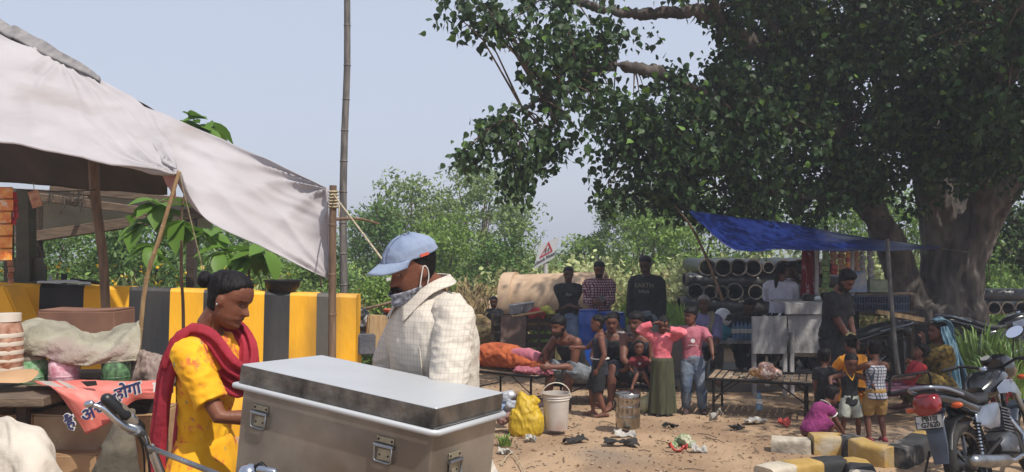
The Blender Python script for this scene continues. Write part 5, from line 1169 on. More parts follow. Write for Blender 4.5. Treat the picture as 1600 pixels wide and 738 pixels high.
# ------------------------------------------------------------------ cots
strapm = mat('cot_webbing', '#7d6a52', '#94806a', 14, .9, bump=.3); framem = M['black_metal']
def cot(p, q, w_, zt, label, group='metal-framed cots', arch=None, weave=strapm, legs_in=.08, leg=.55, slats=14):
    """p,q: centres of the two short ends on the ground plane (x,y)"""
    p = Vector((p[0], p[1], zt)); q = Vector((q[0], q[1], zt)); ax = (q-p).normalized(); sd = Vector((-ax.y, ax.x, 0))*w_/2
    t = thing('cot', Vector(((p.x+q.x)/2, (p.y+q.y)/2, gz(0, p.y))), label, 'cot', group)
    for a_, b_ in ((p-sd, q-sd), (p+sd, q+sd)): m = MB(); m.tube([a_, b_], .017, 8); m.build('side_rail', framem, t, smooth=True)
    for c in (p, q): m = MB(); m.tube([c-sd, c+sd], .017, 8); m.build('end_rail', framem, t, smooth=True)
    for c, s in ((p, 1), (q, -1)):
        for k in (-1, 1):
            f_ = c+sd*k+ax*s*legs_in; g_ = Vector((f_.x, f_.y, gz(f_.x, f_.y)-.01)); m = MB(); m.tube([f_, g_], .014, 8); m.build('leg', framem, t, smooth=True)
            m = MB(); m.tube([f_+ax*s*.28-Vector((0, 0, .01)), f_.lerp(g_, .5)], .008, 6); m.build('brace', framem, t)
        g1 = c-sd+ax*s*legs_in; g2 = c+sd+ax*s*legs_in; z_ = (c.z+gz(0, c.y))/2-.05; m = MB(); m.tube([Vector((g1.x, g1.y, z_)), Vector((g2.x, g2.y, z_))], .009, 6); m.build('cross_bar', framem, t)
    m = MB(); mid = (p+q)/2
    for k in range(slats):
        u = (k+.5)/slats; c = p.lerp(q, u); sg = -.03*math.sin(math.pi*u); L_1 = (q-p).length/slats*.8
        mb_ = MB(); mb_.box(c+Vector((0, 0, sg+.008)), (w_, L_1, .006), rot=Matrix.Rotation(math.atan2(ax.y, ax.x)+math.pi/2, 3, 'Z')); mb_.build('webbing_band', weave, t)
    if arch:
        for c in arch:
            c = p if c == 0 else q; m = MB(); H_ = Vector((0, 0, .16)); m.tube([c-sd, c-sd*.99+H_*.6, c-sd*.85+H_, c+sd*.85+H_, c+sd*.99+H_*.6, c+sd], .014, 8); m.build('head_rail', framem, t, smooth=True)
    return t
zt = lambda py, d: A(0, py, d).z
c1 = cot(((745-800)/F*10.6, 10.6), ((868-800)/F*9.9, 9.9), .8, zt(578, 10.2), 'black metal cot at the left with a person asleep under an orange blanket')
c2 = cot((A(1108, 0, 9.6).x, 9.6), (A(1268, 0, 9.2).x, 9.2), .75, zt(590, 9.35), 'low empty metal cot with a plastic bag on it in the middle of the lot', arch=[0])
c3 = cot((A(1300, 0, 9.4).x, 9.5), (A(1425, 0, 8.6).x, 8.7), .75, zt(602, 9), 'cot with a curved end rail behind the group of children', arch=[1], weave=mat('cot_cloth', '#6a3f4a', '#8a6070', 8, .9))
c4 = cot((A(870, 0, 10.2).x, 10.3), (A(1050, 0, 10.2).x, 10.1), .7, zt(597, 10.2), 'cot that the seated men are sitting on')
o = heap('plastic_bag', [A(1180, 581, 9.3), A(1197, 576, 9.3), A(1212, 583, 9.3), A(1198, 584, 9.25)], [.07, .1, .07, .1], mat('bag_clear', '#a59a92', '#94685a', 9, .25, c3='#b3862a', bump=.3), 'crumpled plastic bag of red and yellow food on the empty cot', 'bag', vox=.009, wr=.018, wsc=16, flat=.7)
heap('cloth_roll', [A(1140, 588, 9.5), A(1160, 588, 9.4)], [.04, .04], M['dirt_cloth'], 'flat scrap of cloth at the left end of the empty cot', flat=.35, vox=.01)
# water bottles under cot
def bottle(px, pyb, d, h, label, group='plastic water bottles', r=.035, lie=False):
    c = A(px, pyb, d); t = thing('water_bottle', c, label, 'bottle', group); bl = mat('bottle_plastic', '#8fb3d0', rough=.1, alpha=.4) if 'bp' not in M else M['bp']; M['bp'] = bl
    m = MB(); m.lathe([(0, 0), (r, 0), (r, h*.2), (r*.94, h*.23), (r, h*.26), (r, h*.7), (r*.4, h*.9), (r*.4, h*.93)], c, seg=14); m.build('body', bl, t, smooth=True)
    m = MB(); m.lathe([(r*.45, h*.93), (r*.45, h), (0, h)], c, seg=10); m.build('cap', M['blue_plastic'], t); m = MB(); m.lathe([(r*1.02, h*.35), (r*1.02, h*.6)], c, seg=14); m.build('wrapper', M['paper_white'], t); return t
bottle(1186, 640, 9.2, .2, 'plastic bottle standing on the ground under the empty cot')
# bottle crate on small table behind the boy
D = 11.6
root = thing('side_table', gp(1130, D), 'dark bench behind the boy in the pink shirt carrying water bottles', 'bench')
m = MB(); m.box(A(1128, 532, D+.2), (1.15, .5, .04)); m.build('top', M['wood_grey'], root)
for px in (1088, 1170):
    for dy in (0, .38): m = MB(); c = A(px, 534, D+dy); m.beam(c, Vector((c.x, c.y, gz(0, D))), .05, .05); m.build('leg', M['wood_dark'], root)
for i in range(6):
    for j in range(2): bottle(1146+i*6.4, 530, D+.05+j*.12, .24, 'water bottle in the pack on the bench, %s in the %s row' % (pos[i], 'front' if j == 0 else 'back'), 'pack of water bottles on the bench', r=.03)
m = MB(); m.ell(A(1128, 518, D), (.12, .1, .13)); r_ = remesh(m, 'bag', mat('cyan_bag', '#0e6f86', '#1a8aa0', 8, .4), .012, None, 2, wr=.015); tag(r_, 'bright turquoise plastic bag beside the water bottles', 'bag')
c = A(1130, 496, D); t = thing('helmet', c, 'white motorcycle helmet with a dark visor above the turquoise bag', 'helmet'); m = MB(); m.ell(c, (.12, .15, .13), rot=(0, R(-20), 0)); m.build('shell', mat('helmet_white', '#c4c4c8', rough=.25), t, smooth=True); m = MB(); m.ell(c+Vector((.03, -.06, .0)), (.085, .1, .06), rot=(0, R(-20), 0)); m.build('visor', M['black_plastic'], t, smooth=True)
m = MB(); m.beam(A(1080, 500, 11.9), A(1010, 590, 11.9), .02, .02)
# low concrete slab / steps under the stall
m = MB(); m.box((A(1180, 0, 11.6).x, 12.0, gz(0, 11.6)+.07), (3.3, 1.9, .16)); one(m, 'concrete_slab', mat('slab_grey', '#5f5b56', '#6d6963', 3, .95, bump=.5), 'grey concrete slab under the tea stall', 'slab', bevel=.02)
m = MB(); m.box(A(1035, 545, 11.4), (.95, .25, .62)); one(m, 'low_wall', mat('wall_grey', '#5d5853', '#6b665f', 3, .95, bump=.4), 'low grey block wall behind the boy in the pink shirt', 'wall', bevel=.015)
rng = random.Random(5); stm = mat('stone', '#77706a', '#8d867e', 5, .95, bump=.5)
for i, (px, py, s) in enumerate(((1208, 565, .09), (1222, 571, .12), (1243, 566, .11), (1256, 574, .08), (1270, 568, .14), (1197, 572, .07), (1495, 545, .18), (1488, 572, .16), (1512, 562, .14), (1480, 555, .12), (1572, 560, .14))):
    s *= .62; q_ = gp(px, 11.0-(py-565)*.03 if px < 1300 else 9.9+.2*(i%3)); m = MB(); m.ell(q_+Vector((0, 0, s*.4+(.12 if px < 1300 else .05*(i%2)))), (s, s*.8, s*.55), rot=(rng.random(), rng.random(), rng.random()), seg=8, rings=6); m.disp(s*.5, 7, i)
    one(m, 'stone', stm, ('%s rubble stone from the left below the grey stall boards' % ('first', 'second', 'third', 'fourth', 'fifth', 'sixth')[sorted((1208, 1222, 1243, 1256, 1270, 1197)).index(px)] if px < 1300 else '%s from the left of the broken brick blocks by the tree base' % ('first', 'second', 'third', 'fourth', 'fifth')[sorted((1495, 1488, 1512, 1480, 1572)).index(px)]), 'stone', 'stones at the foot of the stall' if px < 1300 else 'brick rubble by the tree', bevel=0)
# ------------------------------------------------------------------ tea stall with blue tarp
D = 11.0
root = thing('tea_stall', gp(1270, D), 'tea stall counter of weathered grey-white boards under the blue tarp', 'stall')
def panel(pts, mt, nm, th=.03, par=None, bev=0): m = MB(); m.add(pts, [(0, 1, 2, 3)]); o = m.build(nm, mt, par or root); solid(o, th, 1); return o
panel([A(1175, 495, D-.3), A(1229, 494, D-.3), A(1230, 553, D-.3), A(1176, 553, D-.3)], M['wood_grey'], 'side_board')
panel([A(1231, 493, D-.2), A(1333, 492, D-.2), A(1334, 556, D-.2), A(1234, 554, D-.2)], M['wood_grey'], 'front_board')
m = MB(); a_ = A(1228, 474, D-.25); b_ = A(1336, 492, D-.25); m.box(((a_.x+b_.x)/2, D-.21, (a_.z+b_.z)/2), (b_.x-a_.x, .05, a_.z-b_.z)); m.build('apron_board', M['wood_grey'], root, bevel=.006)
m = MB(); m.box(((a_.x+b_.x)/2, D+.1, a_.z+.0), (b_.x-a_.x+.02, .62, .03)); m.build('counter_top', M['wood_grey'], root, bevel=.005)
for px in (1178, 1226, 1237, 1330): m = MB(); c = A(px, 550, D-.22); m.beam(c+Vector((0, 0, .25)), Vector((c.x, c.y, gz(0, D)+.0)), .05, .05); m.build('leg', M['wood_grey'], root)
for px, py in ((1276, 386), (1332, 386)): m = MB(); m.beam(A(px, 480, D+.35), A(px, py, D+.35), .04, .04); m.build('upright', M['wood_grey'], root)
m = MB(); m.beam(A(1180, 553, D-.2), A(1334, 556, D-.2), .05, .05); m.build('lower_rail', M['wood_dark'], root)
# shelf section right of the stall
root = thing('shelf_stand', gp(1385, 11.4), 'dark wooden shelf stand between the stall and the tree', 'shelf')
m = MB(); m.box(A(1378, 459, 11.5), (.85, .4, .02)); m.build('shelf', M['wood'], root)
m = MB(); m.beam(A(1335, 489, 11.3), A(1425, 490, 11.3), .3, .05); m.build('shelf', M['wood_dark'], root); m = MB(); m.beam(A(1370, 487, 11.1), A(1443, 500, 11.2), .05, .06); m.build('shelf_edge', M['bamboo_pale'], root)
for px in (1338, 1424): m = MB(); c = A(px, 455, 11.6); m.beam(c, Vector((c.x, c.y, gz(0, 11))), .05, .05); m.build('post', M['wood_dark'], root)
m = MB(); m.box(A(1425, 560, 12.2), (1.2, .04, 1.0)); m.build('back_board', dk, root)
# blue crate
crm = mat('crate_navy', '#14263c', '#1c3048', 5, .45); root = thing('plastic_crate', A(1374, 487, 11.4), 'dark blue plastic crate with upright slots on the shelf', 'crate')
a_, b_ = A(1334, 463, 11.3), A(1420, 487, 11.3)
for k in range(22): x = a_.x+(b_.x-a_.x)*k/21; m = MB(); m.box((x, 11.3, (a_.z+b_.z)/2), (.014, .02, a_.z-b_.z)); m.build('slot_bar', crm, root)
for z_ in (a_.z, b_.z+.01, (a_.z+b_.z)/2): m = MB(); m.box(((a_.x+b_.x)/2, 11.3, z_), (b_.x-a_.x, .026, .02)); m.build('rim', crm, root)
m = MB(); m.box(((a_.x+b_.x)/2, 11.55, (a_.z+b_.z)/2), (b_.x-a_.x, .3, (a_.z-b_.z)*.95)); m.build('body', crm, root)
# printed boxes
def pbox(px0, py0, px1, py1, d, mt, label, nm='printed_box'):
    a_, b_ = A(px0, py0, d), A(px1, py1, d); r_ = thing(nm, Vector(((a_.x+b_.x)/2, d, b_.z)), label, 'box'); m = MB(); m.box(((a_.x+b_.x)/2, d+.1, (a_.z+b_.z)/2), (b_.x-a_.x, .2, a_.z-b_.z)); m.build('case', mt, r_, bevel=.004)
    m = MB(); m.box(((a_.x+b_.x)/2, d+.1, a_.z+.006), (b_.x-a_.x+.01, .21, .012)); m.build('lid', mt, r_, bevel=.003); return r_
pbox(1326, 426, 1355, 457, 11.3, mat('print_blue', '#4a6a96', '#a09a86', 5, .5, contrast=.4, c3='#2f4a7c'), 'upright pale blue printed box on the shelf')
pbox(1359, 439, 1390, 457, 11.35, mat('print_green', '#4a6048', '#8f8f7c', 7, .5, contrast=.3), 'greenish printed box lying beside the blue box')
# hanging packet strips
D = 11.6
for i, (px, y0, y1, w_, n, mi, lb) in enumerate(((1290, 388, 452, 12, 7, 2, 'green packet strip, leftmost of those under the blue tarp'), (1303, 388, 430, 11, 5, (1, 4), 'red-brown packet strip next to the green one'), (1314, 388, 438, 11, 6, 4, 'brown packet strip in the middle of the stall front'), (1325, 388, 425, 10, 5, (0, 1), 'orange and red packet strip above the blue printed box'),
                                           (1337, 386, 424, 10, 5, 4, 'brown packet strip just left of the silver ones'), (1348, 386, 440, 9, 8, 3, 'silver sachet strip, left of the two slanting ones'), (1360, 386, 446, 10, 9, 3, 'silver sachet strip, right of the two slanting ones'), (1296, 450, 474, 11, 3, 2, 'short green strip low beside the black-shirted man'))):
    strip(px, y0, y1, D, w_, n, mi, lb)
ck = checks('red_check', '#7a1020', '#b08890', 9, .1, '#8f1a2c'); cs_ = sheet([[A(1253, 388, 11.9), A(1266, 388, 11.9), A(1281, 388, 11.9)], [A(1252, 425, 11.85), A(1266, 425, 11.8), A(1280, 425, 11.85)], [A(1251, 462, 11.8), A(1264, 464, 11.8), A(1279, 462, 11.8)]], 20, 30, .02, (5, 3), 9, fold=(.02, 3, .1))
solid(one(cs_, 'checked_cloth', ck, 'red checked cloth hanging down from the blue tarp', 'cloth', smooth=180), .004)
# items on the counter
for i, (px, h, lb) in enumerate(((1262, .12, 'dark pot, left of those on the stall counter'), (1276, .1, 'small steel cup on the stall counter'), (1290, .14, 'tall dark flask on the stall counter'))):
    c = A(px, 473, 11.0); t = thing('pot', c, lb, 'pot', 'pots on the stall counter'); m = MB(); m.lathe([(0, 0), (.06, 0), (.075, h*.4), (.06, h*.85), (.065, h*.9)], c, seg=16); m.build('body', M['black_metal'] if i != 1 else M['steel'], t, smooth=True); m = MB(); m.lathe([(.065, h*.9), (.03, h), (0, h)], c, seg=16); m.build('lid', M['steel'], t, smooth=True)
# the tarp
bt = mat('blue_tarp', '#0c2160', '#0f2669', 2, .4, bump=.1, bs=9, trans=.08)
ts = sheet([[A(1077, 328, 10.6), A(1150, 340, 11.2), A(1250, 352, 11.8), A(1360, 371, 12.4), A(1468, 387, 13.0)],
            [A(1098, 352, 10.3), A(1160, 362, 10.7), A(1250, 368, 11.2), A(1358, 379, 11.9), A(1464, 388, 12.8)],
            [A(1124, 374, 10.1), A(1170, 380, 10.3), A(1252, 381, 10.7), A(1356, 385, 11.4), A(1460, 389, 12.5)],
            [A(1152, 391, 10.0), A(1190, 392, 10.1), A(1255, 391, 10.4), A(1354, 391, 11.0), A(1456, 390, 12.3)]], 70, 24, .03, (4, 2), 51, fold=(.012, 1.6, .9))
solid(one(ts, 'blue_tarp', bt, 'bright blue tarpaulin stretched from a pole to the tree over the tea stall', 'tarp', smooth=180), .004)
pole([gp(1406, 10.8), A(1398, 540, 10.8), A(1392, 460, 10.9), A(1386, 374, 10.95)], .034, .026, 'bamboo_grey', 'crooked grey pole propping up the blue tarp in front of the shelf', 'wooden_pole')
rope([A(1078, 328, 10.6), A(1052, 318, 10.9)], .006, 'short rope from the left tip of the blue tarp', 'rope_dark')
pole([A(1130, 470, 10.9), A(1105, 405, 10.8), A(1078, 352, 10.9), A(1050, 318, 11)], .02, .014, 'bamboo', 'thin dark slanting pole in front of the pipe stack', 'stick')
rope([A(1198, 392, 10.2), A(1196, 430, 10.4)], .004, 'thin string hanging from the front edge of the tarp', 'rope_dark')
rope([A(1410, 500, 11.0), A(1415, 590, 10.8)], .012, 'loose hose hanging right of the grey pole', 'rope_dark', n=6)
rope([A(1466, 388, 12.9), A(1520, 396, 13.0)], .01, 'green cord tying the tarp to the big trunk', 'rope_dark')
# brick pile by tree base and pots
brm = mat('brick', '#7a5344', '#8c6250', 6, .95, bump=.4, c3='#5f5048')
root = thing('brick_pile', gp(1490, 10.2), 'loose pile of old bricks against the big trunk', 'bricks')
for i in range(34):
    m = MB(); u = rng.random(); m.box((0, 0, 0), (.22, .11, .07)); o = m.build('brick', brm, root, bevel=.004); q = A(1468+rng.random()*50, 0, 10.2+rng.random()*.5); z_ = gz(0, 10)+.04+.1*int(rng.random()*4.5)*(1-abs(q.x-A(1492, 0, 10.2).x)/.6); o.location = Vector((q.x, q.y, z_))-Vector(root.location); o.rotation_euler = (rng.gauss(0, .12), rng.gauss(0, .12), rng.random()*3)
    for v in o.data.vertices: v.co += off(root)
    OFF[o.name] = Vector((0, 0, 0))
for px, d, r, lb in ((1541, 10.0, .13, 'black plant pot near the grass clump'), (1560, 9.9, .11, 'brown clay pot near the grass clump')):
    c = gp(px, d); t = thing('plant_pot', c, lb, 'pot'); m = MB(); m.lathe([(0, 0), (r*.75, 0), (r, r*1.6), (r*1.08, r*1.62), (r*1.08, r*1.8), (r*.95, r*1.8), (r*.9, r*1.5), (0, r*1.5)], c, seg=18); m.build('body', M['black_plastic'] if px < 1550 else brm, t, smooth=True)
# things right of the barrier end
m = MB(); m.box(A(588, 520, 8.6), (.2, .14, .36), rot=(0, R(4), .3)); one(m, 'wood_block', M['bamboo_pale'], 'pale split wooden block behind the man, right of the barrier end', 'block', bevel=.015)
m = MB(); m.box(A(573, 538, 8.3), (.17, .13, .2), rot=(0, 0, .2)); one(m, 'stone_block', mat('grey_block', '#4a4c52', '#5b5c60', 5, .9, bump=.4), 'dark grey block in front of the split wooden block', 'block', bevel=.012)
m = MB(); m.ell(A(560, 510, 8.9), (.16, .12, .2)); r_ = remesh(m, 'black_bag', M['black_plastic'], .015, None, 2, wr=.02); tag(r_, 'black bag slumped right of the barrier end', 'bag')
bucket(620, 525, 9.2, .15, .26, mat('bucket_dark', '#3a3d42', '#4c4f54', 5, .5), 'dark tub with an orange rim behind the man in the cap', handle=False)
m = MB(); m.lathe([(.12, 0), (.16, .02), (.165, .05), (.12, .05), (0, .02)], A(622, 490, 9.2), seg=24); one(m, 'basin', mat('orange_plastic', '#b8481a', rough=.4), 'orange plastic basin on the dark tub behind the man in the cap', 'basin', smooth=True)
pole([A(556, 486, 9.8), A(590, 478, 9.8), A(625, 470, 9.9), A(650, 474, 10)], .02, .012, 'bamboo', 'fallen branch leaning out behind the man in the cap', 'branch')
# ------------------------------------------------------------------ kerb stones
ky = mat('kerb_yellow', '#97793a', '#aa8d52', 9, .8, bump=.4, bs=20, det=8, contrast=.3, c3='#a59b88'); kb_ = mat('kerb_black', '#1f2023', '#2d2d2f', 9, .8, bump=.4, bs=20, det=8, c3='#87817a'); kw = mat('kerb_bare', '#a39a8a', '#b5ac9c', 9, .9, bump=.4, c3='#6f675e')
def kerb(poly, n0, h, w_, label, seq):
    poly = curve(poly, 26); L0 = [0]
    for a_, b_ in zip(poly, poly[1:]): L0.append(L0[-1]+(b_-a_).length)
    t = thing('kerb', Vector((poly[0].x, poly[0].y, gz(0, poly[0].y))), label, 'kerb')
    n = len(seq); tot = sum(l for _, l in seq); pos_ = 0
    def pt(s):
        s = max(0, min(L0[-1]-1e-5, s))
        for i in range(len(poly)-1):
            if s <= L0[i+1]: return poly[i].lerp(poly[i+1], (s-L0[i])/(L0[i+1]-L0[i]))
    for i, (c, l) in enumerate(seq):
        l = l/tot*L0[-1]; a_, b_ = pt(pos_+.001), pt(pos_+l-.001); md = pt(pos_+l/2); pos_ += l
        a_.z = b_.z = md.z = 0; m = MB(); dr_ = (b_-a_).normalized(); sd = Vector((-dr_.y, dr_.x, 0)); secs = []; dz = rng.uniform(-.004, .004)
        hh_ = h*(.45 if i == 0 else 1); dz += hh_-h
        for u, q in ((0, a_), (.04, a_.lerp(md, .07)), (.5, md), (.96, b_.lerp(md, .07)), (1, b_)):
            k = .975 if u in (0, 1) else 1; g0 = gz(q.x, q.y)-.06; zc = (g0+gz(q.x, q.y)+h+dz)/2; secs.append((Vector((q.x, q.y, zc)), sd*w_/2*k, Vector((0, 0, (h+.06)/2*k))))
        m.loft(secs, 24, pw=6); m.disp(.005, 9, i); m.build('kerb_stone', {'y': ky, 'b': kb_, 'w': kw}[c], t, smooth=True)
def kp(px, py, zoff=0):   # ground point under a pixel of the kerb foot
    d = 7.0
    for _ in range(8): d = (CAMZ-gz(0, d)-zoff)*F/(py-392)
    return Vector((A(px, py, d).x, d, 0))
kerb([kp(1205, 702), kp(1262, 706), kp(1325, 708), kp(1372, 728), kp(1408, 726), kp(1450, 700), kp(1478, 690)], 9, .17, .2, 'rear run of kerb stones painted yellow and black, curving round by the motorcycle wheel', [('w', 1), ('y', .8), ('b', .5), ('y', 1.5), ('b', 2.2), ('y', .55), ('b', .7), ('y', .6)])
kerb([kp(1120, 790), kp(1200, 762), kp(1260, 752), kp(1322, 746), kp(1345, 758), kp(1360, 830)], 9, .17, .2, 'front run of worn kerb stones at the bottom edge of the picture', [('y', 1.2), ('w', .5), ('y', .5), ('b', .5), ('y', .45), ('b', .4), ('w', .5), ('b', .5), ('y', 1)])
# ------------------------------------------------------------------ litter
def rag(px, py, w_, l_, mt, label, amp=.03, rz=0, name='rag', hgt=.02):
    c = kp(px, py); c.z = gh(c.x, c.y)+.012; q = Matrix.Rotation(rz, 3, 'Z')
    rows = [[c+q@Vector((u*w_, v*l_, 0))+Vector((rng.gauss(0, .012), rng.gauss(0, .012), max(0, rng.gauss(hgt, hgt)))) for u in (-.5, -.17, .17, .5)] for v in (-.5, 0, .5)]
    s = sheet(rows, 20, 10, amp, (5, 3), rng.random()*50); s.v = [Vector((v.x, v.y, max(v.z, gh(v.x, v.y)+.006))) for v in s.v]
    solid(one(s, name, mt, label, 'litter', 'rags and litter on the ground', smooth=180), .005)
bk_r = mat('black_rag', '#141414', '#242220', 8, .8); gr_r = mat('green_rag', '#8f9a78', '#6f7d58', 20, .8, c3='#b3b09a'); rd_r = mat('red_rag', '#a8302a', '#b8504a', 9, .7); pl_r = mat('pale_litter', '#a8a49c', '#8d8a84', 9, .5)
rag(898, 690, .22, .1, bk_r, 'black twisted rag, left one of the pair on the sandy ground', rz=.5); rag(970, 697, .32, .09, bk_r, 'long black rag, right one of the pair on the sandy ground', rz=.05)
rag(975, 682, .22, .08, pl_r, 'grey flat scrap behind the long black rag', rz=.1)
rag(1060, 705, .16, .06, rd_r, 'red scrap of cloth in front of the green plastic heap', rz=.1); rag(1092, 706, .12, .09, pl_r, 'clear plastic scrap beside the green heap')
o = heap('plastic_heap', [kp(1062, 694)+Vector((0, 0, gz(0, 7.5)+.03)), kp(1070, 696)+Vector((0, 0, gz(0, 7.5)+.06)), kp(1080, 698)+Vector((0, 0, gz(0, 7.5)+.02)), kp(1052, 698)+Vector((0, 0, gz(0, 7.5)+.02))], [.05, .06, .05, .04], gr_r, 'crumpled pale green plastic heap on the ground in the middle', 'litter', vox=.006, wr=.016, wsc=22, flat=.8)
rag(1180, 664, .22, .1, pl_r, 'pale paper scrap in front of the empty cot'); rag(1120, 660, .12, .08, pl_r, 'crumpled white wrapper near the boy\'s feet', hgt=.04); rag(830, 690, .1, .06, pl_r, 'small clear wrapper near the yellow sack', hgt=.04); rag(790, 708, .12, .08, pl_r, 'white scrap beside the metal trunk')
rag(1150, 672, .14, .05, bk_r, 'dark dirty scrap left of the crouching child', rz=.4); rag(1048, 668, .14, .05, bk_r, 'small black scrap at the foot of the long skirt', rz=.2); rag(1226, 668, .1, .05, rd_r, 'small reddish rag left of the crouching child', rz=.2, hgt=.04)
# gravel, crumbs and dead leaves (uncountable)
n = 3400; x = np.random.uniform(-.6, 7.5, n); y = 5.9+np.random.uniform(0, 1, n)**1.2*7; P = np.stack([x, y, [gh(a, b)+.006 for a, b in zip(x, y)]], 1)
V, f2 = leafmesh(P, .035, OVAL, (1, 0, 0), .0, .6); V[:, :, 2] = P[:, None, 2]+np.abs(V[:, :, 2]-P[:, None, 2])*.35
tag(mesh_np('dead_leaves', V, f2, mat('dead_leaf', '#6a5238', rough=.9, island=.5), None, 'stuff'), 'dry leaves and crumbs scattered over the bare ground', 'litter')
n = 2600; x = np.random.uniform(-.6, 7.5, n); y = 5.9+np.random.uniform(0, 1, n)**1.2*6; vs = []; fs = []
oc = np.array([(1, 0, 0), (-1, 0, 0), (0, 1, 0), (0, -1, 0), (0, 0, .6), (0, 0, -.6)]); s = np.random.uniform(.004, .018, n)*np.where(np.random.rand(n) < .06, 2, 1)
V = np.stack([x, y, [gh(a, b)+.003 for a, b in zip(x, y)]], 1)[:, None, :]+oc[None]*s[:, None, None]*np.random.uniform(.6, 1.4, (n, 6, 3))
tag(mesh_np('gravel', V, [(0, 2, 4), (2, 1, 4), (1, 3, 4), (3, 0, 4), (2, 0, 5), (1, 2, 5), (3, 1, 5), (0, 3, 5)], mat('pebble', '#8d7c68', rough=.9, island=.35), None, 'stuff'), 'small stones and clods scattered over the bare ground', 'gravel')
m = MB()
for i in range(90):
    q = Vector((rng.uniform(-.5, 6), rng.uniform(6.1, 10), 0)); q.z = gh(q.x, q.y)+.008; a = rng.random()*3.14; l = rng.uniform(.06, .25); dv = Vector((math.cos(a), math.sin(a), 0))*l/2; m.tube([q-dv, q+Vector((0, 0, .01)), q+dv], .004, 4)
o = one(m, 'twigs', twigm, 'little sticks strewn over the bare ground', 'sticks', kind='stuff')
rope([gp(783, 6.9, .02), kp(800, 712)+Vector((0, 0, gz(0, 6.9)+.02)), kp(822, 745)+Vector((0, 0, gz(0, 6)+.02))], .005, 'thin straw-coloured cord on the ground right of the trunk')
# ------------------------------------------------------------------ the people
cl = lambda n, a, b=None, **k: mat(n, a, b or a, k.pop('s', 9), k.pop('r', .9), bump=k.pop('bump', .25), bs=k.pop('bs', 40), **k)
C_blk = cl('black_cotton', '#131417', '#1d1e22'); C_navy = cl('dark_navy', '#161a26', '#1f2430'); C_jean = cl('light_denim', '#5a6f90', '#7d90ab', s=5); C_dkjean = cl('worn_denim', '#3a4a60', '#7a828a', s=5, contrast=.3)
C_grey = cl('grey_trousers', '#5f656b', '#72787e'); C_pink = cl('coral_pink', '#c45a66', '#d2717b'); C_pink2 = cl('dusty_pink', '#9a5563', '#ab6673'); C_mar = cl('maroon_cotton', '#5c1a22', '#73232c'); C_olive = cl('olive_skirt', '#2f3120', '#45472e', stretch=(6, 6, .4))
C_white = cl('white_tee', '#b9b9cc', '#c8c8d6'); C_wtank = cl('pale_grey_tank', '#9a9a9c', '#aaaaac'); C_lav = cl('lavender_shirt', '#5d5a7e', '#6e6b8c'); C_mag = cl('magenta_cotton', '#6d1d52', '#822a63'); C_org = cl('orange_cotton', '#c27412', '#d08a24'); C_kh = cl('khaki_shorts', '#8f6f3c', '#a07f4a'); C_pale = cl('pale_shorts', '#8f928a', '#a3a69c')
C_red = cl('red_cotton', '#8a1a24', '#9c2630'); C_dk = cl('dark_trousers', '#101114', '#191a1e'); C_shawl = cl('beige_shawl', '#77705a', '#8a836b'); C_pat = mat('dark_yellow_print', '#15120f', '#7a6420', 26, .9, det=1, contrast=.12)
C_dred = checks('red_plaid', '#a89498', '#4c1a28', 26, .42, '#5c1f2c'); C_bw = checks('grey_plaid', '#a8a8ae', '#3d4250', 34, .3, '#4b5060')
slip = mat('slipper', '#3a2a2a', rough=.8); slipr = mat('red_slipper', '#7a2a30', rough=.7)
def cloth_strip(body, path, w_, t_, mt, name, across=None, vox=.01, wr=.008, wsc=25, seg=14):
    """a folded length of cloth following path, w_ wide and t_ thick"""
    P = curve(path, 40); n = len(P); ws = w_ if hasattr(w_, '__len__') else [w_]*2; m = MB(); secs = []
    for i, p in enumerate(P):
        t = (P[min(i+1, n-1)]-P[max(i-1, 0)]).normalized(); u = i/(n-1)*(len(ws)-1); k = min(int(u), len(ws)-2); wd = ws[k]+(ws[k+1]-ws[k])*(u-k)
        ac = across(i/(n-1)) if across else Vector((1, 0, 0)); ac = (ac-t*ac.dot(t)).normalized(); secs.append((p, ac*wd/2, t.cross(ac)*t_/2))
    seg = 40; vs = []; ph = random.random()*6; nf = 4 if wsc < 20 else 5
    for i, (p, hw, hh_) in enumerate(secs):
        for k in range(seg):
            a = 2*math.pi*k/seg; ca, sa = math.cos(a), math.sin(a); u = ca; rd = 1+.30*math.sin(nf*3.1*u+ph+1.6*noise.noise(Vector((i*.16, ph, 0))))+.25*noise.noise(Vector((u*3, i*.3, ph)))
            vs.append(p+hw*ca*(1+.05*noise.noise(Vector((i*.5, k*.2, 2))))+hh_*math.copysign(abs(sa)**.8, sa)*rd+hh_*.5*math.sin(nf*2.2*u-ph+i*.05))
    m.add(vs, [(i*seg+k, i*seg+(k+1) % seg, (i+1)*seg+(k+1) % seg, (i+1)*seg+k) for i in range(n-1) for k in range(seg)]+[tuple(range(seg))[::-1], tuple((n-1)*seg+k for k in range(seg))])
    return m.build(name, mt, body, smooth=180)
def chest_text(s, size, mt, dz=0, fwd=.035):
    def f(body, J):
        c = J['chest']+J['fw']*(.066*J['f']+fwd)+J['up']*dz; Mx = frame(c, -J['rt'], J['up']); text(s, size, mt, body, Mx, 'print', .001, bold=.001)
    return f
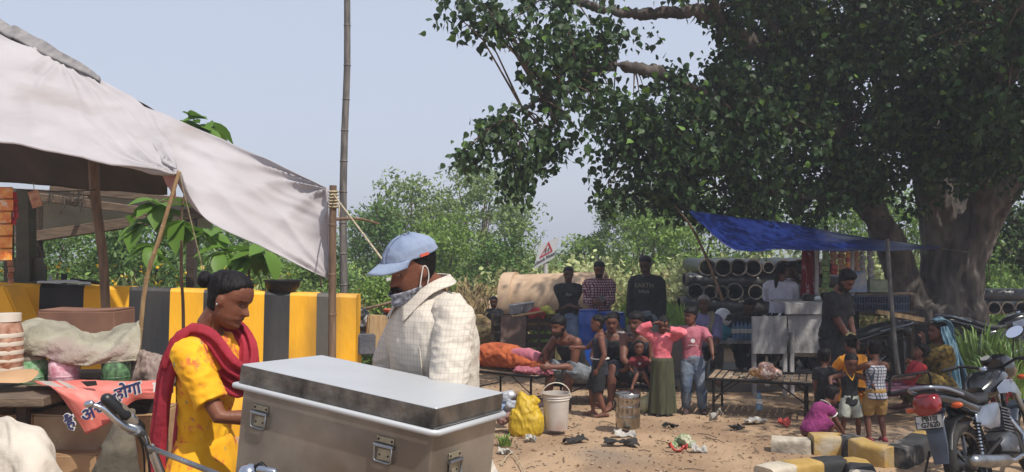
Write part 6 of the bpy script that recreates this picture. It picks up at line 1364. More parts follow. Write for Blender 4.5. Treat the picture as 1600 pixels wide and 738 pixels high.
# --- woman at the trunk
kurta = mat('yellow_kurta', '#d89a08', '#e2ab14', 8, .85, bump=.2, bs=30)
N = kurta.node_tree.nodes; L = kurta.node_tree.links; b = N['Principled BSDF']; src = b.inputs['Base Color'].links[0].from_socket; tc = N.new('ShaderNodeTexCoord')
for scl, rad, warp, colr in ((7.5, .46, 16, '#c45f3a'), (11, .34, 30, '#d07a34'), (15, .2, 40, '#5f7f66')):       # scattered ragged blossoms and leaves
    nz = N.new('ShaderNodeTexNoise'); nz.inputs['Scale'].default_value = warp; L.new(tc.outputs['Object'], nz.inputs[0]); vm = N.new('ShaderNodeMix'); vm.data_type = 'RGBA'; vm.inputs[0].default_value = .07; L.new(tc.outputs['Object'], vm.inputs[6]); L.new(nz.outputs['Color'], vm.inputs[7])
    vo = N.new('ShaderNodeTexVoronoi'); vo.inputs['Scale'].default_value = scl; L.new(vm.outputs[2], vo.inputs[0]); lt = N.new('ShaderNodeMapRange'); lt.inputs[1].default_value = rad; lt.inputs[2].default_value = rad-.1; L.new(vo.outputs['Distance'], lt.inputs[0])
    n2 = N.new('ShaderNodeTexNoise'); n2.inputs['Scale'].default_value = 55; L.new(tc.outputs['Object'], n2.inputs[0]); g2 = N.new('ShaderNodeMapRange'); g2.inputs[1].default_value = .44; g2.inputs[2].default_value = .56; L.new(n2.outputs[0], g2.inputs[0]); ml = N.new('ShaderNodeMath'); ml.operation = 'MULTIPLY'; L.new(lt.outputs[0], ml.inputs[0]); L.new(g2.outputs[0], ml.inputs[1])
    mx = N.new('ShaderNodeMix'); mx.data_type = 'RGBA'; L.new(ml.outputs[0], mx.inputs[0]); L.new(src, mx.inputs[6]); mx.inputs[7].default_value = lin(colr); src = mx.outputs[2]
L.new(src, b.inputs['Base Color'])
dup_m = mat('maroon_dupatta', '#8c1a2c', '#a8293c', 7, .85, bump=.3, bs=40, trans=.12)
def woman_x(body, J):
    c, up, fw, rt, nk = J['chest'], J['up'], J['fw'], J['rt'], J['neck']; q = lambda x, y, z: nk+rt*x+fw*y+up*z
    cloth_strip(body, [q(-.13, -.10, -.10), q(-.11, -.03, .02), q(-.085, .09, -.03), q(-.03, .135, -.15), q(.02, .145, -.18), q(.07, .12, -.13), q(.095, .05, -.02), q(.11, -.04, -.015), q(.10, -.09, -.13)], [.11, .10, .09, .12, .12, .12, .10, .10, .12], .04, dup_m, 'dupatta',
                lambda u: Vector((math.cos(u*3.0)*-.7, .2, .75)).normalized() if .15 < u < .85 else rt+Vector((0, .2, .4)), vox=.0065, wr=.014, wsc=26)
    cloth_strip(body, [q(.10, -.07, -.03), q(.11, -.10, -.14), q(.11, -.12, -.35), q(.10, -.13, -.65), q(.10, -.14, -.95)], [.10, .12, .11, .12, .13], .035, dup_m, 'dupatta_end', lambda u: Vector((.75, .6, 0)), vox=.008, wr=.016, wsc=16)
    cloth_strip(body, [q(-.10, -.08, -.04), q(-.06, -.12, -.2), q(-.05, -.13, -.5), q(-.05, -.13, -.9)], [.09, .10, .10, .10], .025, dup_m, 'dupatta_end', lambda u: Vector((.9, .3, 0)), vox=.009, wr=.012, wsc=16)
    Th, hh = J['Th'], J['hh']
    m = MB(); m.ell(Th@Vector((.372, -.03, .40)), (.004, .004, .006), seg=8, rings=6); m.build('earring', M['steel'], body, smooth=True)
w_b, w_J = person(gp(322, 3.2), -98, 'woman in a yellow flowered kurta and maroon dupatta with her hair in a bun', H=1.60, hs=.126, skin='fore', vox=.0055, top=('shirt', kurta, .78, -.16), legs=('trousers', cl('rose_trousers', '#8f3f3f', '#a04e4c'), 1.85), skirt=(kurta, .52, 1.25), hair='bun', fat=.82, arms=.72, headp=25, lean=3,
                  rh=(.10, .38, 1.04), lh=(-.12, .40, 1.05), rp=(.6, -.6, -.6), shoes=slip, extra=woman_x)
# --- man with cap and mask
shirt_m = checks('pale_check_shirt', '#bfb7aa', '#aca59c', 52, .16, '#afa8a0', bump=.3)
capm = mat('pale_blue_cap', '#717f98', '#8490a6', 5, .85, bump=.3, bs=30, c3='#a3a9b5'); maskm = mat('printed_mask', '#23262f', '#9a9ba5', 75, .8, det=2, contrast=.12)
def man_x(body, J):
    Th, hh = J['Th'], J['hh']
    def shell(fn_pt, na, nz, a0, a1, z0, z1, name, mt, t_=.0025):
        vs = []; 
        for j in range(nz+1):
            for k in range(na+1):
                a = a0+(a1-a0)*k/na; z_ = z0+(z1-z0)*j/nz; vs.append(Th@fn_pt(z_, a))
        m = MB(); m.add(vs, [(j*(na+1)+k, j*(na+1)+k+1, (j+1)*(na+1)+k+1, (j+1)*(na+1)+k) for j in range(nz) for k in range(na)]); return solid(m.build(name, mt, cap_e, smooth=180), t_)
    cap_e = bpy.data.objects.new('cap', None); col.objects.link(cap_e); cap_e.parent = body; OFF[cap_e.name] = Vector((0, 0, 0))
    cen = Vector((0, -.04, .5))
    def dome(z_, a):
        p = head_pt(z_, a); k = 1.14+.03*math.sin(a*6)*(z_ < .9)*.3; q = cen+(p-cen)*k; q.z += .02+.06*(z_-.6)
        q += Vector((0, 0, .02*noise.noise(Vector((a*2, z_*7, 1)))))+(p-cen)*(.035*noise.noise(Vector((math.cos(a)*3, math.sin(a)*3, z_*8)))); return q
    shell(dome, 48, 16, 0, 2*math.pi, .68, .99, 'crown', capm)
    m = MB(); m.ell(Th@(cen+(Vector((0, -.05, .99))-cen)*1.16+Vector((0, 0, .035))), (.02*hh*2, .02*hh*2, .012*hh*2), seg=12, rings=6); m.build('button', capm, cap_e, smooth=True)
    vs = []; na, nr = 24, 8
    for j in range(nr+1):
        for k in range(na+1):
            a = R(-68+136*k/na); p = dome(.685, a); u = j/nr; ext = .34*max(0, math.cos(a*1.15))**.6; vs.append(Th@(p+Vector((0, 1, 0))*ext*u+Vector((0, 0, -.09*u*ext*2-.10*abs(math.sin(a))*u+.02*math.sin(u*3)))))
    m = MB(); m.add(vs, [(j*(na+1)+k, j*(na+1)+k+1, (j+1)*(na+1)+k+1, (j+1)*(na+1)+k) for j in range(nr) for k in range(na)]); solid(m.build('brim', capm, cap_e, smooth=180), .006)
    sw_ = mat('cap_tag', '#a8a6a4'); m = MB(); m.box(Th@Vector((-.26, .60, .55)), (.006, .016, .010), rot=J['Mh']); m.build('tag', sw_, cap_e); m = MB(); m.box(Th@(dome(.68, R(-95))*1.015), (.004, .035, .01), rot=J['Mh']); m.build('tag', mat('cap_red', '#b8503a'), cap_e)
    def mk(z_, a):
        p = head_pt(max(.0, z_), a); k = 1.10 if z_ > .05 else 1.04; q = Vector((0, 0, .15))+(p-Vector((0, 0, .15)))*k; q.y += .03*math.cos(a)+.05*math.exp(-(a/.5)**2); q.z = z_-.03+.06*abs(a)*.6; return q
    vs = []; na, nz = 24, 12
    for j in range(nz+1):
        for k in range(na+1): a = R(-88+176*k/na); z_ = -.07+(.345-.03*abs(math.sin(a)))*j/nz; vs.append(Th@mk(z_, a))
    m = MB(); m.add(vs, [(j*(na+1)+k, j*(na+1)+k+1, (j+1)*(na+1)+k+1, (j+1)*(na+1)+k) for j in range(nz) for k in range(na)]); mo = solid(m.build('face_mask', maskm, body, smooth=180), .003)
    for s in (-1, 1):
        m = MB(); m.tube(curve([Th@Vector((s*.33, .12, .25)), Th@Vector((s*.35, .05, .42)), Th@Vector((s*.365, -.03, .57)), Th@Vector((s*.365, -.09, .5)), Th@Vector((s*.35, -.07, .34)), Th@Vector((s*.33, .06, .12))], 16), .0022, 6); m.build('ear_loop', M['paper_white'], mo, smooth=True)
    m = MB()      # moustache
    for s in (-1, 1): m.tube([Th@Vector((0, .415, .315)), Th@Vector((s*.08, .405, .31)), Th@Vector((s*.15, .36, .27))], [.0075, .0085, .004], 8, caps='round')
    remesh(m, 'moustache', M['hair'], .003, body, 1, wr=.002, wsc=80)
    # shirt collar, placket, pocket
    nk, fw, rt, up = J['neck'], J['fw'], J['rt'], J['up']; q = lambda x, y, z: nk+rt*x+fw*y+up*z
    for s in (-1, 1):
        rows = [[q(s*.0, -.09, .06), q(s*.076, -.045, .065), q(s*.084, .04, .045), q(s*.02, .125, -.02)], [q(s*.0, -.115, .03), q(s*.10, -.05, .03), q(s*.115, .05, .01), q(s*.07, .15, -.075)]]
        solid(sheet(rows, 16, 6, .002, (3, 2), s+3).build('collar', shirt_m, body, smooth=180), .004)
    m = MB(); c = J['chest']; pc = [c+fw*.132+rt*(-.10)-up*.0+rt*x+up*z+fw*(-abs(x)*.3) for x, z in ((-.045, .05), (.04, .05), (.04, -.05), (-.045, -.05))]; m.add(pc, [(0, 1, 2, 3)]); solid(m.build('pocket', shirt_m, body), .004)
m_b, m_J = person(gp(693, 3.05), 122, 'man in a pale checked shirt and blue cap with a mask under his chin', H=1.77, hs=.119, skin='fore', vox=.0055, top=('shirt', shirt_m, 1.93, -.14), legs=('trousers', C_grey, 1.9), hair='crew', fat=1.06, arms=.72, headp=17, lean=7, neckl=.35, heady=-6,
                  rh=(.04, .36, 1.20), lh=(-.12, .34, 1.13), lp=(-1, -.7, -.5), rp=(.6, -.6, -.5), shoes=M['black_plastic'], beard=False, hmat=M['hair'], extra=man_x)
# --- standing men at the back
G1 = 'people around the lot'
def back_x(c_):
    def f(body, J):
        chest_text(*c_)(body, J)
    return f
person(gp(888, 12.9), 178, 'standing man in a black t-shirt and light jeans with folded arms', H=1.64, skin='deep', top=('tshirt', C_blk, .8), legs=('trousers', C_jean, 1.95), lh=(.10, .19, .98), rh=(-.10, .21, 1.01), headp=12, shoes=slip, extra=chest_text('Gys', .06, mat('print_dull', '#7a7a7a'), .03), group=None)
def phone_x(body, J): m = MB(); m.box((J['lw']+J['rw'])/2+Vector((0, .05, .05)), (.07, .02, .13), rot=(R(-40), 0, 0)); 
person(gp(936, 12.7), 176, 'standing bearded man in a red and white checked shirt looking at his phone', H=1.74, skin='dark', beard=True, top=('shirt', C_dred, 1.7, -.12), legs=('trousers', C_dk, 1.95), lh=(-.04, .30, 1.12), rh=(.05, .30, 1.10), headp=24, shoes=slip)
c = gp(936, 12.7)+Vector((0, -.36, 1.16)); m = MB(); m.box(c, (.075, .012, .15), rot=(R(-50), 0, 0)); one(m, 'phone', M['black_plastic'], 'dark phone held by the man in the checked shirt', 'phone', bevel=.003)
person(gp(1010, 12.1), 158, 'tall man in a black sweatshirt with printed letters and grey trousers', H=1.82, skin='deep', top=('shirt', C_blk, 1.9, -.1), legs=('trousers', C_grey, 1.95), headp=22, lh=(-.22, .05, .86), rh=(.24, .02, .84), shoes=slip, extra=lambda b_, J: (chest_text('EARTH', .09, mat('print_grey', '#6f6a55'), .07)(b_, J), chest_text('NYLA', .06, mat('print_dull', '#7a7a78'), -.02, .04)(b_, J)))
person(gp(772, 13.9), 170, 'dark figure in black standing behind the left end of the crate', H=1.12, hs=.16, skin='deep', top=('tshirt', C_blk, .8), legs=('trousers', C_dk, 1.9), headp=10)
person(gp(973, 11.4), 20, 'person in a pale vest sitting behind the seated men, back turned', H=1.5, skin='deep', pelz=.36, lean=22, top=('tank', C_wtank, 0), legs=('shorts', C_dk, 1.0), lf=(-.12, .35, 0), rf=(.14, .35, 0), lh=(-.18, .35, .5), rh=(.2, .35, .5), hair='mop', headp=20)
# --- seated men
person(gp(905, 10.05), 135, 'seated bearded man in a black vest and grey shorts leaning forward on the cot', H=1.70, skin='dark', beard=True, pelz=.40, lean=34, top=('tank', C_blk, 0), legs=('shorts', C_grey, 1.05), lf=(-.10, .36, 0), rf=(.16, .40, 0), lh=(-.02, .50, .50), rh=(.26, .52, .42), rp=(.7, -.5, -.2), headp=12, hair='mop', shoes=slip)
person(gp(956, 10.3), 172, 'bare-armed person sitting half hidden behind the girl in black', H=1.6, skin='dark', pelz=.40, lean=20, top=('tank', C_dk, 0), legs=('shorts', C_navy, 1.05), lf=(-.14, .38, 0), rf=(.14, .38, 0), lh=(-.16, .42, .48), rh=(.16, .42, .48), hair='short', headp=15)
person(gp(1000, 10.0), 165, 'seated man in a navy and white tank top holding a small child on his lap', H=1.70, skin='dark', pelz=.40, lean=24, top=('tank', C_navy, 0), legs=('shorts', C_navy, 1.0), lf=(-.30, .36, 0), rf=(.30, .34, 0), lk=(-.7, 1, .3), rk=(.7, 1, .3), lh=(.05, .42, .50), rh=(-.02, .46, .46), lp=(-1, -.2, -.2), rp=(1, -.2, -.2), headp=10, heady=25, hair='mop',
       extra=lambda b_, J: [cloth_strip(b_, [J['neck']+J['rt']*s*.06+J['fw']*.055-J['up']*.02, J['chest']+J['rt']*s*.085+J['fw']*.085, J['pel']+J['rt']*s*.11+J['fw']*.08+J['up']*.05], .035, .012, M['paper_white'], 'side_band', wr=.0) for s in (-1, 1)])
b_, _ = person(gp(998, 9.62)+Vector((0, 0, .28)), 178, 'small child in a maroon t-shirt sitting on the man\'s lap', H=.80, hs=.2, skin='dark', pelz=.12, lean=-4, top=('tshirt', C_mar, .8), legs=('shorts', C_dk, 1.0), lf=(-.1, .2, .0), rf=(.1, .2, .0), lh=(-.1, .16, .2), rh=(.1, .16, .2), hair='short', extra=chest_text('✶', .05, M['ink_white'], 0, .02))
# --- children standing in the middle
person(gp(937, 9.25), 88, 'girl in sleeveless black top standing side-on in front of the seated men', H=1.13, hs=.158, skin='dark', top=('tank', C_navy, 0, -.1), legs=('shorts', C_dk, 1.02), rh=(.02, .27, .76), rp=(.4, .2, -1), lh=(-.14, .03, .55), lf=(-.06, -.05, 0), rf=(.06, .07, 0), hair='girl', headp=4,
       extra=lambda b_, J: [MB().lathe([(.105, 0), (.108, .006), (.105, .012)], J['pel']+J['up']*.06, seg=22).build('belt', M['paper_white'], b_, smooth=True)])
person(gp(1034, 9.35), 172, 'girl in pink top and long olive skirt with both arms raised', H=1.12, hs=.15, skin='dark', top=('shirt', C_pink, 1.95, -.02), skirt=(C_olive, .03, 1.3), lh=(-.07, .13, .965), rh=(.11, .07, 1.02), lp=(-1, .3, .15), rp=(1, .3, .5), headp=22, headr=-8, hair='girl', shoes=slip, lf=(-.03, 0, 0), rf=(.03, .0, 0))
def tee_x(body, J):
    c = J['chest']+J['fw']*(.066*J['f']+.033)-J['up']*.02; m = MB(); m.add([c+J['rt']*.024*math.cos(a_)+J['up']*.024*math.sin(a_) for a_ in [k*.5236 for k in range(12)]], [tuple(range(12))]); solid(m.build('print', M['ink_white'], body), .002); text('LA NEW YORK', .016, M['ink_white'], body, frame(c-J['up']*.05, -J['rt'], J['up']), 'print', .001)
person(gp(1081, 9.5), 172, 'boy in a dusty pink t-shirt and faded jeans holding one arm out', H=1.21, hs=.155, skin='dark', top=('tshirt', C_pink2, .75), legs=('trousers', C_dkjean, 1.97), rh=(.36, .12, .72), lh=(-.20, .26, .70), lp=(-1, -.3, .15), rp=(.4, -.5, -.6), heady=48, headp=8, hair='mop', shoes=slip, lf=(-.11, .02, 0), rf=(.07, .02, 0), extra=tee_x)
# --- people at the tea stall
person(gp(1100, 11.35)+Vector((0, 0, .1)), 172, 'seated old man with grey hair, lavender shirt and a beige shawl', H=1.62, skin='deep', pelz=.42, top=('shirt', C_lav, 1.4), legs=('trousers', C_dk, 1.9), lf=(-.12, .36, 0), rf=(.12, .36, 0), lh=(-.12, .38, .48), rh=(.12, .38, .48), hair='crew', hmat=M['hair_grey'], headp=12, heady=15,
       extra=lambda b_, J: cloth_strip(b_, [J['neck']+J['rt']*-.08-J['fw']*.09-J['up']*.2, J['neck']-J['rt']*.085+J['up']*.015, J['neck']-J['rt']*.07+J['fw']*.115-J['up']*.12, J['neck']-J['rt']*.05+J['fw']*.13-J['up']*.42], .11, .03, C_shawl, 'shawl'))
person(gp(1163, 12.2)+Vector((0, 0, .1)), 175, 'dark seated man in black bending over behind the water bottles', H=1.66, skin='deep', pelz=.40, lean=26, fat=1.15, top=('shirt', C_blk, 1.9), legs=('trousers', C_dk, 1.9), lf=(-.12, .36, 0), rf=(.12, .36, 0), lh=(-.1, .42, .6), rh=(.1, .42, .6), headp=30)
person(gp(1219, 11.8)+Vector((0, 0, .1)), -25, 'woman in a white t-shirt with a long black ponytail at the stall', H=1.62, skin='dark', top=('tshirt', C_white, .95, -.16), legs=('trousers', C_dk, 1.9), lh=(-.12, .36, 1.0), rh=(.14, .4, .96), headp=12, heady=25, hair='long')
person(gp(1249, 12.35)+Vector((0, 0, .12)), 130, 'dark-skinned person in a pale grey tank top working behind the stall counter', H=1.64, skin='deep', lean=14, top=('tank', C_wtank, 0), legs=('trousers', C_dk, 1.9), lh=(-.08, .36, .98), rh=(.12, .3, .96), headp=25, fat=1.05)
person(gp(1300, 10.0), -145, 'bearded man in a black t-shirt bending his head over the children by the stall', H=1.64, skin='dark', beard=True, lean=10, fat=1.12, top=('tshirt', C_blk, .85), legs=('trousers', C_dk, 1.95), rh=(-.02, .30, .63), lh=(-.10, .26, .66), headp=32, hair='tall', shoes=slip)
# --- the group of children on the right
person(gp(1287, 8.45), -20, 'small boy in black with his back turned, left in the group of children', H=.84, hs=.2, skin='dark', top=('tshirt', C_blk, .85), legs=('shorts', C_dk, 1.0), rh=(.16, .14, .42), heady=25, hair='short')
person(gp(1270, 7.75), -70, 'child in a magenta sports set with white trim squatting on the kerb', H=.98, hs=.175, skin='dark', pelz=.145, lean=38, pelo=(0, -.04), top=('tshirt', C_mag, .35), legs=('shorts', C_mag, .95), lf=(-.08, .10, 0), rf=(.09, .10, 0), lk=(-.3, .6, 1), rk=(.3, .6, 1), lh=(-.02, .34, .07), rh=(.07, .32, .05), headp=22,
       extra=lambda b_, J: (MB().lathe([(.055, 0), (.06, .005), (.055, .01)], J['neck']+J['up']*.004, J['up'], 18).build('neck_trim', M['paper_white'], b_, smooth=True), [MB().lathe([(.044, 0), (.048, .005), (.044, .01)], J[s].lerp(J[e], .36), J[e]-J[s], 16).build('sleeve_trim', M['paper_white'], b_, smooth=True) for s, e in (('shl', 'le'), ('shr', 're'))]))
ytrim = mat('yellow_trim', '#c28a1a', rough=.8)
person(gp(1326, 7.98), 176, 'shaven-headed toddler in a black vest with yellow trim', H=.85, hs=.2, skin='dark', top=('tank', C_blk, 0, -.1), legs=('shorts', C_pale, .95), rh=(.20, .10, .50), lh=(-.17, .16, .53), rp=(1, .2, 0), lp=(-1, 0, -.2), headp=24, hair='crew', lf=(-.08, 0, 0), rf=(.08, 0, 0),
       extra=lambda b_, J: [m_.build('trim', ytrim, b_, smooth=True) for m_ in [MB().tube([J['neck']+J['rt']*s*.03+J['up']*.012, J['neck']+J['rt']*s*.03+J['fw']*.045-J['up']*.02, J['chest']+J['fw']*.075+J['up']*.02], .006, 6) for s in (-1, 1)]])
person(gp(1331, 9.0), 12, 'girl in an orange dress with a hair band sitting on the cot', H=1.12, hs=.16, skin='dark', pelz=.38, top=('tshirt', C_org, .8), skirt=(C_org, .22, 1.7), lf=(-.1, .3, 0), rf=(.1, .3, 0), lh=(-.12, .24, .55), rh=(.14, .24, .55), hair='girl', headp=10,
       extra=lambda b_, J: MB().tube([J['Th']@Vector((-.3, -.1, .97)), J['Th']@Vector((0, -.12, 1.13)), J['Th']@Vector((.3, -.1, .97))], .009, 6).build('hair_band', mat('band_cream', '#a8a060'), b_, smooth=True))
person(gp(1367, 7.9), 6, 'girl with pigtails in a checked top and khaki shorts, back turned', H=.97, hs=.178, skin='dark', top=('tank', C_bw, 0, -.08), legs=('shorts', C_kh, 1.02), lh=(-.14, .22, .62), rh=(.10, .22, .66), lp=(-1, .1, -.2), rp=(1, .1, -.2), hair='pig', headp=14, shoes=slipr, lf=(-.07, 0, 0), rf=(.08, 0, 0))
person(gp(1415, 9.1), 75, 'boy in a red t-shirt leaning back on the cot and looking up', H=1.0, hs=.17, skin='dark', pelz=.36, lean=-24, top=('tshirt', C_red, .85), legs=('shorts', cl('plum_shorts', '#4a2436', '#5a3044'), 1.0), lf=(-.1, .3, .05), rf=(.1, .3, .05), lh=(-.18, .1, .45), rh=(.16, -.12, .42), headp=-18, hair='mop')
def shawl_x(body, J):
    nk, fw, rt, up, Th = J['neck'], J['fw'], J['rt'], J['up'], J['Th']; st_ = mat('striped_shawl', '#1a4a60', '#7fa0b0', 9, .85, det=0, contrast=.1, stretch=(14, 1, .12), bump=.3)
    cloth_strip(body, [Th@Vector((0, .12, 1.06)), Th@Vector((0, -.25, 1.12)), Th@Vector((0, -.56, .8)), Th@Vector((0, -.6, .3)), nk-fw*.12-up*.1, nk-fw*.17-up*.35, nk-fw*.2-up*.7], [.2, .25, .26, .25, .3, .34, .36], .03, st_, 'shawl', lambda u: rt, wr=.012, wsc=16)
    cloth_strip(body, [Th@Vector((-.42, -.2, .8)), Th@Vector((-.5, -.3, .3)), nk-rt*.13-fw*.06-up*.06, nk-rt*.15-fw*.04-up*.35, nk-rt*.14-fw*.06-up*.7], [.1, .12, .14, .14, .15], .03, st_, 'shawl', lambda u: fw, wr=.012, wsc=16)
person(gp(1474, 9.55), 88, 'seated woman in dark patterned dress with a blue striped shawl over her head', H=1.56, skin='dark', pelz=.30, lean=6, top=('shirt', C_pat, .9), legs=('trousers', C_pat, 1.9), lf=(-.1, .4, 0), rf=(.1, .4, 0), lh=(.08, .20, .80), rh=(.06, .34, .55), lp=(-.6, .2, -.8), hair='short', fat=1.15, headp=0, extra=shawl_x)
person(gp(1558, 7.3), 168, 'toddler in a maroon outfit walking beside the motorcycle', H=.84, hs=.2, skin='dark', top=('tshirt', C_mar, .85), legs=('shorts', C_mar, .9), lh=(-.24, .10, .32), rh=(.12, .14, .33), headp=20, hair='short', lf=(-.08, .05, 0), rf=(.07, -.05, 0), extra=chest_text('ADIOR', .03, M['ink_white'], .02, .022))
# --- sleeper under the blanket
q = Vector(((868-800)/F*9.9, 9.9, 0)); p_ = Vector(((745-800)/F*10.6, 10.6, 0)); ax = (p_-q).normalized(); zt_ = zt(578, 10.2)
Mx = Matrix((Vector((0, 0, 1)).cross(ax), Vector((0, 0, 1)), ax)).transposed()
blk_m = mat('orange_blanket', '#8f3f1a', '#a8552a', 6, .9, bump=.4, c3='#6d3a26'); pkb = cl('pink_blanket', '#8a4a55', '#a0606a')
person(q+ax*.06+Vector((0, 0, zt_+.11)), 0, 'person asleep on the left cot under an orange blanket', H=1.45, skin='dark', top=('tshirt', C_mar, .8), legs=('trousers', C_pink2, 1.8), rot=Mx.to_euler(), lh=(-.12, .1, .7), rh=(.12, .1, .7), lf=(-.05, .0, 0), rf=(.05, .03, 0), hair='short')
m = MB(); P_ = [(.10, .10, .05), (.25, .15, .08), (.45, .19, .11), (.62, .2, .14), (.8, .2, .15), (.95, .22, .15), (1.1, .24, .13), (1.22, .2, .08)]
m.loft([(q+ax*s+Vector((0, 0, zt_+.04+h*.75)), Vector((-ax.y, ax.x, 0))*w_*1.05, Vector((0, 0, h))) for s, w_, h in P_], 20, pw=2.1)
o = remesh(m, 'blanket', blk_m, .014, None, 3, wr=.022, wsc=9); tag(o, 'rumpled orange blanket covering the sleeper', 'blanket')
m = MB(); m.loft([(q+ax*s+Vector((0, -.12, zt_+.035)), Vector((-ax.y, ax.x, 0))*.2, Vector((0, 0, .04))) for s in (.05, .3, .5)], 16); o = remesh(m, 'cloth', pkb, .014, None, 2, wr=.02, wsc=11); tag(o, 'pink cloth spilling over the foot end of the left cot', 'cloth')
# ------------------------------------------------------------------ motorcycles
pb_ = mat('black_paint_gloss', '#0e0f13', '#15161a', 4, .22, coat=.6); silver = mat('silver_paint', '#596272', '#747c8a', 4, .28, .35, coat=.4); seatm = mat('seat_vinyl', '#17181b', '#202125', 9, .55, bump=.3, bs=80); bluegrey = mat('blue_grey_paint', '#272e3b', '#343c4a', 4, .35, coat=.3)
redl = mat('red_lens', '#720a10', rough=.15, coat=.6); orl = mat('orange_lens', '#b0480e', rough=.18, coat=.5); mirm = mat('mirror_glass', '#d8dde8', rough=.04, metal=1); platem = mat('plate_white', '#b4b4b2', '#a3a29e', 12, .5); eng = mat('engine_alloy', '#6d6f73', '#4a4b50', 12, .4, .8, rn=.1)
def wheel(par, cx, r, name='wheel', tw=.045, disc=False):
    w_ = bpy.data.objects.new(name, None); col.objects.link(w_); w_.parent = par; OFF[w_.name] = Vector((0, 0, 0)); c = (cx, 0, r)
    m = MB(); prof = [(r-.07, -tw*.7), (r-.03, -tw), (r-.008, -tw*.8), (r, -tw*.3), (r, tw*.3), (r-.008, tw*.8), (r-.03, tw), (r-.07, tw*.7)]; m.lathe(prof, c, (0, 1, 0), 44, closed=True); m.build('tyre', M['rubber'], w_, smooth=True)
    m = MB(); m.lathe([(r-.085, -tw*.6), (r-.068, -tw*.72), (r-.062, 0), (r-.068, tw*.72), (r-.085, tw*.6), (r-.09, 0)], c, (0, 1, 0), 44, closed=True); m.build('rim', pb_, w_, smooth=True)
    for k in range(6):
        a = k*math.pi/3+.3; d = Vector((math.cos(a), 0, math.sin(a))); m = MB(); m.beam(Vector(c)+d*.03, Vector(c)+d*(r-.08), .03, .022, up=(0, 1, 0)); m.build('spoke', pb_, w_, bevel=.003)
    m = MB(); m.lathe([(.0, -.07), (.045, -.065), (.06, -.03), (.06, .03), (.045, .065), (0, .07)], c, (0, 1, 0), 20); m.build('hub', eng, w_, smooth=True)
    return w_
RL, OL = redl, orl
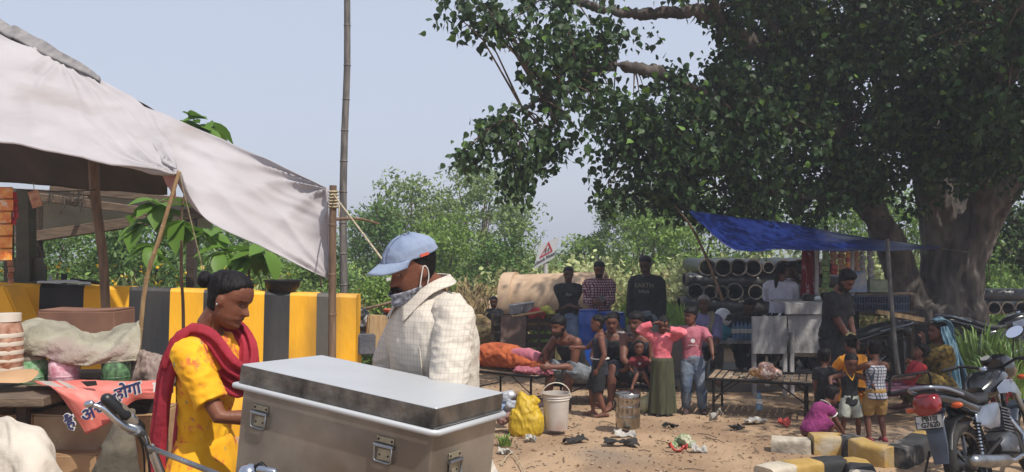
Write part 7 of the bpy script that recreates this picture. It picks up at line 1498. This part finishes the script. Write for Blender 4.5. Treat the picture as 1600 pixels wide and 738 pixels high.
def motorcycle(loc, yaw, lean_, label, full=True, tank_m=None, group=None):
    """local frame: +X forward, +Y left, Z up, origin on the ground under the rear axle"""
    tank_m = tank_m or pb_
    redl, orl = (RL, OL) if full else (M['black_plastic'], M['black_plastic'])
    e = thing('motorcycle', loc, label, 'motorcycle', group, local=True); e.rotation_euler = (Matrix.Rotation(yaw, 3, 'Z')@Matrix.Rotation(-R(lean_), 3, 'X')).to_euler()
    W = 1.30; wheel(e, 0, .31, tw=.058); wheel(e, W, .31, tw=.043)
    B_ = lambda m, n, mt, s=True, b=0, p=e: m.build(n, mt, p, smooth=s, bevel=b)
    T_ = lambda pts, r, n, mt, seg=10, p=e: B_(MB().tube(pts, r, seg, caps='round'), n, mt, p=p)
    for s in (-1, 1):
        y = s*.09; T_([(0, y*1.05, .31), (.22, y, .36), (.5, y, .42)], .018, 'swing_arm', M['black_metal'])
        sh = T_([(.02, s*.12, .36), (.10, s*.12, .66)], .014, 'shock_absorber', M['chrome'])
        for k in range(9): u = .12+k*.085; B_(MB().lathe([(.026, -.005), (.034, 0), (.026, .005)], (.02+.08*u, s*.12, .36+.3*u), (.08, 0, .3), 16), 'spring_coil', M['black_plastic'], p=sh)
        T_([(W, s*.075, .31), (W-.16, s*.075, .62), (W-.24, s*.075, .84)], [.022, .026, .02], 'fork_leg', M['steel'])
    T_([(.2, 0, .66), (.5, 0, .68), (.95, 0, .80), (1.05, 0, .78), (.95, 0, .55), (.88, 0, .30), (.55, 0, .24), (.42, 0, .40), (.35, 0, .64)], .02, 'frame', M['black_metal'])
    # rear mudguard and tail
    P = [(math.cos(R(a))*.36, 0, .31+math.sin(R(a))*.36) for a in (60, 85, 110, 135, 155)]
    m = MB(); m.loft([(p, (0, .065, 0), Vector((math.cos(R(a)), 0, math.sin(R(a))))*.012) for p, a in zip(P, (60, 85, 110, 135, 155))], 12); B_(m, 'rear_mudguard', M['black_plastic'])
    m = MB(); m.loft([((-.24, 0, .80), (0, .08, 0), (.02, 0, .02)), ((-.36, 0, .68), (0, .075, 0), (.02, 0, .01)), ((-.38, 0, .50), (0, .068, 0), (.015, 0, .005)), ((-.41, 0, .38), (0, .055, 0), (.01, 0, .003))], 12, pw=5); B_(m, 'mud_flap', bluegrey)
    m = MB(); m.loft([((-.40, 0, .86), (0, .07, 0), (0, 0, .045)), ((-.30, 0, .855), (0, .095, 0), (0, 0, .055)), ((-.05, 0, .79), (0, .115, 0), (0, 0, .06)), ((.2, 0, .70), (0, .12, 0), (0, 0, .06)), ((.42, 0, .66), (0, .10, 0), (0, 0, .07))], 18, pw=2.6); B_(m, 'tail_cowl', tank_m)
    m = MB(); m.loft([((-.445, 0, .815), (0, .065, 0), (0, 0, .05)), ((-.43, 0, .815), (0, .092, 0), (.01, 0, .078)), ((-.37, 0, .82), (0, .1, 0), (.01, 0, .085)), ((-.33, 0, .83), (0, .085, 0), (0, 0, .06))], 18, pw=3); B_(m, 'tail_light', redl)
    for s in (-1, 1):
        T_([(-.30, s*.07, .78), (-.30, s*.14, .78)], .008, 'indicator_stalk', M['black_plastic']); m = MB(); m.ell((-.30, s*.175, .78), (.028, .045, .024), seg=14, rings=8); B_(m, 'indicator', orl)
    if full:
        pm = frame((-.432, 0, .69), (0, -1, 0), (.22, 0, 1)); m = MB(); q = [pm@Vector(v) for v in ((-.1, -.05, 0), (.1, -.05, 0), (.1, .05, 0), (-.1, .05, 0))]; m.add(q, [(0, 1, 2, 3)]); pl = solid(m.build('licence_plate', platem, e), .004, 1)
        m = MB(); fr_ = [pm@Vector((x, y, .001)) for x, y in ((-.1, -.05), (.1, -.05), (.1, .05), (-.1, .05), (-.1, -.05))]; m.tube(fr_, .0035, 6); m.build('plate_frame', M['black_plastic'], pl)
        text('PB10J', .052, M['ink_black'], pl, pm@Matrix.Translation((.008, .022, .0035)), bold=.0012); text('G7620', .052, M['ink_black'], pl, pm@Matrix.Translation((.008, -.023, .0035)), bold=.0012); text('IND', .012, mat('plate_blue', '#20398a'), pl, pm@Matrix.Translation((-.085, -.005, .0035)))
    # grab rail, seat
    gr_ = [(-.05, -.13, .84), (-.3, -.13, .91), (-.44, -.08, .94), (-.46, 0, .945), (-.44, .08, .94), (-.3, .13, .91), (-.05, .13, .84)]
    B_(MB().tube(curve(gr_, 30), .0135, 10, caps='round'), 'grab_rail', silver)
    m = MB(); m.loft([((-.34, 0, .905), (0, .07, 0), (0, 0, .02)), ((-.28, 0, .91), (0, .105, 0), (0, 0, .04)), ((-.05, 0, .86), (0, .13, 0), (0, 0, .045)), ((.12, 0, .80), (0, .135, 0), (0, 0, .045)), ((.22, 0, .765), (0, .125, 0), (0, 0, .045)), ((.42, 0, .755), (0, .115, 0), (0, 0, .04)), ((.56, 0, .79), (0, .08, 0), (0, 0, .025))], 20, pw=3); B_(m, 'seat', seatm)
    m = MB(); m.loft([((.50, 0, .80), (0, .07, 0), (0, 0, .05)), ((.58, 0, .82), (0, .12, 0), (0, 0, .09)), ((.72, 0, .86), (0, .15, 0), (0, 0, .11)), ((.86, 0, .87), (0, .15, 0), (0, 0, .10)), ((.97, 0, .85), (0, .10, 0), (0, 0, .07)), ((1.0, 0, .84), (0, .05, 0), (0, 0, .04))], 24, pw=2.6); B_(m, 'fuel_tank', pb_)
    m = MB(); m.lathe([(0, .01), (.03, .01), (.034, 0), (.034, -.02)], (.78, 0, .985), (0, 0, 1), 18); B_(m, 'fuel_cap', M['chrome'])
    for s in (-1, 1):
        m = MB(); m.loft([((.60, s*.15, .80), (.03, 0, 0), (0, .004, .03)), ((.72, s*.165, .82), (.02, 0, .01), (0, .006, .05)), ((.90, s*.16, .80), (.03, 0, 0), (0, .004, .06)), ((1.02, s*.14, .74), (.02, 0, 0), (0, .004, .03))], 12, pw=3); B_(m, 'tank_shroud', silver)
        m = MB(); m.loft([((.10, s*.11, .62), (.02, 0, .0), (0, .02, .03)), ((.25, s*.125, .62), (.0, .0, .09), (0, .02, 0)), ((.45, s*.125, .62), (0, 0, .10), (0, .02, 0)), ((.56, s*.11, .66), (0, 0, .05), (0, .015, 0))], 14, pw=3); B_(m, 'side_panel', silver if full else tank_m)
        T_([(.42, s*.1, .33), (.42, s*.22, .32)], .012, 'footpeg', M['rubber'])
    # handlebar, clocks, headlamp, mirrors
    hb = T_([(.86, -.32, 1.02), (.93, -.22, 1.02), (1.0, -.08, .97), (1.0, .08, .97), (.93, .22, 1.02), (.86, .32, 1.02)], .012, 'handlebar', M['black_metal'])
    for s in (-1, 1):
        T_([(.895, s*.27, 1.02), (.84, s*.36, 1.01)], .018, 'grip', M['rubber'], p=hb); T_([(.93, s*.25, 1.03), (.97, s*.30, 1.02), (.93, s*.37, 1.0)], .006, 'lever', M['steel'], p=hb)
        if not full or s > 0: continue
        T_([(.93, s*.20, 1.03), (.95, s*.22, 1.12), (.93, s*.25, 1.19)], .006, 'mirror_stalk', M['black_metal'])
        mm_ = frame((.93, s*.27, 1.24), (0, -1, 0), (.35, 0, 1)); mr_ = MB(); pts = [mm_@Vector((math.cos(a_)*.068+.02*math.sin(a_)*-s, math.sin(a_)*.048, 0)) for a_ in [k*.2618 for k in range(24)]]
        mr_.add(pts, [tuple(range(24))]); hs_ = MB(); hs_.loft([(mm_@Vector((0, 0, -.005)), mm_.to_3x3()@Vector((.074, 0, 0)), mm_.to_3x3()@Vector((-.0*s, .054, 0))), (mm_@Vector((0, 0, -.02)), mm_.to_3x3()@Vector((.07, 0, 0)), mm_.to_3x3()@Vector((0, .05, 0))), (mm_@Vector((0, 0, -.04)), mm_.to_3x3()@Vector((.04, 0, 0)), mm_.to_3x3()@Vector((0, .03, 0)))], 20, pw=2)
        mo = B_(hs_, 'mirror', M['black_plastic']); mr_.build('glass', mirm, mo)
    m = MB(); m.lathe([(0, .02), (.045, .02), (.05, .0), (.04, -.03)], (1.02, .05, 1.04), (-.5, 0, 1), 20); B_(m, 'speedometer', M['black_plastic']); m = MB(); m.lathe([(0, .0), (.04, .0)], (1.01, .05, 1.062), (-.5, 0, 1), 20); B_(m, 'dial', platem)
    m = MB(); m.loft([((1.0, 0, .97), (0, .09, 0), (0, 0, .07)), ((1.1, 0, .97), (0, .12, 0), (0, 0, .11)), ((1.2, 0, .95), (0, .11, 0), (0, 0, .10)), ((1.25, 0, .93), (0, .08, 0), (0, 0, .06))], 20, pw=2.8); B_(m, 'headlamp_cowl', tank_m); m = MB(); m.ell((1.22, 0, .93), (.05, .085, .07)); B_(m, 'headlamp', M['chrome'])
    for s in (-1, 1): m = MB(); m.ell((1.08, s*.17, .86), (.024, .04, .022)); B_(m, 'indicator', orl)
    a_ = [R(x) for x in (20, 45, 70, 95, 120, 145)]; m = MB(); m.loft([((W+math.cos(x)*.345, 0, .31+math.sin(x)*.345), (0, .062, 0), Vector((math.cos(x), 0, math.sin(x)))*.013) for x in a_], 12); B_(m, 'front_mudguard', bluegrey)
    # engine, exhaust
    m = MB(); m.loft([((.48, 0, .36), (0, .09, 0), (0, 0, .06)), ((.56, 0, .35), (0, .13, 0), (0, 0, .11)), ((.72, 0, .35), (0, .13, 0), (0, 0, .12)), ((.84, 0, .36), (0, .09, 0), (0, 0, .07))], 18, pw=3); B_(m, 'crankcase', eng)
    for k in range(8): m = MB(); c = Vector((.74, 0, .46))+Vector((.25, 0, 1)).normalized()*.026*k; m.box(c, (.17, .17, .012), rot=(0, R(14), 0)); B_(m, 'cooling_fin', eng, False)
    m = MB(); m.tube([(.74, 0, .45), (.80, 0, .68)], .055, 14); B_(m, 'cylinder', eng)
    T_([(.86, -.06, .55), (.93, -.10, .40), (.85, -.13, .26), (.5, -.15, .25), (.2, -.16, .29)], .02, 'exhaust_pipe', M['chrome']); T_([(.32, -.17, .28), (.0, -.18, .32), (-.28, -.18, .37)], [.04, .05, .045], 'silencer', M['steel'], 16)
    m = MB(); m.loft([((-.05, .13, .33), (.0, 0, .03), (0, .012, 0)), ((.2, .13, .33), (0, 0, .05), (0, .02, 0)), ((.5, .13, .35), (0, 0, .06), (0, .02, 0))], 12, pw=4); B_(m, 'chain_cover', pb_)
    T_([(.9, -.20, .62), (.92, -.28, .60), (.90, -.31, .48), (.84, -.29, .34), (.80, -.15, .30)], .014, 'crash_guard', M['black_metal']); T_([(.92, .12, .66), (.94, .28, .62), (.90, .31, .48), (.84, .29, .34), (.80, .15, .30)], .014, 'crash_guard', M['black_metal'])
    T_([(.45, .12, .26), (.42, .26, .02), (.42, .30, .0)], .012, 'side_stand', M['black_metal'])
    T_([(-.22, .16, .45), (-.3, .2, .3), (-.15, .22, .24), (.1, .2, .25), (.16, .17, .42)], .009, 'sari_guard', M['black_metal'])
    return e
O2 = Vector((3.22, 5.77, gz(0, 5.77)))
moto = motorcycle(O2, R(90-50), 15, 'black and silver motorcycle on its side stand, seen from behind with a white number plate')
moto.scale = (.9, .9, .9)
motorcycle(gp(1362, 11.2), R(170), 8, 'motorcycle parked in the shade under the shelf stand, mostly hidden', False, group='motorcycles parked in the shade')
motorcycle(gp(1520, 12.0), R(5), 8, 'dark motorcycle parked by the big trunk behind the mirror', False, group='motorcycles parked in the shade')
# ------------------------------------------------------------------ bicycle in the foreground
by = thing('bicycle', gp(215, 2.6), 'bicycle with chrome handlebar and brake levers in the foreground by the woman', 'bicycle')
D = 2.45; T_ = lambda pts, r, n, mt, seg=12, p=by: MB().tube(curve(pts, 12) if len(pts) > 2 else pts, r, seg, caps='round').build(n, mt, p, smooth=True)
hb = T_([A(205, 652, D-.02), A(217, 666, D), A(226, 682, D+.02), A(230, 695, D+.06), A(236, 706, D+.1)], .0115, 'handlebar', M['chrome'])
T_([A(167, 624, D-.06), A(196, 650, D-.03)], .0175, 'grip', M['black_plastic'], p=hb); T_([A(186, 641, D-.035), A(206, 661, D-.01)], .0225, 'grip_sleeve', mat('grip_brown', '#5d5348', '#6f655a', 9, .8), p=hb)
T_([A(203, 655, D-.01), A(217, 668, D)], .0185, 'brake_clamp', M['black_metal'], p=hb)
lv = T_([A(137, 632, D-.10), A(142, 631, D-.10)], .010, 'brake_lever', M['chrome'], p=hb); T_([A(138, 631, D-.10), A(160, 638, D-.09), A(178, 654, D-.07), A(196, 668, D-.05), A(212, 674, D-.03)], [.0055+.0005*min(i, 8) for i in range(13)], 'lever_blade', M['chrome'], p=hb)
m = MB(); m.loft([(A(196, 664, D-.04), (.012, 0, 0), (0, 0, .006)), (A(210, 672, D-.03), (.02, 0, 0), (0, .01, .012)), (A(222, 678, D-.01), (.012, 0, 0), (0, .006, .008))], 10, pw=3); m.build('lever_bracket', M['steel'], hb, smooth=True)
T_([A(212, 676, D-.02), A(228, 700, D-.0), A(234, 740, D+.02), A(236, 800, D+.1)], .0035, 'brake_cable', M['black_plastic']); T_([A(206, 672, D-.02), A(222, 695, D), A(226, 740, D+.05), A(225, 790, D+.1)], .003, 'brake_cable', M['black_plastic'])
T_([A(222, 695, D+.06), A(236, 697, D+.04), A(290, 718, D-.1), A(345, 742, D-.3), A(400, 765, D-.5)], .0075, 'bar', M['steel']) if 0 else MB().tube([A(228, 697, D+.05), A(352, 746, D-.3)], .0078, 12).build('cross_rod', M['steel'], by, smooth=True)
T_([A(236, 700, D+.1), A(262, 770, D+.12), A(290, 860, D+.1)], .014, 'stem', M['chrome']); T_([A(290, 850, D+.1), A(310, 1000, D+.15), A(330, 1150, D+.2)], .017, 'head_tube', pb_)
T_([A(310, 1000, D+.15), A(110, 1060, D+.7)], .015, 'top_tube', pb_)
w_ = bpy.data.objects.new('wheel', None); col.objects.link(w_); w_.parent = by; OFF[w_.name] = off(by); c = Vector(A(330, 0, D-.1)); c.z = .33; m = MB(); m.lathe([(.33, -.018), (.345, 0), (.33, .018), (.31, 0)], c, (.75, .6, 0), 36, closed=True); m.build('tyre', M['rubber'], w_, smooth=True)
for k in range(16): a_ = k*math.pi/8; u = Vector((-.6, .75, 0)).normalized(); d_ = u*math.cos(a_)+Vector((0, 0, 1))*math.sin(a_); m = MB(); m.tube([c, c+d_*.31], .0015, 4); m.build('spoke', M['steel'], w_)
T_([A(330, 1150, D+.2), c+Vector((.05, .05, 0))], .012, 'fork', pb_)
# chrome bell-and-lever end poking up at the bottom of the frame
bl = thing('bell', A(402, 742, 1.75), 'chrome bell and black clamp poking up in front of the trunk at the bottom edge', 'bell')
D = 1.75
m = MB(); m.lathe([(.0, .022), (.012, .020), (.02, .010), (.022, 0), (0, 0)], A(388, 742, D), (0, -.2, 1), 20); m.build('dome', M['chrome'], bl, smooth=True)
m = MB(); m.tube([A(398, 732, D), A(408, 726, D), A(418, 737, D)], .007, 10, caps='round'); m.build('clamp', M['black_metal'], bl, smooth=True); m = MB(); m.tube([A(406, 734, D-.02), A(428, 738, D-.02)], .008, 10, caps='round'); m.build('knob', M['chrome'], bl, smooth=True); m = MB(); m.tube([A(402, 742, D), A(404, 1000, D+.2)], .012, 10); m.build('stem', M['chrome'], bl, smooth=True)

# ------------------------------------------------------------------ the hazy air
hz = MB(); hz.box((20, 420, 5), (900, 980, 13)); ho = hz.build('haze', mat('haze_skin', '#ffffff'), None); tag(ho, None, None, None, 'stuff')
hm_ = bpy.data.materials.new('haze_air'); hm_.use_nodes = True; hn = hm_.node_tree; hn.nodes.remove(hn.nodes['Principled BSDF'])
pv = hn.nodes.new('ShaderNodeVolumePrincipled'); pv.inputs['Color'].default_value = (.86, .9, 1, 1); pv.inputs['Density'].default_value = .0035; pv.inputs['Anisotropy'].default_value = .2
hn.links.new(pv.outputs[0], hn.nodes['Material Output'].inputs['Volume']); ho.data.materials.clear(); ho.data.materials.append(hm_)
